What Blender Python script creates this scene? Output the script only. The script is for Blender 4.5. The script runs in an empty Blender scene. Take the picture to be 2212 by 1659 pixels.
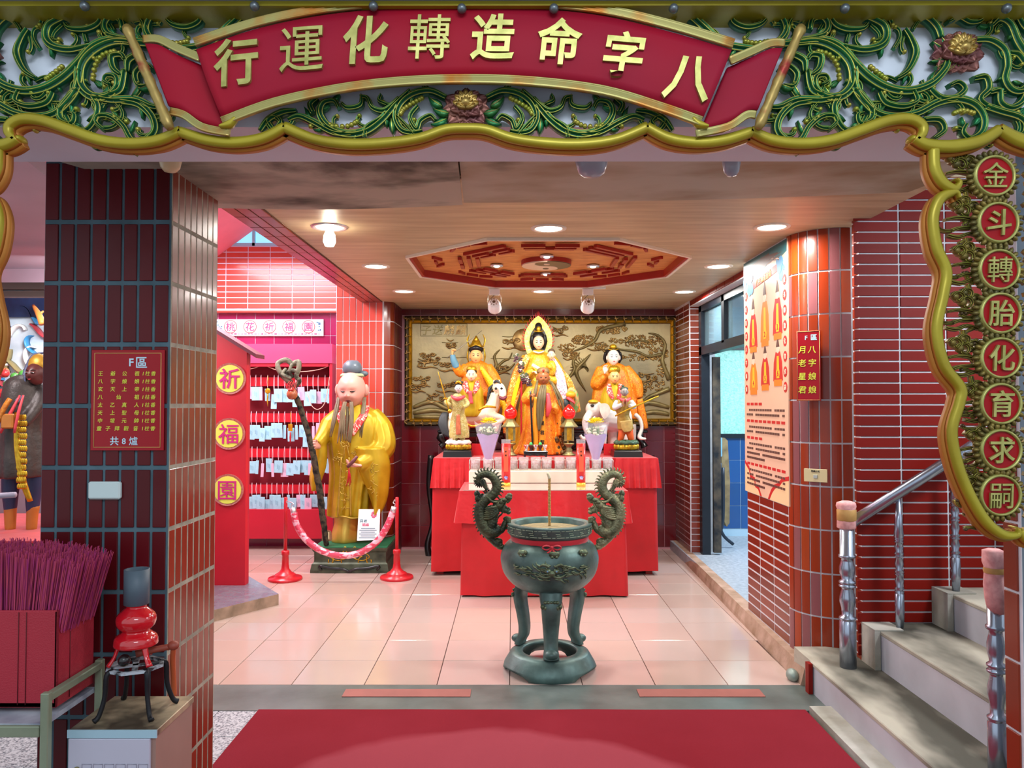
import bpy, math, random
from mathutils import Vector, Matrix, noise
random.seed(7)
D = bpy.data; SC = bpy.context.scene; COL = SC.collection
PI = math.pi; V = Vector
sin, cos = math.sin, math.cos

# ------------------------------------------------------------ camera, world, lights, exposure
F = 1670.0; CZ = 1.55
PITCH = math.atan(42.5 / F); YAW = 2.0 / F
cam = D.objects.new('camera', D.cameras.new('camera')); COL.objects.link(cam); SC.camera = cam
cam.location = (0, 0, CZ); cam.rotation_euler = (PI / 2 + PITCH, 0, YAW)
cam.data.sensor_width = 36; cam.data.lens = F / 2212 * 36; cam.data.clip_start = 0.05; cam.data.clip_end = 100
RM = cam.rotation_euler.to_matrix()

def P(px, py, Y):
    """the world point at depth Y seen at pixel px, py of the photograph"""
    d = RM @ V(((px - 1106) / F, -(py - 829.5) / F, -1))
    d *= Y / d.y
    return V((d.x, Y, d.z + CZ))

def PZ(px, py, z):
    d = RM @ V(((px - 1106) / F, -(py - 829.5) / F, -1))
    d *= (z - CZ) / d.z
    return V((d.x, d.y, z))

w = D.worlds.new('world'); SC.world = w; w.use_nodes = True
nb = w.node_tree.nodes['Background']; nb.inputs[0].default_value = (0.80, 0.90, 1.0, 1); nb.inputs[1].default_value = .75
SC.view_settings.view_transform = 'Standard'; SC.view_settings.look = 'None'
SC.view_settings.gamma = 1; SC.view_settings.use_curve_mapping = False
SC.view_settings.exposure = 0.45
SC.render.film_transparent = False

def light(name, kind, loc, power, color=(1, 1, 1), size=0.2, rot=(0, 0, 0), sy=None, spot=None, aim=None, shape=None):
    l = D.lights.new(name, kind); l.energy = power; l.color = color
    if kind == 'AREA':
        l.size = size
        l.shape = shape or ('RECTANGLE' if sy else 'DISK')
        if sy: l.size_y = sy
    elif kind == 'SPOT':
        l.spot_size = spot or 1.6; l.spot_blend = .6; l.shadow_soft_size = size
    else: l.shadow_soft_size = size
    o = D.objects.new(name, l); COL.objects.link(o); o.location = loc; o.rotation_euler = rot
    if aim is not None:
        o.rotation_euler = (V(aim) - V(loc)).to_track_quat('-Z', 'Y').to_euler()
    return o

CEIL = 2.56
DOWN = [(712, 490), (1185, 493), (1667, 490), (812, 575), (1552, 575), (873, 629), (1172, 629), (1478, 630)]
for i, (px, py) in enumerate(DOWN):
    p = PZ(px, py, CEIL)
    light('downlight_lamp', 'AREA', (p.x, p.y, CEIL - .03), 13.5, (1, .97, .92), .17)
# skylight over the side alcove, unseen fill added over the forecourt, window light in the side room
light('alcove_skylight', 'AREA', (-2.75, 6.9, 3.15), 115, (1, .90, .96), 1.2, sy=1.8)
light('forecourt_fill', 'AREA', (.3, -.6, 3.3), 34, (.86, .93, 1), 1.6, sy=.5, aim=(.1, 3.2, 1.2))
light('side_room_lamp', 'AREA', (3.0, 7.2, 2.4), 60, (.80, .92, 1), .9)
light('stair_fill', 'AREA', (2.9, 2.9, 2.68), 34, (.95, .96, 1), .5)  # fill added out of view to brighten the stair wall
light('left_shrine_lamp', 'AREA', (-3.0, 4.1, 2.35), 16, (1, .93, .95), .5)

# ------------------------------------------------------------ materials
def lin(c):
    if isinstance(c, str): c = tuple(int(c[i:i + 2], 16) for i in (0, 2, 4))
    r = []
    for v in c:
        v /= 255.
        r.append(v / 12.92 if v <= .04045 else ((v + .055) / 1.055) ** 2.4)
    return tuple(r) + (1,)

MATS = {}
def M(name, col, rough=.5, metal=0, var=0, vs=6, col2=None, bump=0, bs=40, coat=0, rnd=0, rcols=None, trans=0, ior=1.45, emit=0, alpha=1, stretch=None, thresh=None, sheen=0, detail=4, spec=.5):
    if name in MATS: return MATS[name]
    m = D.materials.new(name); m.use_nodes = True; MATS[name] = m
    nt = m.node_tree; N = nt.nodes; L = nt.links; b = N['Principled BSDF']
    c = lin(col)
    b.inputs['Base Color'].default_value = c
    b.inputs['Roughness'].default_value = rough; b.inputs['Metallic'].default_value = metal
    b.inputs['Coat Weight'].default_value = coat; b.inputs['Coat Roughness'].default_value = .12
    b.inputs['IOR'].default_value = ior; b.inputs['Specular IOR Level'].default_value = spec
    if sheen: b.inputs['Sheen Weight'].default_value = sheen
    if trans: b.inputs['Transmission Weight'].default_value = trans
    if alpha < 1: b.inputs['Alpha'].default_value = alpha
    if emit:
        b.inputs['Emission Color'].default_value = c; b.inputs['Emission Strength'].default_value = emit
    src = None
    if var or bump:
        tc = N.new('ShaderNodeTexCoord'); mp = N.new('ShaderNodeMapping'); L.new(tc.outputs['Object'], mp.inputs[0])
        if stretch: mp.inputs['Scale'].default_value = stretch
    if var:
        nz = N.new('ShaderNodeTexNoise'); nz.inputs['Scale'].default_value = vs; nz.inputs['Detail'].default_value = detail
        L.new(mp.outputs[0], nz.inputs['Vector'])
        rp = N.new('ShaderNodeValToRGB'); c2 = lin(col2) if col2 is not None else tuple(x * (1 - var) for x in c[:3]) + (1,)
        lo, hi = thresh or (.3, .7)
        rp.color_ramp.elements[0].position = lo; rp.color_ramp.elements[1].position = hi
        rp.color_ramp.elements[0].color = c2; rp.color_ramp.elements[1].color = c
        L.new(nz.outputs['Fac'], rp.inputs[0]); src = rp.outputs[0]
    if rcols or rnd:
        oi = N.new('ShaderNodeObjectInfo'); rp = N.new('ShaderNodeValToRGB')
        cs = [lin(x) for x in rcols] if rcols else [tuple(x * (1 - rnd) for x in c[:3]) + (1,), c]
        e = rp.color_ramp.elements
        while len(e) < len(cs): e.new(.5)
        for i, cc in enumerate(cs): e[i].position = i / (len(cs) - 1 if not rcols else len(cs)); e[i].color = cc
        if rcols: rp.color_ramp.interpolation = 'CONSTANT'
        L.new(oi.outputs['Random'], rp.inputs[0])
        if src is None: src = rp.outputs[0]
        else:
            mx = N.new('ShaderNodeMix'); mx.data_type = 'RGBA'; mx.blend_type = 'MULTIPLY'; mx.inputs[0].default_value = .55
            L.new(rp.outputs[0], mx.inputs[6]); L.new(src, mx.inputs[7]); src = mx.outputs[2]
    if src is not None: L.new(src, b.inputs['Base Color'])
    if bump:
        n2 = N.new('ShaderNodeTexNoise'); n2.inputs['Scale'].default_value = bs; n2.inputs['Detail'].default_value = 3
        L.new(mp.outputs[0], n2.inputs['Vector'])
        bp = N.new('ShaderNodeBump'); bp.inputs['Strength'].default_value = bump; bp.inputs['Distance'].default_value = .01
        L.new(n2.outputs['Fac'], bp.inputs['Height']); L.new(bp.outputs[0], b.inputs['Normal'])
    return m

# ------------------------------------------------------------ mesh builder
def frame_from(d, up=V((0, 0, 1))):
    d = d.normalized()
    s = d.cross(up)
    if s.length < 1e-4: s = d.cross(V((0, 1, 0)))
    s.normalize(); return s, s.cross(d).normalized()

def catmull(pts, k=6, closed=False):
    pts = [V(p) for p in pts]; n = len(pts); out = []
    if n < 3: 
        return [pts[0].lerp(pts[-1], i / k) for i in range(k + 1)]
    rng = n if closed else n - 1
    for i in range(rng):
        if closed: a, b, c, d = pts[(i - 1) % n], pts[i], pts[(i + 1) % n], pts[(i + 2) % n]
        else: a, b, c, d = pts[max(i - 1, 0)], pts[i], pts[i + 1], pts[min(i + 2, n - 1)]
        for j in range(k):
            t = j / k
            out.append(.5 * ((2 * b) + (c - a) * t + (2 * a - 5 * b + 4 * c - d) * t * t + (3 * b - a - 3 * c + d) * t ** 3))
    if not closed: out.append(pts[-1])
    return out

def interp(vals, t):
    n = len(vals) - 1; x = min(max(t, 0), 1) * n; i = min(int(x), n - 1) if n else 0
    return vals[i] + (vals[i + 1] - vals[i]) * (x - i) if n else vals[0]

class MB:
    def __init__(s): s.v = []; s.f = []; s.m = []; s.sm = []
    def add(s, vs, fs, mi=0, smooth=False):
        o = len(s.v); s.v += [tuple(x) for x in vs]
        for k, f in enumerate(fs):
            s.f.append(tuple(i + o for i in f)); s.m.append(mi[k] if isinstance(mi, list) else mi); s.sm.append(smooth)
        return s
    def box(s, c, size, mi=0, rz=0, mat=None, bev=0):
        x, y, z = size[0] / 2, size[1] / 2, size[2] / 2
        if bev:
            b = bev; vs = []
            for sx in (-1, 1):
                for sy in (-1, 1):
                    for sz in (-1, 1):
                        vs += [V((sx * x, sy * (y - b), sz * (z - b))), V((sx * (x - b), sy * y, sz * (z - b))), V((sx * (x - b), sy * (y - b), sz * z))]
            I = lambda sx, sy, sz, a: ((sx > 0) * 4 + (sy > 0) * 2 + (sz > 0)) * 3 + a
            fs = []
            for a, (p, q) in enumerate([(1, 2), (0, 2), (0, 1)]):
                for sg in (-1, 1):
                    cyc = []
                    for u, w2 in ((-1, -1), (1, -1), (1, 1), (-1, 1)):
                        sgn = [0, 0, 0]; sgn[a] = sg; sgn[p] = u; sgn[q] = w2; cyc.append(I(*sgn, a))
                    fs.append(cyc)
            for a in range(3):
                p, q = [k for k in range(3) if k != a]
                for u in (-1, 1):
                    for w2 in (-1, 1):
                        l = [0, 0, 0]; h = [0, 0, 0]; l[a] = -1; h[a] = 1
                        for t in (l, h): t[p] = u; t[q] = w2
                        fs.append([I(*l, p), I(*h, p), I(*h, q), I(*l, q)])
            for sx in (-1, 1):
                for sy in (-1, 1):
                    for sz in (-1, 1): fs.append([I(sx, sy, sz, 0), I(sx, sy, sz, 1), I(sx, sy, sz, 2)])
        else:
            vs = [V((sx * x, sy * y, sz * z)) for sx in (-1, 1) for sy in (-1, 1) for sz in (-1, 1)]
            fs = [(0, 1, 3, 2), (4, 6, 7, 5), (0, 4, 5, 1), (2, 3, 7, 6), (0, 2, 6, 4), (1, 5, 7, 3)]
        R = Matrix.Rotation(rz, 3, 'Z') if mat is None else mat
        s.add([R @ p + V(c) for p in vs], fs, mi); return s
    def b2(s, lo, hi, mi=0, bev=0):
        lo = V(lo); hi = V(hi); return s.box((lo + hi) / 2, hi - lo, mi, bev=bev)
    def grid(s, rows, closed=False, caps=False, mi=0, smooth=True):
        n = len(rows[0]); m = len(rows); vs = [p for r in rows for p in r]; fs = []
        for i in range(m - 1):
            for j in range(n if closed else n - 1):
                k = (j + 1) % n; fs.append((i * n + j, i * n + k, (i + 1) * n + k, (i + 1) * n + j))
        if caps: fs.append(tuple(range(n))[::-1]); fs.append(tuple((m - 1) * n + j for j in range(n)))
        return s.add(vs, fs, mi, smooth)
    def lathe(s, prof, c=(0, 0, 0), n=24, mi=0, sx=1, sy=1, smooth=True, fn=None, caps=True):
        rows = []
        for r, z in prof:
            row = []
            for j in range(n):
                a = 2 * PI * j / n; rr = r
                if fn: rr, dz = fn(r, z, a)
                else: dz = 0
                row.append(V(c) + V((rr * cos(a) * sx, rr * sin(a) * sy, z + dz)))
            rows.append(row)
        return s.grid(rows, True, caps, mi, smooth)
    def tube(s, pts, r, n=8, k=0, mi=0, flat=1, up=V((0, 0, 1)), caps=True, smooth=True, closed=False, fn=None):
        pts = catmull(pts, k, closed) if k else [V(p) for p in pts]
        r = r if isinstance(r, (list, tuple)) else [r]
        m = len(pts); rows = []; prev = None
        for i, p in enumerate(pts):
            a, b = pts[max(i - 1, 0)], pts[min(i + 1, m - 1)]
            if closed: a, b = pts[i - 1], pts[(i + 1) % m]
            d = (b - a)
            if d.length < 1e-9: d = V((0, 0, 1))
            d.normalize()
            if prev is None: sd, u = frame_from(d, up)
            else:
                sd = prev - d * prev.dot(d)
                if sd.length < 1e-5: sd, u = frame_from(d, up)
                sd.normalize(); u = sd.cross(d).normalized()
            prev = sd; rr = interp(r, i / (m - 1))
            row = []
            for j in range(n):
                t = 2 * PI * j / n; q = rr if not fn else rr * fn(i / (m - 1), t)
                row.append(p + sd * cos(t) * q + u * sin(t) * q * flat)
            rows.append(row)
        if closed: rows.append(rows[0]); caps = False
        return s.grid(rows, True, caps, mi, smooth)
    def ell(s, c, r, n=16, m=10, mi=0, R=None, fn=None):
        if not isinstance(r, (tuple, list)): r = (r, r, r)
        rows = []
        for i in range(m + 1):
            th = PI * i / m; th = min(max(th, .02), PI - .02)
            row = []
            for j in range(n):
                ph = 2 * PI * j / n
                q = V((sin(th) * cos(ph), sin(th) * sin(ph), -cos(th)))
                if fn: q = fn(q)
                q = V((q.x * r[0], q.y * r[1], q.z * r[2]))
                if R: q = R @ q
                row.append(V(c) + q)
            rows.append(row)
        return s.grid(rows, True, True, mi, True)
    def prism(s, poly, fr, d0, d1, mi=0, mi2=None, smooth=False):
        """poly: 2D points, fr(u, v, d) -> world; closed solid between depths d0, d1"""
        n = len(poly); vs = [fr(u, v, d0) for u, v in poly] + [fr(u, v, d1) for u, v in poly]
        fs = [tuple(range(n)), tuple(range(n, 2 * n))[::-1]] + [(i, i + n, (i + 1) % n + n, (i + 1) % n) for i in range(n)]
        return s.add(vs, fs, mi if mi2 is None else [mi, mi] + [mi2] * n, smooth)
    def join(s, o, mat=None, mi=None):
        vs = [mat @ V(p) for p in o.v] if mat else o.v
        k = len(s.v); s.v += [tuple(p) for p in vs]
        s.f += [tuple(i + k for i in f) for f in o.f]; s.m += [mi] * len(o.f) if mi is not None else list(o.m); s.sm += o.sm
        return s
    def mesh(s, name, mats):
        me = D.meshes.new(name); me.from_pydata(s.v, [], s.f)
        for m in (mats if isinstance(mats, (list, tuple)) else [mats]): me.materials.append(m)
        me.polygons.foreach_set('material_index', s.m); me.polygons.foreach_set('use_smooth', s.sm)
        me.validate(); me.update(); return me

def fixn(me):
    import bmesh
    bm = bmesh.new(); bm.from_mesh(me); bmesh.ops.recalc_face_normals(bm, faces=bm.faces); bm.to_mesh(me); bm.free()

def world_of(o):
    return (world_of(o.parent) @ o.matrix_parent_inverse @ o.matrix_basis) if o.parent else o.matrix_basis.copy()

def obj(name, mb, mats, parent=None, fix=True):
    me = mb if isinstance(mb, bpy.types.Mesh) else mb.mesh(name, mats)
    if fix and not isinstance(mb, bpy.types.Mesh): fixn(me)
    o = D.objects.new(name, me); COL.objects.link(o)
    if parent is not None:
        o.parent = parent
        o.matrix_parent_inverse = world_of(parent).inverted()
    return o

def remesh(mb, voxel, smooth=4, name='m'):
    """fuse overlapping closed shapes into one continuous skin"""
    me = D.meshes.new(name); me.from_pydata(mb.v, [], mb.f); fixn(me)
    o = D.objects.new(name, me); COL.objects.link(o)
    r = o.modifiers.new('r', 'REMESH'); r.mode = 'VOXEL'; r.voxel_size = voxel; r.use_smooth_shade = True
    if smooth:
        q = o.modifiers.new('s', 'SMOOTH'); q.factor = .5; q.iterations = smooth
    dg = bpy.context.evaluated_depsgraph_get()
    out = D.meshes.new_from_object(o.evaluated_get(dg)); out.name = name
    D.objects.remove(o); D.meshes.remove(me)
    return out

def robj(name, mb, mat, parent, voxel, smooth=4):
    me = remesh(mb, voxel, smooth, name); me.materials.clear(); me.materials.append(mat)
    me.polygons.foreach_set('use_smooth', [True] * len(me.polygons))
    return obj(name, me, None, parent)

def tag(o, label=None, cat=None, group=None, kind=None):
    if label: o['label'] = label
    if cat: o['category'] = cat
    if group: o['group'] = group
    if kind: o['kind'] = kind
    return o

def empty(name, loc, label=None, cat=None, group=None, rz=0):
    o = D.objects.new(name, None); COL.objects.link(o); o.location = loc; o.rotation_euler = (0, 0, rz); o.empty_display_size = .1
    return tag(o, label, cat, group)

def struct(name, mb, mats, parent=None, label=None):
    o = obj(name, mb, mats, parent)
    if parent is None: o['kind'] = 'structure'; tag(o, label)
    return o

def dup(root, mat):
    """copy a thing with its parts and sub-parts, moved by a world matrix"""
    def rec(o, par):
        c = o.copy(); COL.objects.link(c)
        if par is not None: c.parent = par; c.matrix_parent_inverse = o.matrix_parent_inverse.copy()
        for ch in KIDS.get(o.name, []): rec(ch, c)
        return c
    KIDS = {}
    for q in D.objects:
        if q.parent: KIDS.setdefault(q.parent.name, []).append(q)
    c = rec(root, None); c.matrix_basis = mat @ root.matrix_basis
    return c

# ------------------------------------------------------------ glyphs
GC = {}
def glyph(ch, bold=.02, depth=.08, bev=.0):
    """MB of one or more characters, 1 em high, centred at 0, extruded towards +z by depth"""
    k = (ch, bold, depth)
    if k in GC: return GC[k]
    cu = D.curves.new('g', 'FONT'); cu.body = ch; cu.size = 1; cu.offset = bold; cu.extrude = depth / 2; cu.resolution_u = 3
    o = D.objects.new('g', cu); COL.objects.link(o)
    me = D.meshes.new_from_object(o.evaluated_get(bpy.context.evaluated_depsgraph_get()))
    xs = [v.co.x for v in me.vertices]; ys = [v.co.y for v in me.vertices]
    cx = (min(xs) + max(xs)) / 2; cy = .38 if len(ch) > 0 else 0
    mb = MB(); mb.add([(v.co.x - cx, v.co.y - cy, v.co.z + depth / 2) for v in me.vertices], [tuple(p.vertices) for p in me.polygons])
    D.objects.remove(o); D.curves.remove(cu); D.meshes.remove(me)
    GC[k] = mb; return mb

def plane_mat(c, n=V((0, -1, 0)), up=V((0, 0, 1)), sx=1, sy=1, sz=1, rot=0, shear=0):
    """matrix taking local x, y (right, up) and z (towards the viewer) onto a wall"""
    n = n.normalized(); r = up.cross(n).normalized(); u = n.cross(r)
    m = Matrix(((r.x, u.x, n.x, c[0]), (r.y, u.y, n.y, c[1]), (r.z, u.z, n.z, c[2]), (0, 0, 0, 1)))
    sh = Matrix.Identity(4); sh[0][1] = shear
    return m @ Matrix.Rotation(rot, 4, 'Z') @ sh @ Matrix.Diagonal((sx, sy, sz, 1))

def text_obj(name, ch, c, size, mat, parent, n=V((0, -1, 0)), bold=.02, depth=.004, rot=0, sx=1, shear=0):
    g = glyph(ch, bold, 1.0)
    return obj(name, MB().join(g, plane_mat(c, n, sx=size * sx, sy=size, sz=depth, rot=rot, shear=shear)), mat, parent)

# ------------------------------------------------------------ tiles
TM = {}
def tiles(parent, mat, o, u, v, nu, nv, pu, pv, w_, h_, th=.008, skip=None, name='tile'):
    """each tile an object; o = corner, u, v = unit directions, outward normal = u x v"""
    k = (round(w_, 4), round(h_, 4), th, mat.name)
    if k not in TM:
        b = min(.0016, w_ / 8); TM[k] = MB().box((0, 0, 0), (w_, h_, th), bev=b).mesh('tile', mat); fixn(TM[k])
    u = V(u); v = V(v); n = u.cross(v)
    R = Matrix((u, v, n)).transposed().to_4x4()
    for i in range(nu):
        for j in range(nv):
            if skip and skip(i, j): continue
            c = V(o) + u * (pu * (i + .5)) + v * (pv * (j + .5)) + n * (th / 2 - .002)
            t = D.objects.new(name, TM[k]); COL.objects.link(t)
            e = (random.random() - .5) * .006
            t.matrix_basis = Matrix.Translation(c) @ R @ Matrix.Rotation(e, 4, 'Y')
            t.parent = parent; t.matrix_parent_inverse = world_of(parent).inverted()

# ------------------------------------------------------------ ribbons for carving
def ribbon(mb, pts, wd, depth, prof, mats, Y, k=5, closed=False, y0=0):
    """pts in photo pixels on the vertical plane at depth Y; wd half widths in pixels along the path; prof [(across -1..1, out 0..1)]"""
    q = catmull([V((a, b, 0)) for a, b in pts], k, closed); m = len(q); s = Y / F
    rows = []
    for i, p in enumerate(q):
        a, b = q[max(i - 1, 0)], q[min(i + 1, m - 1)]
        if closed: a, b = q[i - 1], q[(i + 1) % m]
        d = (b - a); d = d.normalized() if d.length > 1e-6 else V((1, 0, 0)); n = V((-d.y, d.x, 0))
        h = interp(wd, i / (m - 1))
        dd = depth if not isinstance(depth, (list, tuple)) else interp(depth, i / (m - 1))
        row = []
        for a2, o2 in prof:
            c = p + n * (a2 * h); w3 = P(c.x, c.y, Y); row.append(V((w3.x, Y - y0 - o2 * dd, w3.z)))
        rows.append(row)
    if closed: rows.append(rows[0])
    n = len(prof); vs = [p for r in rows for p in r]; fs = []; mi = []
    for i in range(len(rows) - 1):
        for j in range(n - 1):
            fs.append((i * n + j, i * n + j + 1, (i + 1) * n + j + 1, (i + 1) * n + j)); mi.append(mats[j % len(mats)])
        fs.append((i * n + n - 1, i * n, (i + 1) * n, (i + 1) * n + n - 1)); mi.append(mats[0])
    if not closed:
        o = len(mb.v); mb.add(vs, fs, mi, True)
        for f in (range(n), range((len(rows) - 1) * n, len(rows) * n)): mb.f.append(tuple(i + o for i in f)); mb.m.append(mats[0]); mb.sm.append(False)
        return mb
    mb.add(vs, fs, mi, True); return mb

def smoothpoly(pts, k=6):
    return [(p.x, p.y) for p in catmull([V((a, b, 0)) for a, b in pts], k)]
# ============================================================ THE SETTING
m_tile = M('brown_red_tile', 'a44420', .28, coat=.3, rnd=.35, var=.25, vs=5)
m_tile_shade = M('shaded_tile', '7a1420', .35, spec=.3, coat=.08, rnd=.3, var=.3, vs=5)  # dim copy of the brown-red tile, shade put into its colour
m_tile_col = M('column_tile', 'b44a14', .3, coat=.15, rcols=['b44a14', 'a44012', 'bc5418', 'a43c14', 'a07078', 'ac4614'], var=.12, vs=4)
m_tile_wall = M('stair_wall_tile', 'a01c0a', .5, spec=.25, rnd=.25, var=.2, vs=6)
m_tile_pink = M('lit_alcove_tile', 'e46858', .3, coat=.4, rnd=.25, var=.25, vs=6)  # paled towards pink, the bright alcove light is in the colour
m_tile_mag = M('magenta_wall_tile', 'b43070', .15, coat=.6, rnd=.25, var=.3, vs=5)
m_tile_back = M('burgundy_wall_tile', '8a1226', .12, coat=.7, rnd=.2, var=.3, vs=7)
m_floor = M('floor_tile', 'd2c0b6', .16, coat=.35, rcols=['d2c0b6', 'd6c2ba', 'ceb8ae', 'd2bcb4', 'd0c0ba'], var=.08, vs=3)
m_grout = M('pale_grout', 'd4d8de', .9, var=.15, vs=20)
m_grout_teal = M('shaded_teal_grout', '56727e', .9, var=.35, vs=9)  # pillar front grout, bluish shade mixed into the colour
m_grout_warm = M('lit_side_grout', 'b0aa98', .95, var=.5, vs=14)  # grout of the same pillar, coloured as its lit side
m_grout_dark = M('dark_grout', '6a4a42', .9)
m_ceil = M('varnished_board', 'd0c09c', .42, var=.25, vs=2.2, stretch=(1, 9, 1), col2='b4a07c', bump=.1, bs=8)
m_conc = M('concrete', 'b4b2aa', .85, var=.35, vs=5, col2='8c8878', bump=.25, bs=30)
m_conc2 = M('worn_step_top', 'aca696', .8, var=.6, vs=2.2, col2='4c4a40', thresh=(.42, .56), bump=.3, bs=30, stretch=(1, .45, 1))
m_riser = M('painted_riser', 'bcbcc4', .7, var=.2, vs=4)
m_dark = M('dark_threshold', '66706c', .35, var=.4, vs=4, col2='4a5450', bump=.1, bs=20)
m_navy = M('navy_frame', '14202c', .4, var=.3, vs=10)
m_white = M('white_beam_paint', 'bcb8c8', .7, var=.08, vs=3)

# ---- floors
b = MB(); b.b2((-5.5, 4.283, -.06), (1.99, 9.0, -.005)); fl = struct('floor', b, m_grout_dark)
tiles(fl, m_floor, (-4.018 + .0, 4.285, -.001), (1, 0, 0), (0, 1, 0), 15, 11, .4, .4, .396, .396, .010,
      skip=lambda i, j: -4.018 + .4 * (i + 1) < -3.4 or (i == 14 and j < 2), name='floor_tile')
b = MB(); b.b2((-5.5, 3.93, -.06), (1.62, 4.283, .006)); th = struct('trim_1', b, m_dark, label='dark grey stone threshold strip between carpet and tiles')
m_strip = M('dull_red_strip', '9a5a50', .7, var=.15, vs=10)
for (x0, x1) in ((738, 1018), (1382, 1640)):
    b = MB(); a = PZ(x0, 1506, .006); c = PZ(x1, 1490, .006); b.b2((a.x, a.y, .004), (c.x, c.y, .010)); obj('anti_slip_strip', b, m_strip, th)
m_gran = M('speckled_granite', 'b4b4b8', .5, var=.8, vs=110, col2='50545c', thresh=(.36, .56), detail=3)
b = MB(); b.b2((-5.5, -2.5, -.06), (4.5, 3.928, -.008)); f2 = struct('floor_forecourt', b, m_grout_dark)
f2.name = 'floor_2'
tiles(f2, m_gran, (-3.28, 1.53, -.004), (1, 0, 0), (0, 1, 0), 7, 8, .3, .3, .296, .296, .010, name='granite_tile',
      skip=lambda i, j: False)
b = MB(); b.b2((1.49, 1.0, -.008), (1.62, 3.93, .03)); struct('trim_2', b, m_conc, label='narrow concrete edging along the foot of the stairs')

# ---- carpet
def carpet():
    m = M('red_carpet', '842430', .95, spec=.1, var=.22, vs=1.1, col2='7a1c26', bump=.3, bs=300)
    nt = m.node_tree; N = nt.nodes; L = nt.links; pb = N['Principled BSDF']; old = pb.inputs['Base Color'].links[0].from_socket
    tc = N.new('ShaderNodeTexCoord'); mp = N.new('ShaderNodeMapping'); mp.vector_type = 'POINT'; mp.inputs['Scale'].default_value = (.92, .93, 1); mp.inputs['Location'].default_value = (-.02, -2.66, 0)
    nz = N.new('ShaderNodeTexNoise'); nz.inputs['Scale'].default_value = 2.2; ad = N.new('ShaderNodeVectorMath'); ad.operation = 'MULTIPLY_ADD'; ad.inputs[1].default_value = (.25, .25, 0)
    L.new(tc.outputs['Object'], nz.inputs['Vector']); L.new(nz.outputs['Color'], ad.inputs[0]); L.new(tc.outputs['Object'], ad.inputs[2]); L.new(ad.outputs[0], mp.inputs[0])
    ln = N.new('ShaderNodeVectorMath'); ln.operation = 'LENGTH'; L.new(mp.outputs[0], ln.inputs[0])
    rp = N.new('ShaderNodeMapRange'); rp.inputs[1].default_value = .86; rp.inputs[2].default_value = .92; rp.inputs[3].default_value = .75; rp.inputs[4].default_value = 0
    L.new(ln.outputs['Value'], rp.inputs[0]); mx = N.new('ShaderNodeMix'); mx.data_type = 'RGBA'; mx.inputs[7].default_value = lin('98424c'); L.new(rp.outputs[0], mx.inputs[0]); L.new(old, mx.inputs[6]); L.new(mx.outputs[2], pb.inputs['Base Color'])
    b = MB(); nx, ny = 30, 30; rows = []
    for j in range(ny + 1):
        y = 1.2 + 2.73 * j / ny
        rows.append([V((-1.28 + 2.75 * i / nx, y, .012 + .002 * noise.noise(V((i * .3, j * .3, 0))))) for i in range(nx + 1)])
    b.grid(rows); b.box((.095, 2.565, .005), (2.75, 2.73, .008))
    o = obj('carpet', b, m); tag(o, 'red carpet runner lying before the dark stone threshold', 'carpet')
    # damp darker patch outline, its own thin pile
carpet()

# ---- main ceiling with octagonal opening
OC = V((.245, 5.66, CEIL)); OR = 1.03
def octp(r, k): a = PI / 8 + k * PI / 4; return V((OC.x + r * cos(a), OC.y + r * sin(a)))
def ceiling_mesh():
    x0, x1, y0, y1 = -1.30, 1.95, 3.40, 8.32; z0, z1 = CEIL, CEIL + .22
    outer = []
    n = 8; ring = [octp(OR, k) for k in range(8)]
    for k in range(8):
        d = ring[k] - V((OC.x, OC.y)); t = min(((x1 - OC.x) / d.x) if d.x > 0 else ((x0 - OC.x) / d.x), ((y1 - OC.y) / d.y) if d.y > 0 else ((y0 - OC.y) / d.y))
        outer.append(V((OC.x, OC.y)) + d * t)
    b = MB(); corners = {}
    vs = [V((p.x, p.y, z0)) for p in ring] + [V((p.x, p.y, z0)) for p in outer] + [V((x1, y1, z0)), V((x0, y1, z0)), V((x0, y0, z0)), V((x1, y0, z0))]
    fs = []
    for k in range(8):
        q = (k + 1) % 8; a, c = outer[k], outer[q]; f = [k, k + 8]
        if abs(a.x - c.x) > 1e-4 and abs(a.y - c.y) > 1e-4:
            mx, my = (a.x + c.x) / 2, (a.y + c.y) / 2
            ci = 16 + (0 if mx > OC.x and my > OC.y else 1 if mx < OC.x and my > OC.y else 2 if mx < OC.x else 3); f.append(ci)
        f += [q + 8, q]; fs.append(f)
    b.add(vs, fs)
    b.b2((x0, y0, z1), (x1, y1, z1 + .05))
    return b
struct('ceiling', ceiling_mesh(), m_ceil)
m_redwood = M('red_lacquer_wood', 'a8281a', .4, var=.2, vs=6)
m_orange_board = M('orange_ply', 'e09c58', .5, var=.35, vs=9, col2='c07838', stretch=(1, 3, 1))
m_cream = M('cream_edge', 'e8dcc8', .6)
oc = empty('octagon_ceiling_panel', (OC.x, OC.y, CEIL), 'recessed octagonal orange ceiling panel with red trigram bars and a two-tone disc', 'ceiling panel')
b = MB(); b.prism([octp(OR + .05, k) for k in range(8)], lambda u, v, d: V((u, v, CEIL + d)), .042, .07); obj('back_board', b, m_orange_board, oc)
b = MB()
for k in range(8):
    p, q = octp(OR + .012, k), octp(OR + .012, k + 1); p2, q2 = octp(OR - .014, k), octp(OR - .014, k + 1)
    b.add([V((a.x, a.y, z)) for z in (CEIL - .012, CEIL + .05) for a in (p, q, q2, p2)], [(0, 1, 2, 3), (7, 6, 5, 4), (0, 4, 5, 1), (2, 6, 7, 3), (1, 5, 6, 2), (3, 7, 4, 0)])
obj('rim', b, m_redwood, oc)
b = MB()
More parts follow.
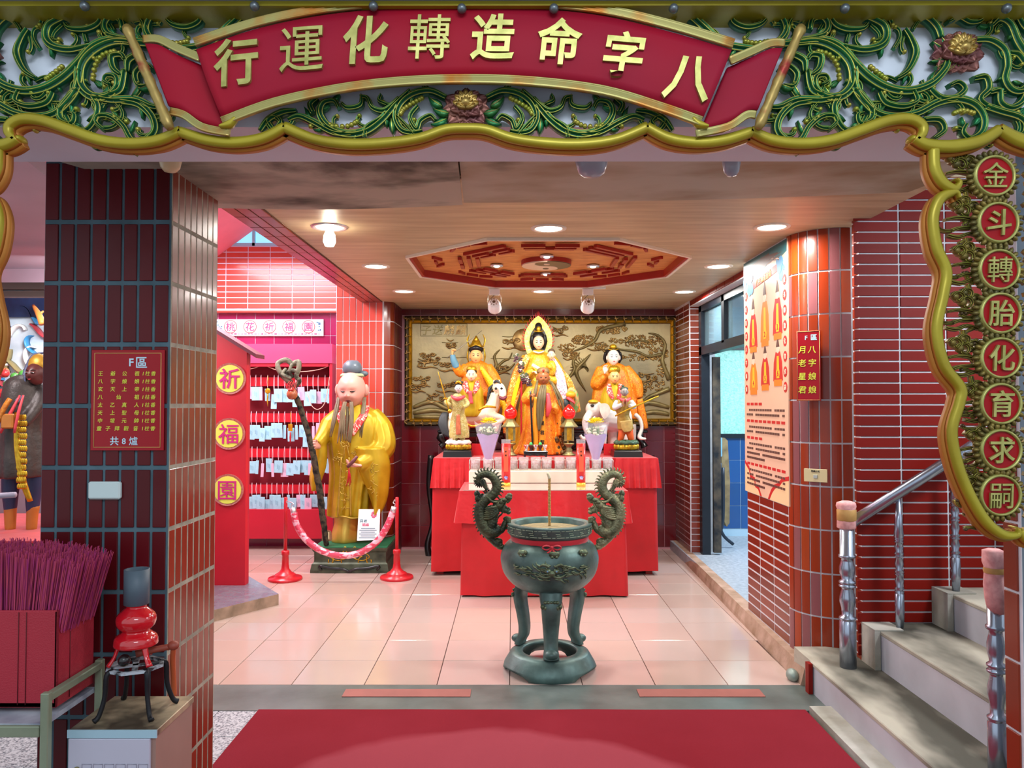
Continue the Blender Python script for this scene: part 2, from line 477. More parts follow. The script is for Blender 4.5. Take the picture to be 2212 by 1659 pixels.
for k in range(8):
    p, q = octp(OR + .03, k), octp(OR + .03, k + 1); p2, q2 = octp(OR + .008, k), octp(OR + .008, k + 1)
    b.add([V((a.x, a.y, z)) for z in (CEIL - .018, CEIL + .004) for a in (p, q, q2, p2)], [(0, 1, 2, 3), (7, 6, 5, 4), (0, 4, 5, 1), (2, 6, 7, 3), (1, 5, 6, 2), (3, 7, 4, 0)])
obj('rim_edge', b, m_cream, oc)
TRI = [5, 2, 6, 0, 3, 4, 1, 7]
bz = MB().box((0, 0, 0), (1, 1, 1), bev=.02).mesh('trigram_bar', m_redwood); fixn(bz)
def bar(c, L, wd, ang):
    o = D.objects.new('trigram_bar', bz); COL.objects.link(o); o.matrix_basis = Matrix.Translation(c) @ Matrix.Rotation(ang, 4, 'Z') @ Matrix.Diagonal((L, wd, .022, 1)); o.parent = oc; o.matrix_parent_inverse = world_of(oc).inverted()
for k in range(8):
    a = k * PI / 4; d = V((cos(a), sin(a))); t = V((-sin(a), cos(a)))
    for i in range(3):
        r = .50 + .062 * i; L = .33 + .035 * i
        c = V((OC.x, OC.y)) + d * r
        if TRI[k] >> i & 1: bar(V((c.x, c.y, CEIL + .030)), L, .028, a + PI / 2)
        else:
            for sg in (-1, 1): q = c + t * sg * L * .28; bar(V((q.x, q.y, CEIL + .022)), L * .40, .028, a + PI / 2)
    for sg in (-1, 0, 1):   # emblem strokes beyond each trigram
        q = V((OC.x, OC.y)) + d * (.79 + .02 * (sg == 0)) + t * sg * .13; bar(V((q.x, q.y, CEIL + .032)), .11, .020, a + PI / 2 + (.5 * sg if k % 2 else -.5 * sg if sg else 0))
def yinyang():
    c = V((.245, 5.60, 0)); R = .185; z = CEIL + .01
    cx = PZ(1180, 573, z); c = V((cx.x, cx.y, 0))
    b = MB(); b.lathe([(.001, z), (R, z), (R, z + .045), (.001, z + .045)], (c.x, c.y, 0), 40, smooth=False, caps=False); obj('yin_yang_disc', b, [m_redwood], oc)
    def half(sg):
        pts = []
        for i in range(25): t = PI / 2 + sg * PI * i / 24; pts.append((R * .97 * cos(t), R * .97 * sin(t)))
        for i in range(1, 13): t = -PI / 2 + PI * i / 12 * -1; pts.append((R * .485 * cos(t), -R * .485 + R * .485 * sin(t)))
        for i in range(1, 12): t = -PI / 2 + PI * i / 12; pts.append((R * .485 * cos(t), R * .485 + R * .485 * sin(t)))
        return pts
    m1 = M('yin_cream', 'e6cdb0', .5); m2 = M('yang_olive', '6e6444', .5)
    b = MB(); b.prism(half(1), lambda u, v, d: V((c.x + u, c.y + v, z + d)), -.008, .002); obj('disc_half', b, m1, oc)
    b = MB(); b.prism(half(-1), lambda u, v, d: V((c.x + u, c.y + v, z + d)), -.005, .002); obj('disc_half', b, m2, oc)
    for sg, mm in ((1, m2), (-1, m1)):
        b = MB(); b.lathe([(.001, z - .012), (.022, z - .012), (.022, z)], (c.x, c.y + sg * R * .485, 0), 14, smooth=False); obj('dot', b, mm, oc)
yinyang()
m_bulb = M('lit_lamp', 'fff6e6', .5, emit=9)
m_chrome = M('pale_chrome', 'd8dce0', .3, metal=.8)
for k, (px, py) in enumerate([(1181, 554), (1073, 574), (1281, 575), (1180, 592)]):
    p = PZ(px, py, CEIL + .03)
    e = empty('recessed_spotlight', p, ['small recessed spotlight in the octagon ahead of the two-tone disc', 'small recessed spotlight in the octagon left of the two-tone disc', 'small recessed spotlight in the octagon right of the two-tone disc', 'small recessed spotlight in the octagon behind the two-tone disc'][k], 'ceiling light', 'small spotlights in the octagon')
    b = MB(); b.lathe([(.024, -.004), (.047, -.008), (.05, .006), (.03, .012)], p, 20, caps=False); obj('ring', b, m_chrome, e)
    b = MB(); b.ell(p + V((0, 0, -.002)), (.024, .024, .012), 12, 6); obj('bulb', b, m_bulb, e)
DL = ['round lit downlight with a protruding bulb at the near left of the ceiling', 'round lit downlight in the ceiling just in front of the octagon', 'round lit downlight near the right wall, the largest on that side',
      'round lit downlight left of the octagon, between the large bulb and the corner', 'round lit downlight right of the octagon above the poster', 'round lit downlight above the left end of the gilt picture', 'round lit downlight between the two white track spotlights', 'round lit downlight above the right end of the gilt picture']
for i, (px, py) in enumerate(DOWN):
    p = PZ(px, py, CEIL); e = empty('downlight', p, DL[i], 'ceiling light', 'downlights in the ceiling')
    r = .092
    b = MB(); b.lathe([(r - .016, -.002), (r - .008, -.008), (r + .01, -.006), (r + .014, .004)], p, 28, caps=False); obj('ring', b, m_chrome if i == 0 else m_cream, e)
    b = MB(); b.lathe([(.001, -.004), (r - .012, -.003), (r - .012, .01)], p, 28, smooth=False, caps=False); obj('diffuser', b, m_bulb, e)
    if i == 0:
        b = MB(); b.lathe([(.001, -.115), (.025, -.11), (.036, -.085), (.032, -.05), (.018, -.02), (.018, .0)], p, 16); obj('bulb', b, M('bare_bulb', 'fff2d8', .4, emit=18), e)
e = empty('wall_bulb', P(782, 612, 7.0), 'small bare lit bulb under the left tiled beam', 'lamp')
p = P(782, 614, 6.9)
b = MB(); b.ell(p, .04, 14, 10); obj('bulb', b, M('bare_bulb', 'fff2d8', .4, emit=18), e)
b = MB(); b.lathe([(.02, .03), (.025, .05), (.018, .09)], p, 12); obj('socket', b, m_cream, e)

# ---- stained boards just inside the beam
def stained(name, col2, th):
    return M(name, 'b4b2a0', .6, var=1, vs=2.6, col2=col2, thresh=th, stretch=(.8, 1.4, 1), bump=.15, bs=12)
ms1 = stained('mouldy_board', '3c4438', (.30, .50)); ms2 = stained('pale_board', '8c7450', (.25, .6))
def mould(m, cx, cy, sx, sy, col):
    nt = m.node_tree; N = nt.nodes; L = nt.links; pb = N['Principled BSDF']; old = pb.inputs['Base Color'].links[0].from_socket
    tc = N.new('ShaderNodeTexCoord'); mp = N.new('ShaderNodeMapping'); mp.inputs['Location'].default_value = (-cx * sx, -cy * sy, -2.44); mp.inputs['Scale'].default_value = (sx, sy, 1); L.new(tc.outputs['Object'], mp.inputs[0])
    ln = N.new('ShaderNodeVectorMath'); ln.operation = 'LENGTH'; L.new(mp.outputs[0], ln.inputs[0]); nz = N.new('ShaderNodeTexNoise'); nz.inputs['Scale'].default_value = 5; nz.inputs['Detail'].default_value = 6; L.new(tc.outputs['Object'], nz.inputs['Vector'])
    ma = N.new('ShaderNodeMath'); ma.operation = 'MULTIPLY_ADD'; ma.inputs[1].default_value = 1.6; L.new(nz.outputs['Fac'], ma.inputs[0]); L.new(ln.outputs['Value'], ma.inputs[2])
    rg = N.new('ShaderNodeMapRange'); rg.inputs[1].default_value = 1.25; rg.inputs[2].default_value = 1.75; rg.inputs[3].default_value = .93; rg.inputs[4].default_value = 0; L.new(ma.outputs[0], rg.inputs[0])
    mx = N.new('ShaderNodeMix'); mx.data_type = 'RGBA'; mx.inputs[7].default_value = lin(col); L.new(rg.outputs[0], mx.inputs[0]); L.new(old, mx.inputs[6]); L.new(mx.outputs[2], pb.inputs['Base Color'])
mould(ms1, -.42, 2.62, 1.5, 2.2, '20261e'); mould(ms2, -.15, 2.55, 3.2, 2.2, '30342a')
def soffit(name, pa, pb, pc, pd, m, label):
    b = MB(); vs = [V(p) for p in (pa, pb, pc, pd)]; up = V((0, 0, .014))
    nx = 14; rows = []
    for i in range(nx + 1):
        t = i / nx; a, c = vs[0].lerp(vs[1], t), vs[3].lerp(vs[2], t); sag = -.012 * sin(PI * t)
        rows.append([a.lerp(c, j / 6) + V((0, 0, sag * sin(PI * j / 6 / 2))) for j in range(7)])
    b.grid(rows); b.grid([[p + up for p in r] for r in rows][::-1])
    return struct(name, b, m, label=label)
zl, zr = 2.42, 2.54
soffit('ceiling_2', (-1.75, 2.5, zl), (-.19, 2.5, 2.435), (-.23, 3.50, 2.455), (-1.32, 3.42, zl), ms1, 'stained sagging ceiling board behind the beam, black mould at its edge')
soffit('ceiling_3', (-.185, 2.5, 2.44), (2.1, 2.5, zr), (1.85, 3.60, zr), (-.225, 3.52, 2.47), ms2, 'pale water-marked ceiling board behind the beam, right of the mouldy one')
b = MB(); b.b2((-1.6, 3.42, CEIL + .0), (2.1, 3.44, CEIL + .2)); struct('trim_3', b, m_ceil, label='edge board over the gap between ceiling panels')
b = MB(); b.b2((-5, 2.5, 2.7), (2.1, 3.6, 2.75)); struct('ceiling_4', b, m_white, label='upper slab above the boards')

# ---- tiled soffit beam on the left
b = MB(); b.b2((-1.50, 3.3, 2.555), (-1.29, 8.3, 3.3)); so = struct('trim_4', b, m_grout_dark, label='long tiled beam along the left edge of the ceiling')
tiles(so, m_tile, (-1.495, 8.28, 2.555), (1, 0, 0), (0, -1, 0), 3, 20, .068, .245, .062, .238, name='tile')

# ---- front left pillar
PX0, PX1, PY0, PY1 = -1.735, -1.268, 2.85, 3.30
b = MB(); b.b2((PX0, PY0, -.02), (PX1, PY1, 2.6)); b2 = b
pil = struct('wall_pillar', b, m_grout_teal, label='square tiled pillar at the front left, dark grout on its front face'); pil.name = 'trim_5'
zt = [0.0]
pv = .2270
z_start = P(240, 480, PY0).z - pv * 9 + .0
def rowz(py): return P(240, py, PY0).z
base = rowz(480) - pv * 10
tiles(pil, m_tile_shade, (PX0 - .002, PY0, base), (1, 0, 0), (0, 0, 1), 8, 11, .0585, pv, .0475, pv - .017)
g2 = MB(); g2.b2((PX1 - .004, PY0 + .004, 0), (PX1 + .001, PY1, 2.6)); obj('grout_face', g2, m_grout_warm, pil)
tiles(pil, m_tile, (PX1, PY0 + .006, base + .0), (0, 1, 0), (0, 0, 1), 8, 11, .0555, pv, .0465, pv - .014, th=.0036)
b = MB(); b.box((PX0 + .235, PY0 - .012, P(228, 1059, PY0).z), (.118, .022, .064), bev=.006)
cp = P(228, 1059, PY0 - .01)
b = MB(); b.box((cp.x, PY0 - .013, cp.z), (.118, .022, .064), bev=.006); tag(obj('junction_box', b, M('pale_plastic', 'c8dcdc', .5)), 'blank pale plastic cover plate on the dark tiled pillar', 'box')

# ---- beam above and its white face
b = MB(); b.b2((-5.5, 2.2, 2.344), (5, 2.517, 3.2)); struct('trim_6', b, M('bluish_white_beam', 'dfe6f4', .7, var=.05, vs=3), label='white painted lintel beam carrying the carved screen')
b = MB(); b.b2((-5.5, 2.03, P(1100, 1, 2.05).z + .012), (5, 2.2, 2.75)); struct('trim_7', b, M('blue_grey_band', '7c8ca0', .5), label='blue-grey band above the gilt rail')

# ---- right wall: front curved column, poster wall, stair wall, pier
XW = 1.66
b = MB(); b.b2((XW, 4.72, 0), (XW + .30, 5.49, 2.62)); wr = struct('wall_right', b, m_grout)
tiles(wr, m_tile, (XW, 5.49, .10), (0, -1, 0), (0, 0, 1), 3, 15, .273, .0595, .261, .0485, th=.004)
# curved corner column
def arc_pt(a, r=.25, c=(XW + .25, 4.66)): return V((c[0] + r * cos(a), c[1] + r * sin(a)))
b = MB(); n = 24; poly = [tuple(arc_pt(PI + (PI / 2) * i / n)) for i in range(n + 1)] + [(XW + .35, 4.41), (XW + .35, 4.75), (XW, 4.75)]
b.prism(poly, lambda u, v, d: V((u, v, d)), 0, 2.62); colm = struct('wall_column', b, m_grout, label='rounded tiled column between the poster and the stairs'); colm.name = 'trim_8'
CH = .248; cz0 = P(1770, 589, 4.5).z - CH * 10
tm = {}
for i in range(7):
    a0 = PI + (PI / 2) * (i + .07) / 6.6; a1 = PI + (PI / 2) * (i + .93) / 6.6
    if i == 6: a1 = min(a1, PI * 1.5 + .08)
    mb = MB(); k = 4; vs = []
    for r in (.248, .256):
        for q in range(k + 1):
            p = arc_pt(a0 + (a1 - a0) * q / k, r); vs += [V((p.x, p.y, -CH / 2 + .005)), V((p.x, p.y, CH / 2 - .005))]
    fs = []
    o2 = (k + 1) * 2
    for q in range(k): fs += [(2 * q + o2, 2 * q + 2 + o2, 2 * q + 3 + o2, 2 * q + 1 + o2)]
    fs += [tuple(2 * q for q in range(k + 1)) + tuple(o2 + 2 * q for q in range(k, -1, -1)), tuple(2 * q + 1 for q in range(k, -1, -1)) + tuple(o2 + 2 * q + 1 for q in range(k + 1)), (0, 1, o2 + 1, o2), (2 * k, 2 * k + 1, o2 + 2 * k + 1, o2 + 2 * k)]
    mb.add(vs, fs); me = mb.mesh('tile', m_tile_col); fixn(me)
    for j in range(11):
        o = D.objects.new('tile', me); COL.objects.link(o); o.location = (0, 0, cz0 + CH * (j + .5)); o.parent = colm
# stair wall
SY = 4.2
b = MB(); b.b2((1.885, SY, 0), (4.6, 4.28, 3.0)); b.b2((2.02, 4.28, 0), (4.6, 4.6, 3.0)); sw = struct('wall_back_2', b, m_grout, label='red tiled wall behind the stairs'); sw.name = 'wall_stair'
sx0 = 1.892; uu = P(1944, 800, SY).x
z0 = P(2000, 363, SY).z - .0588 * 46
tiles(sw, m_tile_wall, (uu - .2505, SY, z0), (1, 0, 0), (0, 0, 1), 1, 49, .2505, .0588, .240, .0505, skip=lambda i, j: z0 + .0588 * j < .15, name='tile')
tiles(sw, m_tile_wall, (uu, SY, z0), (1, 0, 0), (0, 0, 1), 4, 49, .2505, .0588, .240, .0505, skip=lambda i, j: z0 + .0588 * j < (.36 if i == 0 else .5 if i == 1 else .7))
tiles(sw, m_tile, (1.886, SY + .075, z0), (0, -1, 0), (0, 0, 1), 1, 49, .07, .0588, .062, .0505)
# pier by the door
b = MB(); b.b2((1.73, 7.57, 0), (1.98, 8.4, 2.62)); pr = struct('wall_pier', b, m_grout, label='narrow tiled pier between the picture wall and the side door'); pr.name = 'trim_9'
tiles(pr, m_tile, (1.73, 8.30, .10), (0, -1, 0), (0, 0, 1), 3, 41, .243, .0595, .231, .0495, th=.004)
tiles(pr, m_tile, (1.735, 7.57, .10), (1, 0, 0), (0, 0, 1), 1, 41, .135, .0595, .125, .0505)
# curb and raised side threshold
b = MB(); b.add([V(p) for p in ((1.575, 4.28, 0), (1.69, 8.35, 0), (1.75, 8.35, 0), (1.68, 4.28, 0), (1.60, 4.28, .10), (1.70, 8.35, .10), (1.76, 8.35, .10), (1.70, 4.28, .10))],
                [(0, 1, 5, 4), (4, 5, 6, 7), (0, 4, 7, 3), (1, 2, 6, 5), (2, 3, 7, 6)])
struct('baseboard_right', b, M('pinkish_mortar', 'b49684', .85, var=.4, vs=8, col2='8c7058', bump=.4, bs=25))
b = MB(); b.b2((1.668, 5.45, 0), (4.6, 8.7, .099)); struct('floor_3', b, M('blue_grey_terrazzo', 'b4bec8', .35, var=.3, vs=30, col2='8c98a4'))
# beam over door
b = MB(); b.b2((1.74, 5.3, 2.50), (2.0, 7.6, 2.7)); dl = struct('trim_10', b, m_grout, label='tiled strip above the side door')
tiles(dl, m_tile_wall, (1.74, 7.56, 2.505), (0, -1, 0), (0, 0, 1), 8, 1, .25, .055, .24, .046)
# door frame
dr = empty('door_1', (1.86, 6.5, .1)); dr['kind'] = 'structure'
b = MB()
for (ya, yb) in ((7.46, 7.56), (6.66, 6.74), (5.60, 5.68)):
    b.b2((1.82, ya, .1 if ya != 6.66 else 2.08), (1.90, yb, 2.5))
b.b2((1.82, 5.6, 2.02), (1.91, 7.56, 2.10)); b.b2((1.82, 5.6, 2.44), (1.90, 7.56, 2.51))
obj('door_frame', b, m_navy, dr)
m_glass = M('tinted_glass', '9cc4d4', .08, trans=.75, ior=1.1)
for (ya, yb) in ((6.74, 7.46), (5.68, 6.66)):
    b = MB(); b.b2((1.855, ya, 2.10), (1.863, yb, 2.44)); obj('transom_pane', b, m_glass, dr)
b = MB(); b.b2((1.93, 7.45, .12), (2.0, 7.50, 2.0)); obj('open_leaf_edge', b, M('worn_wood_edge', '5a5448', .8, var=.9, vs=12, col2='16222c'), dr)
# side room
b = MB(); b.b2((1.98, 8.52, 0), (4.6, 8.7, 3)); rm = struct('wall_side_room', b, M('pale_blue_grout', 'b8d8ec', .8)); rm.name = 'wall_far'
tiles(rm, M('blue_tile', '2a74b8', .2, coat=.5, rnd=.3, var=.35, vs=3), (2.0, 8.52, .18), (1, 0, 0), (0, 0, 1), 7, 4, .25, .25, .244, .244)
b = MB(); b.b2((1.98, 5.4, 2.62), (4.6, 8.7, 2.7)); struct('ceiling_5', b, m_white, label='ceiling of the side room')
b = MB(); b.b2((4.5, 4.6, 0), (4.6, 8.7, 3)); struct('wall_side_room_right', b, M('pale_blue_paint', '9cb4c4', .8)).name = 'wall_right_2'
wn = empty('window_1', (2.4, 8.5, 1.7)); wn['kind'] = 'structure'
b = MB(); b.b2((1.98, 8.49, 1.17), (3.6, 8.52, 1.22)); b.b2((1.98, 8.47, 2.14), (3.6, 8.53, 2.24)); b.b2((2.72, 8.49, 1.2), (2.77, 8.52, 2.2)); obj('window_frame', b, m_navy, wn)
b = MB(); b.b2((1.98, 8.505, 1.22), (3.6, 8.515, 2.14)); obj('pane', b, M('frosted_green_glass', '9ad8cc', .35, emit=.30, var=.6, vs=45, col2='6aa8a0', bump=.5, bs=60), wn)

# ---- back wall of the shrine
b = MB(); b.b2((-1.2, 8.25, 0), (1.78, 8.4, 2.7)); bw = struct('wall_back', b, M('pale_red_grout', 'c08890', .8))
tiles(bw, m_tile_back, (-1.19, 8.25, .03), (1, 0, 0), (0, 0, 1), 15, 6, .2, .224, .1955, .2195)
tiles(bw, m_tile_back, (-1.19, 8.25, 2.485), (1, 0, 0), (0, 0, 1), 15, 1, .2, .10, .1955, .075)
# ---- rear left column
cx0, cx1, cy0, cy1, cr = -1.745, -1.19, 7.62, 8.4, .10
arcp = [(cx1 - cr + cr * sin(t), cy0 + cr - cr * cos(t)) for t in [PI / 2 * i / 8 for i in range(9)]]
b = MB(); b.prism([(cx0, cy0)] + arcp + [(cx1, cy1), (cx0, cy1)], lambda u, v, d: V((u, v, d)), 0, 3.4); lc = struct('trim_11', b, m_grout, label='tiled rear column behind the elder statue')
zc = P(790, 745, cy0).z - .235 * 9
tiles(lc, m_tile_pink, (cx0, cy0, zc), (1, 0, 0), (0, 0, 1), 7, 13, .0655, .235, .058, .226)
mb = MB(); vs = []
for r in (cr, cr + .006):
    for i in range(5):
        t = PI / 2 * (.1 + .8 * i / 4); vs += [V((cx1 - cr + r * sin(t), cy0 + cr - r * cos(t), -.113)), V((cx1 - cr + r * sin(t), cy0 + cr - r * cos(t), .113))]
mb.add(vs, [(10 + 2 * q, 12 + 2 * q, 13 + 2 * q, 11 + 2 * q) for q in range(4)] + [(0, 1, 11, 10), (8, 9, 19, 18), (0, 2, 4, 6, 8, 18, 16, 14, 12, 10), (1, 3, 5, 7, 9, 19, 17, 15, 13, 11)])
me = mb.mesh('tile', m_tile); fixn(me)
for j in range(13):
    o = D.objects.new('tile', me); COL.objects.link(o); o.location = (0, 0, zc + .235 * (j + .5)); o.parent = lc
tiles(lc, m_tile_shade, (cx1, cy0 + cr + .01, zc), (0, 1, 0), (0, 0, 1), 8, 13, .0655, .235, .058, .226)  # inner face takes the tile with shade in its colour

# ---- side alcove
AY = 8.38
b = MB(); b.b2((-5, AY, 2.56), (-1.74, AY + .1, 3.27)); b.b2((-5, AY + .06, 0), (-1.74, AY + .16, 2.6)); aw = struct('wall_alcove', b, M('bright_grout', 'dcd4ea', .8))
aw.name = 'wall_left_back'
x00 = P(593, 600, AY).x
tiles(aw, m_tile_pink, (x00 - .25 * 5, AY, 2.58), (1, 0, 0), (0, 0, 1), 9, 11, .2405, .062, .232, .052)
tiles(aw, m_tile_mag, (P(705, 700, AY + .06).x - .2 * 9, AY + .06, 2.05), (1, 0, 0), (0, 0, 1), 10, 2, .205, .245, .200, .240)
tiles(aw, m_tile_mag, (-3.4, AY + .06, .0), (1, 0, 0), (0, 0, 1), 7, 1, .24, .14, .236, .135)
b = MB(); b.b2((-5, AY - .02, 2.54), (-1.74, AY + .06, 2.56)); struct('trim_12', b, m_tile_pink, label='lip under the pink tiled wall')
b = MB(); b.b2((-5.1, 4, 0), (-5.0, 9, 3.8)); struct('wall_left', b, M('pink_lit_wall', 'f0a0b4', .8))  # pink tint of the alcove light put into the wall colour
m_pink = M('pink_lit_ceiling', 'f08c9c', .8, var=.1, vs=3)  # pink comes from the alcove light, coloured into the ceiling
b = MB(); pa, pb = P(455, 565, AY), P(560, 488, AY)
e1, e2 = pa, pb; dz = e2 - e1; far1 = e1 - dz * 2; n_ = V((0, -1, 0)) * 4.6
e3 = e2 + (e2 - e1) * 1.2
b.add([far1, e3, e3 + n_, far1 + n_] + [p + V((-.02, 0, .06)) for p in (far1, e3, e3 + n_, far1 + n_)], [(0, 1, 2, 3), (7, 6, 5, 4), (0, 4, 5, 1), (2, 6, 7, 3), (1, 5, 6, 2), (3, 7, 4, 0)])
struct('ceiling_6', b, m_pink, label='sloping pink ceiling of the side alcove')
w2 = empty('window_2', (-2.4, AY, 3.4)); w2['kind'] = 'structure'
b = MB(); b.b2((-3.2, AY + .02, 3.27), (-1.2, AY + .04, 3.75)); obj('pane', b, M('blue_skylight_pane', '8cd4ec', .3, emit=.75, var=.15, vs=4), w2)
b = MB(); b.b2((-3.2, AY - .01, 3.27), (-1.2, AY + .05, 3.30)); b.b2((-2.84, AY - .01, 3.27), (-2.81, AY + .05, 3.75)); obj('window_frame', b, M('pale_blue_metal', '98c8e0', .5), w2)
b = MB(); b.b2((-1.75, 4.2, 3.3), (-1.30, 8.5, 3.4)); struct('ceiling_7', b, m_white, label='slab above the tiled beam')

# ---- right front pillar sliver
RP = (1.565, 2.40)
b = MB(); b.b2((1.572, 2.40, -.02), (2.3, 2.49, 2.6)); rp = struct('trim_13', b, M('grey_plaster', '74808c', .9, var=.3, vs=12), label='grey plastered pillar with one column of red tiles at the right edge')
b = MB(); b.b2((1.5705, 2.401, -.02), (1.573, 2.489, 2.6)); obj('grout_face', b, m_grout, rp)
tiles(rp, m_tile, (1.571, 2.486, P(2180, 1277, 2.44).z - .2165 * 6), (0, -1, 0), (0, 0, 1), 1, 11, .073, .2165, .066, .208)

# ---- left corridor background
b = MB(); b.b2((-5.5, 6.0, 0), (-3.62, 6.1, 3.4))
struct('wall_left_2', b, M('mauve_plaster', 'c0a0ac', .7, var=.15, vs=2), label='mauve wall of the neighbouring shrine, left of the pillar')

b = MB(); b.prism([(-5.4, 2.6), (-2.05, 2.6), (-2.1, 3.3), (-2.7, 6.0), (-5.4, 6.0)], lambda u, v, d: V((u, v, d)), 2.60, 2.66); struct('ceiling_8', b, M('mauve_ceiling', 'c8b4c0', .7, var=.2, vs=1.5), label='mauve ceiling of the neighbouring shrine')
# ---- stairs
b = MB(); b.b2((1.60, SY, 0), (1.884, 4.44, .168)); struct('trim_14', b, m_conc2, label='concrete ledge at the foot of the rounded column')
st = empty('staircase', (1.6, 3, 0), 'worn concrete staircase climbing right from the carpet', 'stairs')
XS = [1.595, 1.905, 2.285, 2.68, 3.08, 3.48]; ZS = [.17, .37, .56, .75, .94, 1.13]
for i in range(6):
    x0 = XS[i]; x1 = XS[i + 1] if i < 5 else 4.4; yb = SY - .002
    b = MB(); b.b2((x0 + .004, 1.2, 0), (x1 + .02, yb, ZS[i] - .02)); obj('step_block', b, m_riser, st)
    b = MB(); b.b2((x0, 1.2, ZS[i] - .022), (x1 + .02, yb, ZS[i]), bev=.004); obj('tread', b, m_conc2, st)
    if i: 
        b = MB(); b.b2((x0 - .03, SY - .16, 0), (x0 + .0, SY - .003, ZS[i])); obj('edge_plaster', b, m_conc, st); b = MB(); b.b2((x0 - .03, SY - .16, ZS[i] + .001), (x0 + .12, SY - .003, ZS[i] + .007)); obj('edge_cap', b, m_conc, st)
b = MB(); b.b2((1.572, SY - .05, 0), (1.594, SY - .003, .165)); obj('edge_tile', b, m_tile_wall, st)

# handrail
m_steel = M('brushed_steel', 'aab4c4', .25, metal=.9, var=.15, vs=3, stretch=(8, 8, .4))
m_wrap = M('pink_cloth_wrap', 'f0b8b4', .8, var=.2, vs=40, col2='d08c8c'); m_tape = M('tan_tape', 'c89a58', .5, var=.2, vs=20)
def newel(c, z0, z1, r, name, label):
    e = empty(name, (c[0], c[1], z0), label, 'post')
    H = z1 - z0
    prof = [(1.05, 0), (1.05, .28), (.95, .285), (.95, .29), (1.08, .297), (1.08, .305), (.72, .315), (.78, .36), (1.0, .40), (.98, .43), (.70, .475), (.70, .485), (1.06, .492), (1.06, .50), (.74, .508), (1.06, .516), (1.06, .524), (.70, .535), (.95, .575), (1.0, .61), (.78, .645), (.72, .665), (1.08, .672), (1.08, .685), (.92, .69), (.92, 1.0)]
    b = MB(); b.lathe([(r * a, z0 + H * t) for a, t in prof], (c[0], c[1], 0), 24); obj('shaft', b, m_steel, e)
    return e
c1 = (1.757, 4.09)
nz1 = P(1815, 1088, 4.09).z; e1_ = newel(c1, .17, nz1, .040, 'newel_post', 'turned steel newel post at the foot of the railing by the column, top wrapped pink')
b = MB(); b.lathe([(.040, nz1 - .13), (.047, nz1 - .125), (.045, nz1 - .075), (.044, nz1 - .03), (.050, nz1 - .012), (.046, nz1 + .006), (.025, nz1 + .014), (.001, nz1 + .015)], (c1[0], c1[1], 0), 20, fn=lambda r, z, a: (r * (1 + .05 * sin(5 * a) * (r > .03)), 0)); obj('cloth_cap', b, m_wrap, e1_)
b = MB(); b.lathe([(.0465, nz1 - .088), (.049, nz1 - .085), (.049, nz1 - .032), (.046, nz1 - .028)], (c1[0], c1[1], 0), 20, caps=False); obj('tape', b, m_tape, e1_)
c2 = (P(2149, 1250, 2.8).x, 2.8); nz2 = P(2149, 1190, 2.8).z; e2_ = newel(c2, .17, nz2, .030, 'newel_post', 'turned steel newel post nearest the viewer beside the right pillar, top wrapped pink')
b = MB(); b.lathe([(.033, nz2 - .19), (.035, nz2 - .12), (.031, nz2 - .07), (.030, nz2 - .06), (.036, nz2 - .04), (.038, nz2), (.02, nz2 + .008), (.001, nz2 + .006)], (c2[0] - .004, c2[1] - .004, 0), 20, fn=lambda r, z, a: (r * (1 + .09 * sin(4 * a + z * 30)), (.03 * sin(a) if z < nz2 - .15 else 0))); obj('cloth_cap', b, m_wrap, e2_)
b = MB(); b.lathe([(.034, nz2 - .078), (.036, nz2 - .07), (.034, nz2 - .058)], (c2[0] - .004, c2[1] - .004, 0), 20, caps=False); obj('tie', b, m_tape, e2_)
ra, rb = V((c1[0] + .03, 4.09, P(1836, 1128, 4.09).z)), V((2.30 + .9, 4.09, 0)); q = P(2040, 1002, 4.09); rb.z = ra.z + (q.z - ra.z) * (rb.x - ra.x) / (q.x - ra.x)
b = MB(); b.tube([ra, rb], .030, 20); hr = obj('handrail', b, m_steel); tag(hr, 'sloping round steel handrail climbing right from the newel post', 'handrail')
for i, (px, zb) in enumerate(((1942, .375), (2064, .565), (2190, .755))):
    x = P(px, 1200, 4.09).x; zt_ = ra.z + (rb.z - ra.z) * (x - ra.x) / (rb.x - ra.x) - .025
    e = empty('baluster', (x, 4.09, zb), ['slim turned steel baluster on the second step', 'slim turned steel baluster on the third step', 'slim turned steel baluster on the fourth step'][i], 'baluster', 'balusters under the handrail')
    H = zt_ - zb; prof = [(.8, 0), (1.05, .12), (1.0, .26), (.8, .265), (1.1, .28), (.7, .29), (1.1, .30), (.7, .32), (1.0, .36), (.7, .40), (1.1, .41), (.7, .42), (1.1, .43), (.7, .45), (1.0, .49), (.7, .54), (1.1, .55), (.7, .56), (1.1, .57), (.7, .59), (1.0, .62), (.7, .655), (1.1, .66), (.8, .67), (1.1, .68), (.9, .69), (1.1, .70), (.5, 1.0)]
    b = MB(); b.lathe([(.0225 * a, zb + H * t) for a, t in prof], (x, 4.09, 0), 16); obj('shaft', b, m_steel, e)
e = P(1702, 1435, 4.35)
b = MB(); b.ell((1.56, 4.36, .035), (.032, .05, .035), 14, 8); tag(obj('drain_cover', b, M('grey_green_metal', '8c9c94', .5, metal=.4)), 'small domed grey fitting on the floor at the foot of the curb', 'fitting')
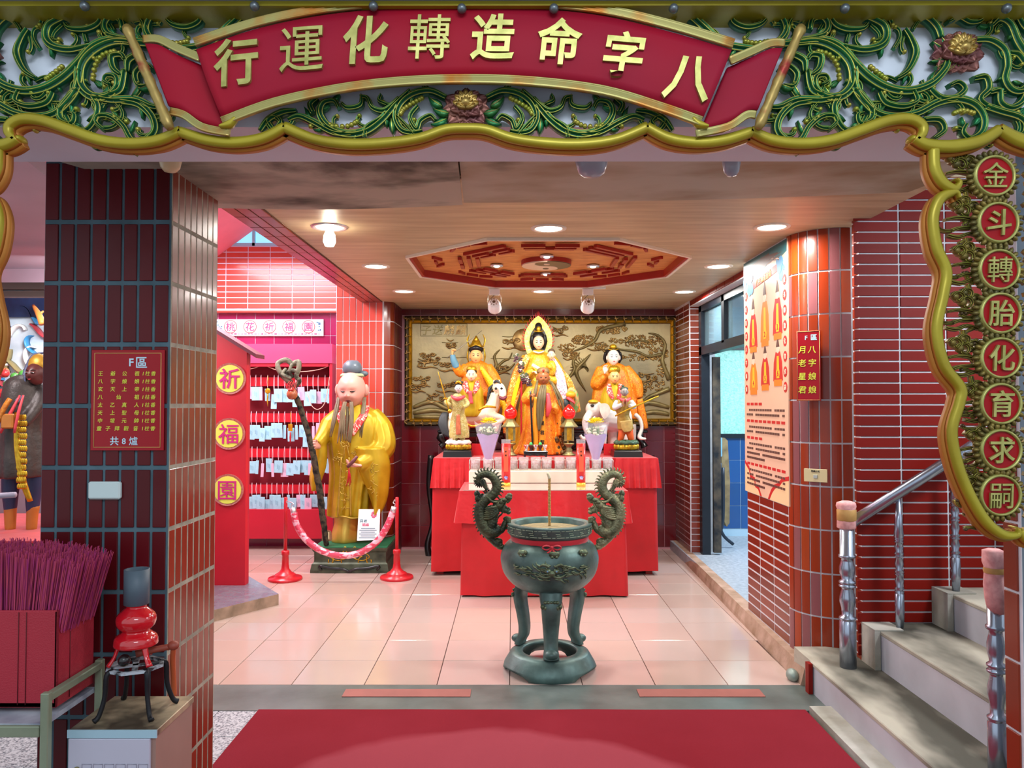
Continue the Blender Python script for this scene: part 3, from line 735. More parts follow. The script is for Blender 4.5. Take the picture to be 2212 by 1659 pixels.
# ============================================================ CARVED SCREEN ON THE LINTEL
m_gr = M('green_bronze_paint', '1c7a48', .38, metal=.45, var=.45, vs=14, col2='2c5a24', bump=.15, bs=60)
m_grd = M('deep_green', '135238', .42, metal=.4, var=.3, vs=12)
m_gilt = M('gilt_edge', 'b0a048', .33, metal=.55, var=.35, vs=22, col2='8c9a34')
m_gold = M('gold_paint', 'a89c2a', .36, metal=.35, var=.18, vs=5, col2='948420', bump=.06, bs=30)
m_goldo = M('gold_orange_side', 'b4742a', .5, metal=.3, var=.2, vs=6)
m_lot = M('lotus_bronze', '8a5a48', .4, metal=.45, var=.4, vs=12, col2='6a3c40')
m_lotg = M('lotus_gold', 'b89a54', .35, metal=.6, var=.3, vs=30)
m_bronze = M('aged_gold', '8c7838', .45, metal=.5, var=.5, vs=20, col2='4c4a2c')
m_red = M('banner_red', '980a22', .6, var=.18, vs=2, col2='88122e', spec=.2)
m_char = M('gilt_character', 'b4b068', .35, metal=.55, var=.3, vs=30, col2='8c8c48')
PR = [(-1, 0), (-.97, .45), (-.8, .72), (-.62, .78), (-.5, .58), (-.2, .80), (-.08, 1), (.08, 1), (.2, .80), (.5, .58), (.62, .78), (.8, .72), (.97, .45), (1, 0)]
PM = [0, 2, 1, 0, 2, 0, 1, 0, 2, 0, 1, 2, 0]
SM = [m_gr, m_gilt, m_grd]
YS = 2.175
mirror = lambda pts: [(2016 - x, y) for x, y in pts]

def vine(x, y, ang, n, k0, k1, step=5):
    out = []; a = math.radians(ang)
    for i in range(n):
        out.append((x, y)); x += step * cos(a); y += step * sin(a); a += k0 + (k1 - k0) * (i / n) ** 1.6
    out.append((x, y)); return out

class Carve:
    def __init__(s, sides): s.sides = sides; s.mb = MB()
    def rib(s, pts, w, d=.03, y0=0, k=5, prof=PR, pm=PM):
        if pm is PM: w = [v * 1.22 for v in w]
        for sd in s.sides:
            ribbon(s.mb, pts if sd > 0 else mirror(pts), w, d, prof, pm, YS, k, y0=y0)
    def curl(s, x, y, ang, n=12, sg=1, w=5, tight=.75, d=.022):
        s.rib(vine(x, y, ang, n, .03 * sg, tight * sg), [w * .9, w, w * .8, w * .9, w * 1.1], d, k=2)
        p = vine(x, y, ang, n, .03 * sg, tight * sg)[-1]
        for sd in s.sides:
            c = P(p[0] if sd > 0 else 2016 - p[0], p[1], YS); r = w * YS / F * 1.15
            s.mb.ell((c.x, YS - d * .6, c.z), (r, d * .6, r), 8, 6, 1)
    def leaf(s, x, y, ang, L=26, w=8, bend=.25, d=.024):
        n = 6; s.rib(vine(x, y, ang, n, bend * .3, bend, L / n), [w * .3, w * .95, w, w * .6, w * .1], d, k=2, prof=[(-1, 0), (-.8, .5), (-.1, .95), (0, .55), (.1, .95), (.8, .5), (1, 0)], pm=[0, 0, 2, 1, 0, 0])
    def stem(s, pts, w, d=.03, every=0, seed=1, L=11, side=None):
        s.rib(pts, w, d)
        if not every: return
        rr = random.Random(seed); q = catmull([V((a, b, 0)) for a, b in pts], 8); acc = 0; sg = 1
        for i in range(1, len(q) - 1):
            acc += (q[i] - q[i - 1]).length
            if acc > every:
                acc = 0; dd = q[i + 1] - q[i]; a = math.degrees(math.atan2(dd.y, dd.x)); sg = side or -sg
                x, y = q[i].x, q[i].y
                if rr.random() < .6: s.curl(x, y, a + sg * 38, rr.randint(L - 3, L + 2), sg * rr.choice((1, 1, -1)), rr.uniform(3.6, 5.2), rr.uniform(.5, .9))
                else: s.leaf(x, y, a + sg * 50, rr.uniform(20, 34), rr.uniform(5, 8), rr.uniform(-.3, .3))

scr = empty('carved_lintel_screen', P(1008, 290, 2.17), 'openwork green and gilt scroll carving along the lintel, edged by a wavy gold border', 'carving')
C3 = lambda L: [(1400 + a / 2.724, b / 2.724) for a, b in L]
C2 = lambda L: [(700 + a / 2.989, b / 2.989) for a, b in L]
main = [
    (C3([(700, 285), (850, 268), (980, 258), (1090, 300), (1165, 370), (1190, 450), (1175, 530), (1110, 585), (1020, 578), (968, 525), (975, 470), (1025, 462), (1042, 492), (1010, 516)]), [7, 10, 12, 11, 9, 7, 5, 4]),
    (C3([(860, 262), (1000, 250), (1110, 290), (1200, 390), (1290, 475), (1400, 535), (1520, 550), (1640, 510), (1720, 430), (1740, 380)]), [6, 9, 10, 10, 9, 8, 7]),
    (C3([(1185, 430), (1205, 540), (1255, 615), (1330, 680), (1440, 702), (1560, 680), (1680, 620), (1800, 598), (1900, 632), (1952, 710), (1940, 790), (1880, 830), (1830, 795), (1850, 745)]), [9, 9, 8, 8, 9, 8, 6, 4]),
    (C3([(620, 310), (460, 285), (380, 235), (310, 170), (240, 112), (150, 85), (20, 78), (-80, 80)]), [8, 9, 10, 9, 7, 5]),
    (C3([(690, 300), (770, 250), (800, 190), (775, 125), (705, 88)]), [8, 8, 7, 4]),
    (C3([(800, 200), (815, 150), (850, 112)]), [7, 6, 1]),
    (C3([(485, 85), (490, 145), (560, 178), (640, 165), (690, 120), (735, 95)]), [4, 6, 6, 5, 4]),
    (C3([(935, 195), (952, 135), (1010, 122), (1042, 165), (1020, 218), (940, 243), (850, 255)]), [6, 6, 7, 7, 6, 4]),
    (C3([(1050, 100), (1080, 160), (1150, 190), (1240, 188), (1270, 160)]), [4, 6, 7, 5, 4]),
    (C3([(1205, 100), (1300, 128), (1370, 170), (1382, 240), (1340, 290), (1240, 310), (1130, 288)]), [6, 8, 9, 9, 8, 5]),
    (C3([(1445, 120), (1530, 92), (1620, 120), (1680, 180), (1700, 240)]), [5, 7, 8, 8, 7]),
    (C3([(1490, 190), (1530, 250), (1555, 330), (1510, 430), (1440, 480)]), [4, 6, 8, 6, 4]),
    (C3([(1990, 170), (2040, 128), (2105, 160), (2150, 260), (2200, 330), (2260, 380)]), [6, 8, 9, 10, 9]),
    (C3([(1850, 260), (1980, 252), (2070, 310), (2090, 400), (2075, 480), (2110, 540), (2170, 550), (2220, 500)]), [6, 8, 8, 8, 8, 6]),
    (C3([(1740, 150), (1800, 120), (1870, 150), (1930, 140), (1960, 90)]), [3, 5, 6, 5, 3]),
    (C3([(1105, 580), (1000, 602), (860, 602), (760, 642), (700, 645)]), [8, 8, 8, 6, 4]),
    (C3([(940, 610), (840, 630), (765, 700), (748, 780), (800, 835), (880, 840), (930, 760), (1000, 702), (1068, 695), (1090, 735), (1050, 775)]), [7, 8, 8, 7, 6, 6, 5, 4]),
    (C3([(1110, 590), (1080, 650), (1100, 725), (1150, 780), (1225, 760), (1265, 700)]), [8, 7, 6, 6, 6]),
    (C3([(1195, 540), (1240, 580), (1300, 660), (1290, 720), (1230, 740), (1215, 695), (1245, 680)]), [8, 8, 8, 6, 5, 4]),
    (C3([(925, 430), (950, 540), (1010, 570)]), [7, 9, 7]), (C3([(920, 370), (945, 340), (1000, 350), (990, 420), (945, 460)]), [5, 6, 8, 7, 5]),
    (C3([(780, 520), (840, 520), (860, 450), (800, 400), (760, 430)]), [4, 6, 7, 6, 4]),
    (C3([(820, 330), (900, 370), (905, 440)]), [7, 9, 4]),
    (C3([(1960, 640), (2050, 670), (2150, 700), (2195, 745), (2180, 800), (2130, 810)]), [8, 8, 8, 7, 5, 4]),
    (C3([(1640, 540), (1700, 590), (1790, 590), (1840, 540), (1800, 500), (1750, 520)]), [6, 7, 7, 6, 5, 4]),
    (C3([(1340, 560), (1380, 620), (1480, 640), (1560, 610), (1540, 550)]), [5, 7, 7, 5, 4]),
    (C3([(1890, 480), (1960, 470), (1980, 540), (1930, 600), (1990, 650)]), [5, 7, 8, 6, 5]),
    (C3([(1600, 720), (1690, 720), (1720, 780), (1660, 830)]), [6, 7, 6, 4]),
    (C3([(1985, 560), (2040, 550), (2050, 620), (2110, 650), (2170, 620), (2200, 560)]), [5, 7, 7, 7, 7, 6]),
    (C3([(2100, 330), (2150, 340), (2200, 400), (2260, 430)]), [5, 7, 7, 7]),
    (C3([(2140, 100), (2180, 170), (2240, 220)]), [5, 7, 7]),
    (C2([(1050, 645), (1150, 602), (1260, 620), (1340, 680), (1372, 770), (1335, 850), (1265, 872), (1200, 862)]), [5, 7, 8, 7, 6, 4]),
    (C2([(1115, 795), (1150, 762), (1215, 795), (1240, 850), (1280, 770), (1230, 700)]), [3.5, 5, 6, 5, 4]),
    (C2([(1280, 600), (1380, 695), (1460, 785), (1560, 858), (1680, 880), (1800, 835), (1858, 750), (1835, 680), (1765, 668), (1735, 715)]), [4, 8, 9, 9, 8, 7, 5, 4]),
    (C2([(1350, 650), (1440, 728), (1520, 712), (1552, 650), (1600, 640)]), [5, 6, 5, 4, 3]),
    (C2([(1465, 628), (1478, 665), (1430, 690)]), [3, 4, 3]),
    (C2([(1590, 630), (1600, 695), (1680, 712), (1720, 680)]), [3, 5, 5, 3]),
    (C2([(1620, 872), (1760, 872), (1900, 800), (1990, 765), (2060, 790)]), [5, 7, 7, 6, 4]),
    (C2([(1240, 905), (1300, 830), (1370, 760)]), [2, 4, 3]),
    (C2([(1570, 905), (1560, 840), (1460, 775)]), [4, 6, 3]),
    (C2([(1900, 745), (1920, 690), (1870, 650)]), [6, 6, 3]),
    (C2([(2080, 880), (2150, 860), (2190, 800), (2150, 770), (2110, 800), (2130, 840)]), [4, 6, 6, 5, 4]),
    (C2([(2010, 730), (2100, 740), (2190, 790), (2240, 860)]), [4, 7, 7, 5]),
]
for i, (pts, w) in enumerate(main):
    L = sum(math.dist(a, b) for a, b in zip(pts, pts[1:]))
    for sd in (1, -1):
        c = Carve((sd,)); c.stem(pts, w, .032, every=(34 if L > 130 else 0), seed=i + 3, L=9); tag(obj('scroll_vine', c.mb, SM, scr), kind='stuff' if L > 130 else None)
c = Carve((1, -1)); rr = random.Random(11)
for i in range(46):     # the small curls that fill the gaps
    x, y = rr.uniform(1560, 2215), rr.uniform(40, 262)
    if x < 1730 and y > 110: x += 170
    if rr.random() < .65: c.curl(x, y, rr.uniform(0, 360), rr.randint(7, 11), rr.choice((-1, 1)), rr.uniform(3.5, 5.5), rr.uniform(.5, .9), .018)
    else: c.leaf(x, y, rr.uniform(0, 360), rr.uniform(22, 36), rr.uniform(6, 9), rr.uniform(-.3, .3), .018)
for i in range(9):
    c.curl(1620 + i * 10, 40 + rr.uniform(0, 30), rr.uniform(0, 360), 7, 1, 4, .6, .016)
o = obj('small_curls', c.mb, SM, scr); tag(o, kind='stuff')
c = Carve((1, -1))     # pearly seed rows inside the big curls
for (pts) in (C3([(985, 320), (1050, 340), (1095, 400), (1110, 480)]), C3([(560, 262), (620, 272), (690, 262)]), C3([(10, 118), (60, 120), (120, 135), (150, 160)]), C2([(1205, 650), (1260, 680), (1320, 720), (1340, 750)]), C2([(1620, 800), (1680, 830), (1780, 830)]), C3([(1780, 680), (1830, 665), (1890, 680)]), C3([(1380, 480), (1340, 450), (1290, 410)])):
    q = catmull([V((a, b, 0)) for a, b in pts], 3)
    for p in q:
        for sd in (1, -1):
            w3 = P(p.x if sd > 0 else 2016 - p.x, p.y, YS); c.mb.ell((w3.x, YS - .018, w3.z), (.0075, .010, .0075), 8, 6, 1)
tag(obj('seed_rows', c.mb, SM, scr), kind='stuff')

def petal(mb, x, y, ang, L, w, d=.03, y0=0, mi=0):
    ribbon(mb, vine(x, y, ang, 6, 0, 0, L / 6), [w * .45, w * .85, w, w * .98, w * .7, w * .12], d, [(-1, .3), (-.8, .62), (-.4, .5), (0, .42), (.4, .5), (.8, .62), (1, .3), (.5, 0), (-.5, 0)], [mi], YS, 2, y0=y0)
def lotus(x, y, r, parent, squash=.8):
    mb = MB()
    for k in range(11): a = 360 / 11 * k + 8; petal(mb, x, y, a, r * (1 if abs(sin(math.radians(a))) < .7 else squash), r * .40, .03, 0)
    for k in range(9): petal(mb, x, y - 3, 360 / 9 * k, r * .72 * (1 if abs(sin(math.radians(40 * k))) < .7 else squash), r * .33, .04, .01)
    for k in range(7): petal(mb, x, y - 2, 180 + 180 / 6 * k, r * .55, r * .16, .045, .018, 1)
    for k in range(7): petal(mb, x, y + r * .2, 195 + 150 / 6 * k, r * .42, r * .10, .05, .026, 1)
    c = P(x, y, YS); s = r * YS / F
    mb.ell((c.x, YS - .03, c.z), (s * .3, .035, s * .26), 14, 8, 1)
    return obj('lotus_flower', mb, [m_lot, m_lotg], parent)
lotus(1008, 235, 50, scr); lotus(2063, 118, 56, scr); lotus(2016 - 2063, 118, 56, scr)
c = Carve((1, -1))
for a in (200, 160, 20, -20, 40): c.leaf(2063, 122, a + (180 if a < 90 else 0), 62, 12, .1, .02)
for x, y, a in ((1050, 262, 25), (1045, 250, -10), (1060, 235, -30)): c.leaf(x, y, a, 36, 11, -.1, .025)
for x, y, a in ((1168, 262, 95), (1707, 200, 200), (1722, 215, 240)): c.leaf(x, y, a, 34, 9, 0, .03)
tag(obj('leaf_sprays', c.mb, [m_gr, m_gilt, m_bronze], scr), kind='stuff')

# gold border: face and warm side
GP = [(-1, 0), (-1, .55), (-.75, .86), (-.3, 1), (.3, 1), (.75, .86), (1, .55), (1, 0)]
def border(pts, w, side, parent, Y=2.165, d=.05):
    if len(side) > 1: return [border(pts, w, (sd,), parent, Y, d) for sd in side]
    mb = MB()
    for sd in side: ribbon(mb, pts if sd > 0 else mirror(pts), w, d * .55, GP, [1, 0, 0, 0, 0, 0, 1], Y, 7, y0=d * .45)
    for sd in side:
        for e0 in (0, -1):
            x, y = (pts if sd > 0 else mirror(pts))[e0]; q0 = P(x, y, Y); r0 = w[e0] * .8 * Y / F; mb.ell((q0.x, Y - d * .42, q0.z), (r0, d * .5, r0), 12, 8)
    for sd in side:
        pp = [(x - 4 * sd, y + 5) for x, y in (pts if sd > 0 else mirror(pts))]
        ribbon(mb, pp, [v * .98 for v in w], d * .5, [(-1, 0), (-1, 1), (1, 1), (1, 0)], [1], Y, 7)
    return obj('border_moulding', mb, [m_gold, m_goldo], parent)
hf = [(1052, 290), (1110, 309), (1190, 319), (1262, 320), (1330, 310), (1394, 284)]
border(mirror(hf)[::-1] + [(1008, 287)] + hf, [12, 11, 12, 12, 11, 11, 11, 11, 11, 12, 12, 11, 12], (1,), scr)
border([(1392, 284), (1440, 308), (1500, 317), (1560, 311), (1616, 294)], [11, 12, 12, 12, 11], (1, -1), scr)
border([(1613, 292), (1660, 312), (1720, 319), (1785, 312), (1850, 290), (1905, 271), (1950, 267), (1976, 280), (1978, 298), (1964, 312)], [11, 12, 12, 12, 12, 12, 12, 11, 10, 8], (1, -1), scr)
border([(1960, 308), (1990, 322), (2045, 325), (2100, 314), (2142, 290)], [11, 13, 14, 13, 12], (1, -1), scr)
border([(2140, 288), (2180, 310), (2235, 326), (2290, 320)], [12, 15, 14, 14], (1, -1), scr)

# rail with knobs
b = MB(); z0, z1 = P(1100, 22, 2.1).z, P(1100, -4, 2.1).z
b.b2((-4.4, 2.075, z0), (4.4, 2.2, z1)); rl = tag(obj('gilt_rail', b, m_gold), 'flat gold rail with grey knobs along the top of the carved lintel', 'rail')
for x in (178, 547, 805, 997, 1197, 1457, 1829, 2180):
    p = P(x, 9 if x < 900 else 14, 2.06); b = MB(); b.lathe([(.001, -.014), (.008, -.012), (.013, -.004), (.012, .004), (.007, .012)], (0, 0, 0), 14)
    o2 = MB().join(b, Matrix.Translation((p.x, 2.070, p.z)) @ Matrix.Rotation(-PI / 2, 4, 'X') @ Matrix.Scale(-1, 4, V((0, 0, 1)))); obj('knob', o2, M('grey_knob', '6c7478', .35, metal=.6), rl)

# ============================================================ BANNER
ban = empty('scroll_banner', P(1008, 100, 2.12), 'carved red scroll banner with eight gilt characters on the lintel', 'banner')
YB = 2.125
def bp(x, y, d=0): p = P(x, y, YB); return V((p.x, YB - d, p.z))
top = smoothpoly([(433, 117), (560, 74), (700, 45), (850, 30), (1008, 26), (1150, 30), (1300, 46), (1440, 79), (1574, 118)], 6)
bot = smoothpoly([(487, 262), (600, 222), (740, 192), (870, 177), (1008, 172), (1150, 177), (1300, 196), (1420, 230), (1514, 262)], 6)
def sheet(ta, ba, name, dfn, parent=ban):
    n = len(ta); mb = MB(); rows = []
    for i in range(n):
        t = i / (n - 1); r = []
        for j in range(9):
            u = j / 8; r.append(bp(ta[i][0] + (ba[i][0] - ta[i][0]) * u, ta[i][1] + (ba[i][1] - ta[i][1]) * u, dfn(t, u)))
        rows.append(r + [p + V((0, .014, 0)) for p in r[::-1]])
    mb.grid(rows, True, True); return obj(name, mb, m_red, parent)
sheet(top, bot, 'banner_panel', lambda t, u: .030 + .012 * sin(PI * u))
lt = smoothpoly([(321, 102), (350, 104), (390, 124), (442, 144)], 6); lb = smoothpoly([(371, 235), (400, 243), (440, 268), (490, 282)], 6)
rt = smoothpoly([(1685, 112), (1660, 112), (1620, 128), (1570, 147)], 6); rb_ = smoothpoly([(1632, 243), (1610, 244), (1570, 268), (1512, 284)], 6)
sheet(lt, lb, 'banner_fold', lambda t, u: .022 - .02 * t + .006 * sin(PI * t)); sheet(rt, rb_, 'banner_fold', lambda t, u: .022 - .02 * t + .006 * sin(PI * t))
BPR = [(-1, 0), (-1, .9), (-.72, 1), (-.66, .7), (-.42, 1), (-.36, .7), (0, 1), (.06, .7), (.36, 1), (.42, .7), (.72, 1), (1, .9), (1, 0)]
m_bandg = M('gilt_band', 'a8a060', .35, metal=.5, var=.5, vs=9, col2='b8762c', thresh=(.32, .5))
def band(pts, w, d, y0):
    mb = MB(); ribbon(mb, pts, w, d, BPR, [0], YB, 5, y0=y0); return obj('gilt_band', mb, [m_bandg], ban)
band([(431, 104), (560, 62), (700, 33), (850, 18), (1008, 14), (1150, 18), (1300, 34), (1440, 66), (1577, 107)], [9, 10], .014, .026)
band([(490, 272), (600, 232), (740, 202), (870, 187), (1008, 182), (1150, 187), (1300, 206), (1420, 241), (1508, 272)], [9, 10], .014, .026)
band([(316, 92), (350, 92), (392, 112), (440, 132)], [8, 9], .010, .014); band([(1690, 100), (1660, 100), (1618, 118), (1572, 138)], [8, 9], .010, .014)
band([(374, 246), (404, 254), (444, 280), (502, 292)], [8, 8], .010, .014); band([(1628, 254), (1608, 254), (1568, 279), (1500, 294)], [8, 8], .010, .014)
for s in (1, -1):   # rolled gilt corner behind the fold and the rod
    X = lambda x: x if s > 0 else 2008 - x
    mb = MB(); ribbon(mb, [(X(1524), 282), (X(1504), 276), (X(1490), 264)], [3, 9, 4], .02, GP, [0], YB, 5, y0=.02); obj('rolled_corner', mb, [m_gold], ban)
    mb = MB(); A, B = bp(X(1722), 70, .035), bp(X(1628), 288, .035); dd = B - A
    nn = 22; pts = [A + dd * i / nn for i in range(nn + 1)]; rad = [.010 + (.006 if i in (1, nn - 2) else .0035 if i in (2, nn - 3, nn - 1) else .0015 * (i % 3 == 0) + (.003 if 3 < i < 19 else 0)) for i in range(nn + 1)]
    mb.tube(pts, rad, 12, fn=lambda t, a: 1 + .08 * sin(3 * a + t * 40)); obj('rod', mb, M('reddish_gilt_rod', '9c8448', .4, metal=.5, var=.8, vs=14, col2='8c2c24', thresh=(.3, .42)), ban)
for ch, x, y, h, r, sh in (('行', 523, 150, 108, 10, .12), ('運', 662, 122, 112, 7, .1), ('化', 797, 103, 112, 3, .1), ('轉', 932, 97, 106, 0, .06), ('造', 1067, 97, 106, -1, .08), ('命', 1206, 107, 106, -5, .06), ('字', 1342, 134, 104, -8, .1), ('八', 1480, 180, 112, -12, .1)):
    s = YB / F; c = bp(x, y, .036)
    text_obj('character', ch, c, h * s * .97, m_char, ban, bold=.022 if ch not in '轉運' else .004, depth=.014, rot=math.radians(r * .6), sx=.92, shear=sh)

# ============================================================ SIDE PANEL WITH MEDALLIONS
sp = empty('carved_side_panel', P(2120, 1150, 2.17), 'narrow gilt openwork panel with a column of eight red medallions at the right edge', 'carving')
bpts = [(2002, 332), (2004, 372), (2020, 402), (2044, 416), (2055, 404), (2048, 396)]
border(bpts, [12, 12, 12, 10, 6, 4], (1,), sp)
bpts2 = [(2054, 436), (2050, 426), (2040, 424), (2014, 438), (2000, 480), (2008, 540), (2028, 590), (2022, 640), (2008, 715), (2024, 790), (2058, 838), (2056, 870), (2040, 930), (2052, 1000), (2078, 1066), (2112, 1122), (2148, 1150), (2178, 1150), (2178, 1136)]
border(bpts2, [4, 6, 9, 12, 12, 12, 12, 12, 12, 12, 12, 12, 12, 12, 12, 12, 11, 8, 4], (1,), sp)
border([(2188, 1140), (2190, 1152), (2212, 1166), (2250, 1160)], [5, 10, 12, 12], (1,), sp)
sp2 = empty('carved_side_panel', P(-100, 1150, 2.17), 'gold-bordered gilt openwork panel cut off by the left edge of the picture', 'carving')
border(bpts, [12, 12, 12, 10, 6, 4], (-1,), sp2); border([(x, y) for x, y in bpts2], [4, 6, 9, 12, 12, 12, 12, 12, 12, 12, 12, 12, 12, 12, 12, 12, 11, 8, 4], (-1,), sp2)
PMG = [0, 0, 2, 0, 1, 0, 2, 0, 1, 0, 2, 0, 0]
for side, par in (((1,), sp), ((-1,), sp2)):
    c = Carve(side); rr = random.Random(5)
    for i in range(24):
        y = 345 + i * 33; xl = interp([2030, 2040, 2035, 2050, 2045, 2035, 2040, 2070, 2078, 2062, 2076, 2110], (y - 340) / 800)
        k = i % 3
        if k == 0:
            for dx, dy, r in ((14, 0, 9), (34, -8, 8), (30, 12, 10), (52, 4, 8)):
                c.rib(vine(xl + dx - r, y + dy, -60, 15, .25, .62, r * .42), [3, 3.4, 2.8, 2], .026, prof=PR, pm=PMG, k=1)
                p = P((xl + dx) if side[0] > 0 else 2016 - xl - dx, y + dy, YS); c.mb.ell((p.x, YS - .010, p.z), (r * .00125, .014, r * .00125), 12, 8, 0)
        elif k == 1:
            c.rib([(xl, y), (xl + 30, y - 5), (xl + 62, y + 2), (xl + 58, y + 16), (xl + 30, y + 18), (xl + 12, y + 24)], [3, 4, 5, 5, 4, 5], .024, pm=PMG, k=4)
            c.curl(xl + 14, y + 24, 180, 8, 1, 3.6, .8)
        else:
            c.rib([(xl + 2, y), (xl + 26, y + 4), (xl + 50, y - 4), (xl + 74, y + 4)], [4, 5, 4, 3], .020, pm=PMG, k=4); c.curl(xl + 40, y + 6, 80, 8, -1, 4, .7)
    for i in range(34):
        y = 350 + i * 24; c.curl(2098 + rr.uniform(-6, 4) + (y - 350) * .015, y, rr.uniform(120, 240), 6, rr.choice((-1, 1)), 3.5, .6, .016)
        if side[0] > 0: c.curl(2208 + rr.uniform(-4, 4), y, rr.uniform(-60, 60), 7, rr.choice((-1, 1)), 4, .6, .02)
    tag(obj('cloud_scrolls', c.mb, [m_bronze, M('brown_recess', '4c3c24', .5, metal=.3), m_gilt], par), kind='stuff')
m_medr = M('medallion_red', 'a00412', .45, spec=.25, coat=.06, var=.15, vs=6)
for ch, x, y in zip('金斗轉胎化育求嗣', (2150, 2158, 2160, 2163, 2164, 2164, 2164, 2163), (379, 480, 582, 676, 773, 872, 972, 1070)):
    c = P(x, y, 2.13); s = 2.13 / F
    rot = Matrix.Translation((c.x, 2.145, c.z)) @ Matrix.Rotation(PI / 2, 4, 'X')
    mb = MB(); pr_ = MB()
    for k in range(26):
        a = 2 * PI * k / 26; pr_.ell((cos(a) * 50 * s, sin(a) * 50 * s, .004), (9 * s, 5.4 * s, .010), 8, 6, 1, R=Matrix.Rotation(a, 3, 'Z'))
    pr_.lathe([(48 * s, -.02), (52 * s, .0), (44 * s, .006), (40 * s, .0)], n=36, mi=1, caps=False)
    mb.join(pr_, rot); med = obj('medallion', mb, [m_gold, m_bronze], sp)
    a = MB(); a.lathe([(.001, .010), (40 * s, .010), (41 * s, .0)], n=36, mi=0, caps=False, smooth=False); obj('disc', MB().join(a, rot), m_medr, med)
    a = MB(); a.lathe([(39.5 * s, .008), (40 * s, .018), (44 * s, .018), (46 * s, .006)], n=36, caps=False); obj('ring', MB().join(a, rot), m_char, med)
    text_obj('character', ch, (c.x, 2.134, c.z), 60 * s, m_char, med, bold=.012 if ch not in '轉嗣金' else .001, depth=.008, sx=.95, shear=.05)
# ============================================================ FIGURES
def brocade(name, c1, c2, c3=None, rough=.5, scale=26, metal=0):
    """two or three colours in a fine woven or painted floral pattern"""
    if name in MATS: return MATS[name]
    m = M(name, c1, rough, metal=metal); nt = m.node_tree; N = nt.nodes; L = nt.links
    tc = N.new('ShaderNodeTexCoord'); v = N.new('ShaderNodeTexVoronoi'); v.inputs['Scale'].default_value = scale; L.new(tc.outputs['Object'], v.inputs['Vector'])
    n = N.new('ShaderNodeTexNoise'); n.inputs['Scale'].default_value = scale * .7; n.inputs['Detail'].default_value = 3; n.inputs['Distortion'].default_value = 2.5; L.new(tc.outputs['Object'], n.inputs['Vector'])
    r = N.new('ShaderNodeValToRGB'); r.color_ramp.interpolation = 'CONSTANT'; e = r.color_ramp.elements
    e[0].position = 0; e[0].color = lin(c1); e[1].position = .54; e[1].color = lin(c2)
    if c3: q = e.new(.62); q.color = lin(c3); q2 = e.new(.70); q2.color = lin(c1)
    L.new(n.outputs['Fac'], r.inputs[0]); L.new(r.outputs[0], N['Principled BSDF'].inputs['Base Color'])
    bp = N.new('ShaderNodeBump'); bp.inputs['Strength'].default_value = .35; bp.inputs['Distance'].default_value = .004; L.new(v.outputs['Distance'], bp.inputs['Height']); L.new(bp.outputs[0], N['Principled BSDF'].inputs['Normal'])
    return m

def px(n, Y): return n * Y / F
def robe_mb(rows, Y, folds=(9, .07), seg=40, seed=0, close=True):
    """rows: (centre px, py, half width px, half depth m[, dy]) from top to bottom"""
    mb = MB(); R = []; k = 5; rr = []
    q = catmull([V((r[0], r[1], r[2])) for r in rows], k); d = catmull([V((r[3], r[4] if len(r) > 4 else 0, 0)) for r in rows], k)
    for i in range(len(q)):
        t = i / (len(q) - 1); c = P(q[i].x, q[i].y, Y); hx = px(q[i].z, Y); hy = d[i].x; row = []
        for j in range(seg):
            a = 2 * PI * j / seg
            f = 1 + folds[1] * (t ** 1.2) * (sin(folds[0] * a + seed + 1.3 * sin(2 * a + t * 2)) + .5 * sin(folds[0] * 1.7 * a + 2 + seed))
            row.append(V((c.x + hx * f * cos(a), Y + d[i].y + hy * f * sin(a), c.z)))
        R.append(row)
    mb.grid(R, True, True); return mb
def limb(mb, pts, rad, Y, k=5, n=12, flat=1):
    """pts (px, py, dy), radii in px"""
    mb.tube([V((P(a, b, Y).x, Y + c, P(a, b, Y).z)) for a, b, c in pts], [px(r, Y) for r in rad], n, k, flat=flat, caps=True)

def head_mb(c, hw, hh, hd, yaw=0, pitch=0, n=30, m=24, jaw=.26, brow=0, nose=.22, nw=.13, fore=0, ears=True, smile=0, young=0):
    R = Matrix.Rotation(yaw, 3, 'Z') @ Matrix.Rotation(pitch, 3, 'X')
    G = lambda x, z, x0, z0, sx, sz: math.exp(-((x - x0) / sx) ** 2 - ((z - z0) / sz) ** 2)
    def fn(q):
        x, y, z = q
        if z < 0: x *= 1 - jaw * (-z) ** 1.7; 
        if y < 0:
            ax = abs(x)
            y -= nose * (G(x, z, 0, -.16, nw, .16) + .5 * G(x, z, 0, .02, nw * .6, .2))
            y -= .05 * G(ax, z, .13, -.22, .07, .07)
            y += .10 * G(ax, z, .36, .06, .2, .12)
            y -= .05 * G(ax, z, .36, .04, .13, .07)
            y -= .05 * G(ax, z, .36, .24, .25, .07)
            y -= .07 * G(ax, z, .42, -.28, .2, .18) * (1 + smile)
            y -= .08 * G(x, z, 0, -.47, .17, .045) + .08 * G(x, z, 0, -.56, .15, .045)
            y += .04 * G(x, z, 0, -.52, .22, .02)
            y -= .08 * G(x, z, 0, -.80, .2, .13)
            y -= fore * G(x, z, 0, .5, .5, .36)
        return V((x, y, z))
    mb = MB(); mb.ell(c, (hw, hd, hh), n, m, R=R, fn=fn)
    if ears:
        for s in (-1, 1):
            mb.ell(V(c) + R @ V((s * hw * 1.0, hd * .05, -hh * .05)), (hw * .15, hd * .18, hh * .30), 12, 9, R=R)
    return mb, R

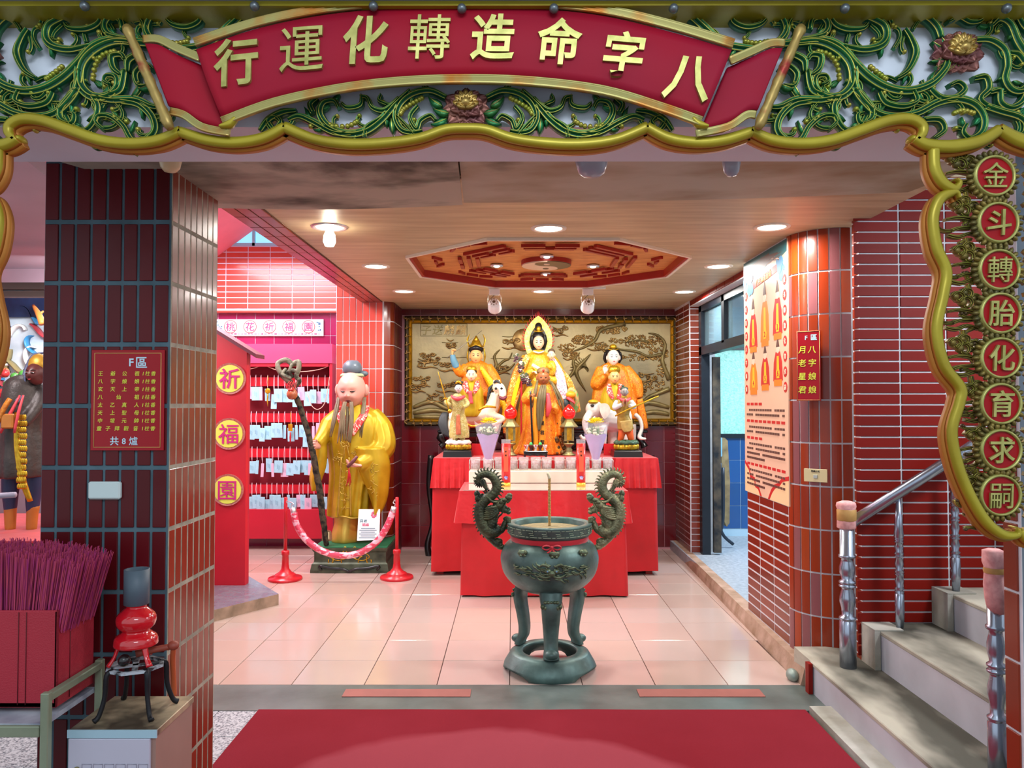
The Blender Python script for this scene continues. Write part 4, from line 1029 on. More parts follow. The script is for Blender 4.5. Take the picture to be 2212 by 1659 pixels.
def face(parent, c, hw, hh, hd, skin, yaw=0, pitch=0, eyes='half', lips='c03030', brows='201814', **kw):
    c = V(c); mb, R = head_mb(c, hw, hh, hd, yaw, pitch, **kw)
    hd_ = obj('head', mb, skin, parent)
    def on(x, z, out=1.0):
        r2 = max(0, 1 - x * x - z * z) ** .5
        return c + R @ V((x * hw, -(r2 * out) * hd, z * hh))
    mb = MB(); me = MB(); ml = MB(); mw = MB(); kf = 1.9 if hh < .1 else 1.25
    for s in (-1, 1):
        w = [on(s * (.36 + d), .06 + e, 1.03) for d, e in ((-.17, 0.0), (-.08, -.015), (0, -.025), (.09, -.012), (.18, .015))]
        me.tube(w, [kf * hh * q_ for q_ in (.006, .022, .028, .022, .006)], 6, 2)
        if eyes == 'open':
            mw.ell(on(s * .36, .055, 1.0), (hw * .16, hd * .05, hh * .055), 10, 6, R=R); me.ell(on(s * .36, .05, 1.03), (hw * .06, hd * .05, hh * .055), 8, 6, R=R)
        b = [on(s * (.36 + d), .24 + e, 1.03) for d, e in ((-.22, -.02), (-.1, .04), (.05, .06), (.22, .01))]
        mb.tube(b, [kf * hh * q_ for q_ in (.01, .018, .018, .006)], 6, 2)
    L = [on(d, -.525 + e, 1.12) for d, e in ((-.17, .03), (-.08, 0), (0, -.008), (.08, 0), (.17, .03))]
    ml.tube(L, [kf * hh * q_ for q_ in (.01, .026, .032, .026, .01)], 6, 2)
    obj('eye_lines', me, M('eye_black', '1a1412', .3), hd_); 
    if eyes == 'open': obj('eye_whites', mw, M('eye_white', 'f0ece4', .3), hd_)
    if brows: obj('eyebrows', mb, M('brow_' + brows, brows, .6), hd_)
    if lips: obj('lips', ml, M('lips_' + lips, lips, .4), hd_)
    return hd_, R, on

def hand_mb(wrist, d, n, size=.18, curl=60, side=1, spread=.08, thumb=50, mb=None):
    """wrist point, finger direction d, palm normal n (fingers curl that way); side = which side the thumb leaves"""
    mb = mb or MB(); d = V(d).normalized(); n = (V(n) - d * V(n).dot(d)).normalized(); s = d.cross(n) * side
    w = V(wrist); S = size
    mb.tube([w - d * S * .12, w + d * S * .08, w + d * S * .26, w + d * S * .46], [S * .14, S * .17, S * .22, S * .20], 12, 3, flat=.5, up=n)
    for i, L in enumerate((.40, .47, .44, .34)):
        o = (1.5 - i) * S * .115; p = w + d * S * .42 + s * o; a = 0; pts = [p - d * S * .1, p]
        for k in range(3):
            a += math.radians(curl) * (.75 if k == 0 else .85)
            dd = (d * cos(a) + n * sin(a) + s * spread * (1.5 - i) * .6).normalized(); p = p + dd * S * L * (.42, .32, .26)[k]; pts.append(p)
        mb.tube(pts, [S * .062, S * .060, S * .056, S * .050, S * .036], 8, 2)
    a = math.radians(thumb); p = w + d * S * .10 + s * S * .14; d1 = (d * .75 + s * .75 + n * .25).normalized(); d2 = (d * 1.0 + s * .1 + n * sin(a)).normalized()
    mb.tube([p - s * S * .05, p + d1 * S * .17, p + d1 * S * .17 + d2 * S * .16, p + d1 * S * .17 + d2 * S * .28], [S * .075, S * .07, S * .06, S * .04], 8, 2)
    return mb

m_skin = M('pink_painted_skin', 'dca090', .42, var=.08, vs=6)
m_face = M('cream_face_paint', 'ecc9a8', .35)
m_white_face = M('white_face_paint', 'f2e4d8', .3)
m_hair = M('black_hair_paint', '1c1a1c', .35)
m_yellow = M('yellow_gold_robe', 'd0b028', .36, metal=.3, var=.3, vs=5, col2='ac8c14')
m_yellow2 = M('pale_gold_trim', 'c8a844', .35, metal=.45, var=.3, vs=20)
m_orange = brocade('orange_brocade', 'e07818', 'f0a828', 'c83c18', .5, 34)
m_orange2 = brocade('orange_floral', 'e88420', 'f6c850', 'e8e0c0', .5, 40)
m_goldb = brocade('gold_brocade', 'e0b020', 'f0d860', 'c88018', .4, 46, .2)
m_floral = brocade('white_floral', 'ece4e8', 'e080a0', '80b0c0', .6, 30)
m_redb = brocade('red_floral', 'd83838', 'f0b0a0', 'f0e0d0', .6, 30)
m_black = M('black_lacquer', '141416', .3, coat=.4)
m_leafgold = M('bright_gold', 'e0b830', .3, metal=.6, var=.4, vs=25, col2='a87818')

# ---------------------------------------------------------------- elder statue
Y0 = 7.45
el = empty('elder_statue', (P(765, 1170, Y0).x, Y0, .233), 'life-size bearded elder statue in a yellow robe holding a gnarled staff', 'statue')
mb = robe_mb([(768, 874, 20, .09), (768, 886, 44, .13), (770, 900, 60, .17), (770, 925, 66, .20), (768, 960, 62, .21), (764, 1010, 50, .19), (760, 1050, 47, .19), (757, 1085, 47, .20), (755, 1112, 46, .20)], Y0, (11, .085), 64)
limb(mb, [(800, 894, 0), (822, 925, -.02), (830, 965, -.08), (806, 990, -.20), (786, 1000, -.26)], [20, 27, 27, 20, 13], Y0)
limb(mb, [(738, 894, 0), (716, 918, -.04), (707, 940, -.12), (697, 958, -.22)], [18, 22, 18, 12], Y0)
# hanging sleeves
def drape(mb, rows, Y, y0, d=.05, fold=4, amp=.18):
    R = []
    q = catmull([V((r[0], r[1], r[2])) for r in rows], 5)
    for i, p in enumerate(q):
        c = P(p.x, p.y, Y); h = px(p.z, Y); t = i / (len(q) - 1); row = []
        for j in range(24):
            a = 2 * PI * j / 24; f = 1 + amp * t * sin(fold * a + 1 + 2 * t)
            row.append(V((c.x + h * cos(a) * f, Y + y0 + d * sin(a) * f, c.z)))
        R.append(row)
    mb.grid(R, True, True)
drape(mb, [(806, 965, 34), (814, 1000, 34), (820, 1035, 26), (824, 1065, 19), (824, 1090, 12), (822, 1106, 5)], Y0, -.16, .11)
drape(mb, [(702, 945, 12), (702, 975, 14), (698, 1005, 15), (692, 1030, 13), (690, 1050, 8), (688, 1056, 4)], Y0, -.17, .06)
robj('robe', mb, m_yellow, el, .0085, 3)
mb = robe_mb([(752, 1095, 30, .16), (750, 1125, 27, .15), (748, 1150, 30, .17), (748, 1166, 30, .17), (748, 1170, 26, .14)], Y0, (7, .05)); robj('underskirt', mb, M('satin_gold', 'd8b850', .3, metal=.4), el, .008, 3)
mb = MB()   # front panel band, hem and embroidery
def pt(x, y, dy): p = P(x, y, Y0); return V((p.x, Y0 + dy, p.z))
for x0, x1 in ((748, 741), (764, 768)): mb.tube([pt(x0, 985, -.205), pt((x0 + x1) / 2, 1040, -.205), pt(x1, 1108, -.215)], .009, 6, 5)
mb.tube([pt(712 + i * 8.2, 1111 + 2 * sin(i), -.02 - .20 * sin(PI * (i + .5) / 13)) for i in range(13)], .010, 6, 2)
rr = random.Random(4)
def sprig(cx, cy, r, yf, n=14):
    for i in range(n):
        a = rr.uniform(0, 6.28); q = rr.uniform(0, r); x, y = cx + q * cos(a), cy + q * sin(a) * 1.2
        v = vine(x, y, rr.uniform(0, 360), 6, .3, .9 * rr.choice((-1, 1)), 1.7)
        mb.tube([pt(u, w, yf(u, w)) for u, w in v], .0035, 5)
sprig(835, 935, 10, lambda u, w: -.11 - .006 * (840 - u) * .4, 16); sprig(740, 985, 11, lambda u, w: -.185 - .001 * (u - 740), 14); sprig(778, 975, 9, lambda u, w: -.215, 12)
for k in range(7): sprig(756, 1000 + 15 * k, 5, lambda u, w: -.213, 4)
for k in range(5): sprig(816 + k, 1005 + 15 * k, 7, lambda u, w: -.275, 4)
tag(obj('embroidery', mb, m_yellow2, el), kind='stuff')
mb = MB()
for s in (-1, 1): mb.tube([pt(768 + s * 27, 878, -.06), pt(768 + s * 24, 896, -.16), pt(768 + s * 13, 918, -.215), pt(768 + s * 3, 938, -.235)], [.03, .042, .04, .02], 10, 4, flat=.45)
obj('collar_scarf', mb, m_redb, el)
mb = MB()
for x in (752, 766): 
    mb.tube([pt(759, 958, -.23), pt(x - 4, 952, -.245), pt(x, 962, -.245), pt(759, 960, -.235)], .007, 6, 3); 
mb.tube([pt(757, 960, -.235), pt(754, 985, -.235)], [.008, .005], 6, 3); mb.tube([pt(761, 960, -.235), pt(766, 984, -.235)], [.008, .005], 6, 3); obj('waist_ties', mb, m_yellow2, el)
hc = pt(762, 843, -.05)
hdn, R, on = face(el, hc, px(30, Y0), px(39, Y0), .155, m_skin, yaw=-.06, pitch=.16, n=44, m=36, jaw=.20, fore=.16, smile=.8, nose=.20, nw=.16, lips=None, brows='7a4a3c')
mb = MB()
for s in (-1, 1): mb.ell(hc + R @ V((s * px(31, Y0), .01, .0)), (.026, .03, .058), 14, 10, R=R)
mb.ell(hc + R @ V((0, -.165, -.030)), (.026, .022, .018), 14, 10); obj('ears_and_nose', mb, m_skin, hdn)
mb = MB(); mb.ell(hc + R @ V((0, -.125, -.088)), (.030, .03, .016), 12, 8); obj('open_mouth', mb, M('dark_mouth', '581418', .4), hdn)
mb = MB(); mb.lathe([(.001, .135), (.05, .13), (.082, .10), (.094, .06), (.088, .025), (.07, .0), (.001, -.005)], hc + V((0, .03, .155)), 24); mb.ell(hc + V((.10, .05, .16)), (.05, .04, .03), 12, 8); obj('hair_bun', mb, M('slate_grey_hair', '5c6a74', .35), el)
mb = MB(); mb.lathe([(.10, .0), (.112, -.01), (.118, -.03), (.105, -.03)], hc + V((0, .03, .160)), 24, caps=False); obj('hair_band', mb, M('pale_green_band', 'a8b48c', .5), el)
m_beard = M('grey_brown_beard', '7c6c50', .5, var=.4, vs=30, stretch=(1, 1, .1), bump=.4, bs=50)
mb = MB()
def strand(pts, rad): mb.tube([pt(a, b, c) for a, b, c in pts], rad, 8, 5, flat=.55, fn=lambda t, a: 1 + .12 * sin(3 * a))
for k in range(3):
    strand([(754 + k * 2, 868, -.21), (750 + k * 2.5, 890, -.24), (748 + k * 4, 925, -.27), (742 + k * 7, 955 - k * 3, -.27)], [.010, .017, .016, .004])
    strand([(767 + k * 1.5, 868, -.21), (770 + k, 890, -.24), (769 + k * 1.5, 925, -.27), (763 + k * 3, 950 + 2 * k, -.27)], [.010, .017, .016, .004])
strand([(760, 878, -.20), (762, 905, -.24), (760, 950, -.27)], [.012, .018, .005])
for k in range(2):
    strand([(734 + k * 3, 858, -.08), (732 + k * 4, 885, -.15), (728 + k * 4, 915, -.2), (723 + k * 3, 942, -.2)], [.008, .015, .012, .003])
    strand([(790 + k * 3, 858, -.08), (790 + k * 3, 885, -.15), (789 + k * 3, 915, -.2), (786 + k * 4, 944, -.2)], [.008, .015, .012, .003])
obj('beard', mb, m_beard, el)
wl = pt(697, 958, -.27); mb = hand_mb(wl + V((.02, .03, -.01)), (-.55, -.8, .15), (1, -.2, .0), .17, 58, side=1); robj('hand', mb, m_skin, el, .004, 2)
wr_ = pt(790, 1000, -.30); mb = hand_mb(wr_, (-1, -.25, .05), (.1, -.1, 1), .17, 34, side=-1, thumb=30); robj('hand', mb, m_skin, el, .004, 2)
stf = empty('gnarled_staff', pt(722, 1165, -.30), 'tall gnarled wooden staff with a knotted head, gripped by the yellow-robed elder', 'staff')
mb = MB(); mb.tube([pt(722, 1166, -.30), pt(716, 1120, -.31), pt(708, 1050, -.32), pt(697, 985, -.33), pt(687, 940, -.33), pt(672, 890, -.33), pt(655, 845, -.33), pt(645, 825, -.33)], [.022, .028, .03, .028, .026, .026, .025, .02], 10, 7, fn=lambda t, a: 1 + .22 * sin(3 * a + t * 50) * sin(t * 90))
obj('shaft', mb, M('dark_bark', '4a4030', .9, var=.9, vs=20, col2='141410', thresh=(.4, .55), bump=.8, bs=40), stf)
mb = MB()
loop = [(648, 828), (634, 815), (624, 798), (626, 786), (640, 782), (652, 790), (664, 786), (667, 797), (662, 815), (668, 826), (656, 834), (646, 826), (640, 812), (650, 804), (664, 806)]
mb.tube([pt(a, b, -.33 - .02 * sin(i)) for i, (a, b) in enumerate(loop)], [.026, .022, .028, .02, .024, .02], 10, 4, fn=lambda t, a: 1 + .3 * noise.noise(V((t * 30, a, 0))))
mb.tube([pt(640, 800, -.33), pt(634, 812, -.36), pt(652, 820, -.35)], [.016, .02, .016], 8, 4); mb.tube([pt(652, 790, -.33), pt(648, 806, -.35), pt(655, 818, -.33)], [.016, .014, .014], 8, 4)
obj('knotted_head', mb, M('grey_green_root', '7c7c68', .9, var=.9, vs=16, col2='3c3c30', thresh=(.38, .55), bump=.8, bs=40), stf)
g = empty('bottle_gourd', pt(655, 850, -.38), 'small brown gourd tied with red cord to the knotted staff', 'gourd')
mb = MB(); mb.lathe([(.001, -.058), (.03, -.052), (.048, -.025), (.050, 0), (.036, .03), (.018, .045), (.014, .052), (.001, .055)], pt(656, 851, -.39), 20); obj('body', mb, M('brown_gourd', 'a8603c', .3, coat=.5), g)
mb = MB()
for k in range(7): mb.tube([pt(650 + k * 2.2, 826 + (k % 2) * 2, -.38), pt(646 + k * 3.2, 838, -.42), pt(653 + k, 846, -.43)], .003, 5, 3)
obj('cord', mb, M('red_cord', 'b81c24', .7), g)
f = empty('wooden_fan_handle', pt(772, 992, -.38), 'small dark wooden token with red tassel in the palm of the elder', 'token')
mb = MB(); mb.tube([pt(768, 1002, -.36), pt(780, 990, -.37), pt(788, 980, -.36)], [.016, .018, .013], 8, 3); obj('stick', mb, M('plum_wood', '6c3c40', .5), f)
mb = MB()
for k in range(6): mb.tube([pt(771, 1004, -.37), pt(770 + k, 1020, -.38), pt(766 + k * 2, 1042 - (k % 3) * 4, -.37)], .003, 5, 3)
tag(obj('tassel', mb, M('red_cord', 'b81c24', .7), f), kind='stuff')
# pedestal
pd = empty('statue_pedestal', (P(755, 1222, 7.4).x, 7.4, 0), 'dark green carved pedestal with gilt scrollwork under the elder statue', 'pedestal')
X0, X1 = P(668, 1225, 7.05).x, P(838, 1225, 7.05).x; ya, yb = 7.08, 7.80; xc = (X0 + X1) / 2; hw_ = (X1 - X0) / 2; yc = (ya + yb) / 2; hd2 = (yb - ya) / 2
m_ped = M('dark_verdigris', '5c6450', .45, metal=.4, var=.5, vs=10, col2='30382c')
mb = MB(); R_ = []
for z, s in ((0, 1.0), (.03, 1.0), (.055, .985), (.085, .97), (.10, .93), (.115, .92), (.19, .92), (.205, .95), (.232, .97), (.232, .0)):
    R_.append([V((xc + sx * hw_ * s, yc + sy * hd2 * s, z)) for sx, sy in ((-1, -1), (1, -1), (1, 1), (-1, 1))])
mb.grid(R_, True, True, smooth=False); obj('body', mb, m_ped, pd)
mb = MB(); mb.b2((xc - hw_ * .95, ya + .02, .228), (xc + hw_ * .95, yb - .02, .238)); obj('green_top', mb, M('green_baize', '1e6c48', .6), pd)
mb = MB()
def pp(u, z, d=0): return V((xc + u * hw_, ya + .05 * hd2 - d + .01, z))
for s in (-1, 1):
    for k in range(4):
        v = vine(0, 0, 20 + 80 * k, 12, .2, .7, .022); mb.tube([pp(s * (.10 + .11 * k + a), .152 + b * .6, .004) for a, b in v], .005, 6)
    mb.tube([pp(s * .02, .15), pp(s * .3, .19), pp(s * .5, .15), pp(s * .3, .115), pp(s * .02, .15)], .004, 6, 4)
obj('gilt_scrolls', mb, m_leafgold, pd)
mb = MB()
for s in (-1, 1): mb.tube([V((xc, ya - .002, .02)), V((xc + s * .06, ya - .002, .045)), V((xc + s * .15, ya - .002, .05)), V((xc + s * .27, ya - .002, .07)), V((xc + s * .25, ya - .004, .035))], [.012, .012, .012, .014, .008], 8, 4)
obj('foot_moulding', mb, m_black, pd)
# notices on pedestal
nt_ = empty('paper_notice', P(795, 1168, 7.12), 'upright white notice sheet with pink flowers leaning on the pedestal front', 'sign')
A, B_, C_, D_ = P(771, 1168, 7.12), P(819, 1166, 7.12), P(821, 1100, 7.2), P(775, 1100, 7.2)
mb = MB(); mb.add([A, B_, C_, D_] + [p + V((0, .01, 0)) for p in (A, B_, C_, D_)], [(0, 1, 2, 3), (7, 6, 5, 4), (0, 4, 5, 1), (1, 5, 6, 2), (2, 6, 7, 3), (3, 7, 4, 0)]); obj('sheet', mb, M('white_paper', 'e8f0f4', .6), nt_)
def onsheet(u, v, d=.003): return A.lerp(B_, u).lerp(D_.lerp(C_, u), v) + V((0, -d, 0))
for tx, u, v, s, mt in (('月老', .25, .62, .036, 'teal_ink'), ('姻緣', .36, .50, .032, 'rose_ink')):
    text_obj('lettering', tx, onsheet(u, v), s, M(mt, '3c7c8c' if mt[0] == 't' else 'd84878', .6), nt_, depth=.001, bold=.01)
mb = MB()
for k in range(6): mb.box(onsheet(.48, .38 - .06 * k), (.13 + .03 * (k % 2), .001, .006))
obj('text_lines', mb, M('grey_blue_ink', '6c8c9c', .6), nt_)
mb = MB()
for k in range(9): mb.ell(onsheet(.72 + .08 * cos(k * 2.4), .82 + .07 * sin(k * 2.4)), (.012, .002, .012), 8, 5)
obj('printed_flower', mb, M('pink_ink', 'e07898', .6), nt_)
tg = empty('name_tag', P(706, 1165, 7.2), 'small wooden tag with a pale label leaning beside the staff foot', 'tag')
mb = MB(); mb.prism(smoothpoly([(-.042, 0), (.042, 0), (.044, .06), (.03, .09), (-.02, .092), (-.042, .05), (-.042, 0)], 3)[:-1], lambda u, v, d: P(705, 1168, 7.17) + V((u, d, v)), 0, .02); obj('slab', mb, M('bark_wood', 'a87c5c', .7, var=.3, vs=20), tg)
mb = MB(); p = P(706, 1168, 7.16); mb.b2((p.x - .02, 7.160, p.z + .012), (p.x + .022, 7.165, p.z + .078)); obj('label', mb, M('cream_paper', 'f0e0b0', .7), tg)
# ============================================================ ALTARS
m_cloth = M('red_satin_cloth', 'd0101c', .42, var=.22, vs=3, col2='b80c14', sheen=.3, bump=.8, bs=6)
m_cloth2 = M('red_satin_flap', 'd4141e', .4, var=.2, vs=4, sheen=.3, bump=.8, bs=8)
def cloth_block(x0, x1, y0, y1, z0, z1, flare=.02, amp=.008, nf=26, seed=0, sides=True):
    """hanging cloth round three sides of a table, closed on top"""
    mb = MB(); pts = []
    n1 = 18; n2 = 60
    for i in range(n1): pts.append((x0, y1 + (y0 - y1) * i / n1, -1, 0))
    for i in range(n2): pts.append((x0 + (x1 - x0) * i / n2, y0, 0, -1))
    for i in range(n1 + 1): pts.append((x1, y0 + (y1 - y0) * i / n1, 1, 0))
    rows = []
    for j in range(13):
        t = j / 12; r = []
        for i, (x, y, nx, ny) in enumerate(pts):
            w_ = amp * t * (sin(i * nf / 60 + seed) + .6 * sin(i * nf / 23 + 2 * seed)) + flare * t
            cx_ = 1 if (n1 - 1 <= i <= n1 + 1 or n1 + n2 - 1 <= i <= n1 + n2 + 1) else 0
            r.append(V((x + nx * w_ + (math.copysign(flare * t, x - (x0 + x1) / 2) if cx_ and nx == 0 else 0), y + ny * w_ - (flare * t if cx_ and ny == 0 else 0), z1 + (z0 - z1) * t + .003 * sin(i * .5 + seed) * t)))
        rows.append(r)
    mb.grid(rows, False); mb.grid([[p.copy() for p in rows[0]], [V((p.x * .97 + (x0 + x1) / 2 * .03, p.y + .02, p.z - .002)) for p in rows[0]]], False)
    inner = [[V((p.x * .985 + (x0 + x1) / 2 * .015, p.y + .012, p.z)) for p in r] for r in rows]; mb.grid(inner[::-1], False)
    return mb
def altar(name, label, x0, x1, y0, y1, H, flapz, zb, fx=None, seed=0):
    e = empty(name, ((x0 + x1) / 2, (y0 + y1) / 2, 0), label, 'altar table')
    mb = MB(); mb.b2((x0, y0, H - .04), (x1, y1, H)); obj('table_top', mb, m_redwood, e)
    for sx in (x0 + .06, x1 - .06):
        for sy in (y0 + .08, y1 - .06): mb = MB(); mb.b2((sx - .03, sy - .03, 0), (sx + .03, sy + .03, H - .04)); obj('leg', mb, m_redwood, e)
    obj('hanging_cloth', cloth_block(x0, x1, y0, y1, zb, H + .002, .015, .006, 22, seed), m_cloth, e)
    for k, (a, b) in enumerate(fx):
        mb = cloth_block(a, b, y0 - .012, y1, flapz, H + .008, .03, .010, 30, seed + k + 1)
        mb.b2((a, y0 - .012, H + .001), (b, y1, H + .009)); obj('cloth_flap', mb, m_cloth2, e)
    return e
def wx(px_, Y): return P(px_, 900, Y).x
RA = altar('rear_altar_table', 'long rear altar table under red cloth, carrying the statues', wx(936, 7.0), wx(1417, 7.0), 7.0, 8.15, 1.05, P(0, 1053, 7.0).z, .045, [(wx(937, 7.), wx(1018, 7.)), (wx(1330, 7.), wx(1421, 7.))], 1)
mb = MB(); mb.b2((wx(937, 7.), 7.0, 1.052), (wx(1417, 7.), 8.15, 1.06)); obj('top_cloth', mb, m_cloth2, RA)
FA = altar('front_altar_table', 'lower front altar table draped in bright red satin behind the censer', wx(999, 6.22), wx(1349, 6.22), 6.22, 6.93, .842, P(0, 1129, 6.22).z, .02, [(wx(992, 6.22), wx(1356, 6.22))], 4)
mb = MB(); mb.b2((wx(1000, 6.22), 6.215, .853), (wx(1348, 6.22), 6.72, .860)); obj('glass_sheet', mb, M('glossy_table_glass', 'd8b0a8', .03, coat=1), FA)
mb = MB(); mb.b2((wx(1013, 6.72), 6.72, .861), (wx(1327, 6.72), 6.92, .966), bev=.004); tag(obj('white_riser', mb, M('white_laminate', 'ece8d4', .3)), 'long white riser box on the front altar under the glass jars', 'box')
# carved black bench behind
for s, (xa, xb, lab) in enumerate(((938, 1098, 'dark carved bench under the horse rider statue'), (1232, 1412, 'dark carved bench under the elephant rider statue'))):
    e = empty('carved_bench', (wx((xa + xb) / 2, 7.9), 7.9, 1.06), lab, 'bench')
    A, B_ = wx(xa, 7.7), wx(xb, 7.7); mb = MB(); zt_ = P(0, 932, 7.6).z; mb.b2((A, 8.02, zt_ - .03), (B_, 8.14, zt_), bev=.008); mb.b2((A + .05, 8.03, zt_ - .07), (B_ - .05, 8.12, zt_ - .03)); obj('top', mb, m_black, e)
    for x in (A + .06, B_ - .06):
        mb = MB(); mb.tube([V((x, 8.07, zt_ - .06)), V((x - .03, 8.06, 1.2)), V((x + .01, 8.06, 1.14)), V((x + .03 * (1 if x > (A + B_) / 2 else -1), 8.05, 1.10))], [.05, .045, .03, .04], 10, 4); obj('leg', mb, m_black, e)
for s, x in ((-1, 931), (1, 1408)):
    c0 = P(x, 1195, 7.95); mb = MB(); mb.tube([V((c0.x, 7.95, 1.02)), V((c0.x - .02, 7.95, .7)), V((c0.x + .015, 7.95, .35)), V((c0.x - .03, 7.9, .12)), V((c0.x - .01, 7.9, .0))], [.035, .03, .024, .03, .04], 10, 5); o = obj('carved_leg', mb, m_black, RA)

# ---------------------------------------------------------------- relief picture
YP = 8.235
def rp_(x, y, d=0): p = P(x, y, YP); return V((p.x, YP - d, p.z))
pic = empty('relief_picture', rp_(1169, 800), 'large gilt-framed bronze relief of clouds, pines and a moon on the back wall', 'picture')
m_rel = M('relief_gold', 'b4a274', .42, metal=.35, var=.3, vs=2.5, col2='8c8264', bump=.15, bs=30)
m_rel2 = M('relief_gold_high', 'c0a060', .36, metal=.5, var=.35, vs=16, col2='7c5c34')
m_rel3 = M('relief_dark', '948452', .45, metal=.4, var=.4, vs=14)
mb = MB(); mb.prism([(890, 700), (1447, 700), (1447, 905), (890, 905)], lambda u, v, d: rp_(u, v, d), 0, .012); obj('relief_ground', mb, m_rel, pic)
def frame_ring(x0, y0, x1, y1, prof, name, mat):
    mb = MB(); cs = [(x0, y0), (x1, y0), (x1, y1), (x0, y1)]; sg = [(1, 1), (-1, 1), (-1, -1), (1, -1)]; rows = []
    for (x, y), (sx, sy) in zip(cs, sg): rows.append([rp_(x + sx * o_, y + sy * o_, d) for o_, d in prof])
    rows.append(rows[0]); mb.grid(rows, True, False, smooth=False); return obj(name, mb, mat, pic)
frame_ring(875, 683, 1463, 920, [(0, 0), (0, .03), (3, .05), (8, .035), (8, 0)], 'outer_frame', M('dark_bronze_frame', '4c3c1c', .4, metal=.5, var=.6, vs=40))
frame_ring(883, 691, 1455, 912, [(0, 0), (0, .028), (2, .036), (4, .026), (6, .034), (8, .020), (8, 0)], 'gilt_inner_frame', M('bright_frame_gold', 'b8902c', .3, metal=.7))
mb = MB(); rr = random.Random(9)
def edge_curl(x, y, a): ribbon(mb, vine(x, y, a, 7, .25, .9, 1.6), [1.4, 1.9, 1.5, .8], .022, [(-1, 0), (-.5, .8), (0, 1), (.5, .8), (1, 0)], [0], YP, 1, y0=.035)
for i in range(64):
    x = 880 + i * 9.1; edge_curl(x, 688, 20 if i % 2 else 160); edge_curl(x, 915, -20 if i % 2 else -160)
for i in range(25):
    y = 694 + i * 9; edge_curl(879, y, 70 if i % 2 else -70); edge_curl(1459, y, 110 if i % 2 else -110)
tag(obj('frame_curls', mb, m_rel2, pic), kind='stuff')
RB = [(-1, 0), (-.8, .7), (-.2, 1), (.2, 1), (.8, .7), (1, 0)]
def rib2(mb, pts, w, d=.03, k=4): ribbon(mb, pts, w, d, RB, [0], YP, k, y0=.010)
def swirl(mb, x, y, r, sg=1, a0=0):
    p = [(x + r * (1 - t / 14) * cos(a0 + sg * t * .75), y + r * .75 * (1 - t / 14) * sin(a0 + sg * t * .75)) for t in range(13)]; rib2(mb, p, [1.6, 1.8, 1.5, 1.0], .03, 1)
def cloud(cx, cy, w, n=4, seed=1):
    q = random.Random(seed); mb = MB()
    for i in range(n): swirl(mb, cx - w / 2 + w * i / max(n - 1, 1), cy + q.uniform(-6, 6), q.uniform(6, 9), q.choice((-1, 1)), q.uniform(0, 6))
    rib2(mb, [(cx - w * .8, cy + 8), (cx - w * .3, cy + 12), (cx + w * .2, cy + 9), (cx + w * .7, cy + 13)], [.8, 2.2, 2, .6])
    rib2(mb, [(cx - w * .7, cy - 8), (cx - w * .2, cy - 3), (cx + w * .4, cy - 6)], [.6, 1.6, .6]); obj('relief_cloud', mb, m_rel2, pic)
for a in ((930, 772, 34, 4, 1), (925, 783, 30, 4, 2), (968, 790, 26, 3, 3), (912, 822, 26, 4, 4), (905, 835, 22, 3, 5), (940, 858, 26, 3, 6), (965, 835, 30, 4, 7), (1105, 742, 26, 3, 8), (1210, 714, 24, 3, 9), (1085, 795, 24, 3, 10), (1400, 812, 30, 3, 11), (1232, 765, 20, 3, 12), (1292, 745, 30, 3, 13), (1380, 840, 20, 3, 14), (975, 740, 14, 2, 15)): cloud(*a)
mb = MB(); mb.ell(rp_(1131, 735, .010), (px(25, YP), .022, px(25, YP)), 28, 10); obj('relief_moon', mb, m_rel2, pic)
mb = MB()
for pts, w in (([(1350, 700), (1300, 712), (1285, 735), (1262, 750), (1240, 758)], [5, 4, 4, 3, 1]), ([(1445, 820), (1430, 780), (1436, 745), (1420, 725), (1400, 720)], [6, 5, 4, 3, 1]), ([(1445, 840), (1420, 850), (1400, 858), (1385, 870)], [6, 5, 4, 2]),
               ([(1430, 765), (1400, 770), (1375, 760), (1340, 755), (1325, 748)], [4, 3, 3, 2, 1]), ([(1400, 740), (1380, 735), (1350, 740)], [3, 2, 1]), ([(1265, 845), (1250, 820), (1245, 800), (1262, 780), (1275, 765)], [1, 4, 5, 4, 1]), ([(1225, 820), (1240, 800), (1238, 780), (1252, 762)], [3, 4, 3, 1]),
               ([(1060, 808), (1072, 790), (1068, 770), (1080, 755)], [3, 4, 3, 1]), ([(1072, 795), (1088, 780), (1100, 775), (1106, 762)], [3, 3, 2, 1]), ([(1075, 805), (1098, 798), (1112, 785)], [3, 3, 1])): rib2(mb, pts, w, .035)
tag(obj('relief_branches', mb, m_rel3, pic), kind='stuff')
mb = MB(); q = random.Random(3)
for cx, cy, rx_, ry_, n in ((1320, 712, 36, 9, 90), (1260, 735, 28, 11, 70), (1225, 752, 20, 9, 40), (1385, 738, 48, 14, 130), (1422, 764, 22, 18, 70), (1372, 772, 34, 7, 50), (1335, 735, 22, 6, 26), (1305, 755, 24, 6, 30), (1410, 830, 28, 14, 44), (1240, 770, 12, 8, 20), (1430, 800, 12, 14, 24)):
    for i in range(n):
        a = q.uniform(0, 6.28); r = q.uniform(0, 1) ** .5; c = rp_(cx + rx_ * r * cos(a), cy + ry_ * r * sin(a), .016); s = px(q.uniform(1.8, 3.4), YP); mb.ell(c, (s, .014, s * .85), 7, 5)
tag(obj('relief_foliage', mb, m_rel2, pic), kind='stuff')
mb = MB()
for i in range(16): # rays of mane/flames
    a = math.radians(-120 + i * 9); x, y = 1262 + 8 * cos(a), 800 + 8 * sin(a)
    v = vine(x, y, 150 + i * 6, 9, .12 * (-1) ** i, -.2 * (-1) ** i, 3.2); rib2(mb, v, [2.2, 2.2, 1.6, .4], .026, 1)
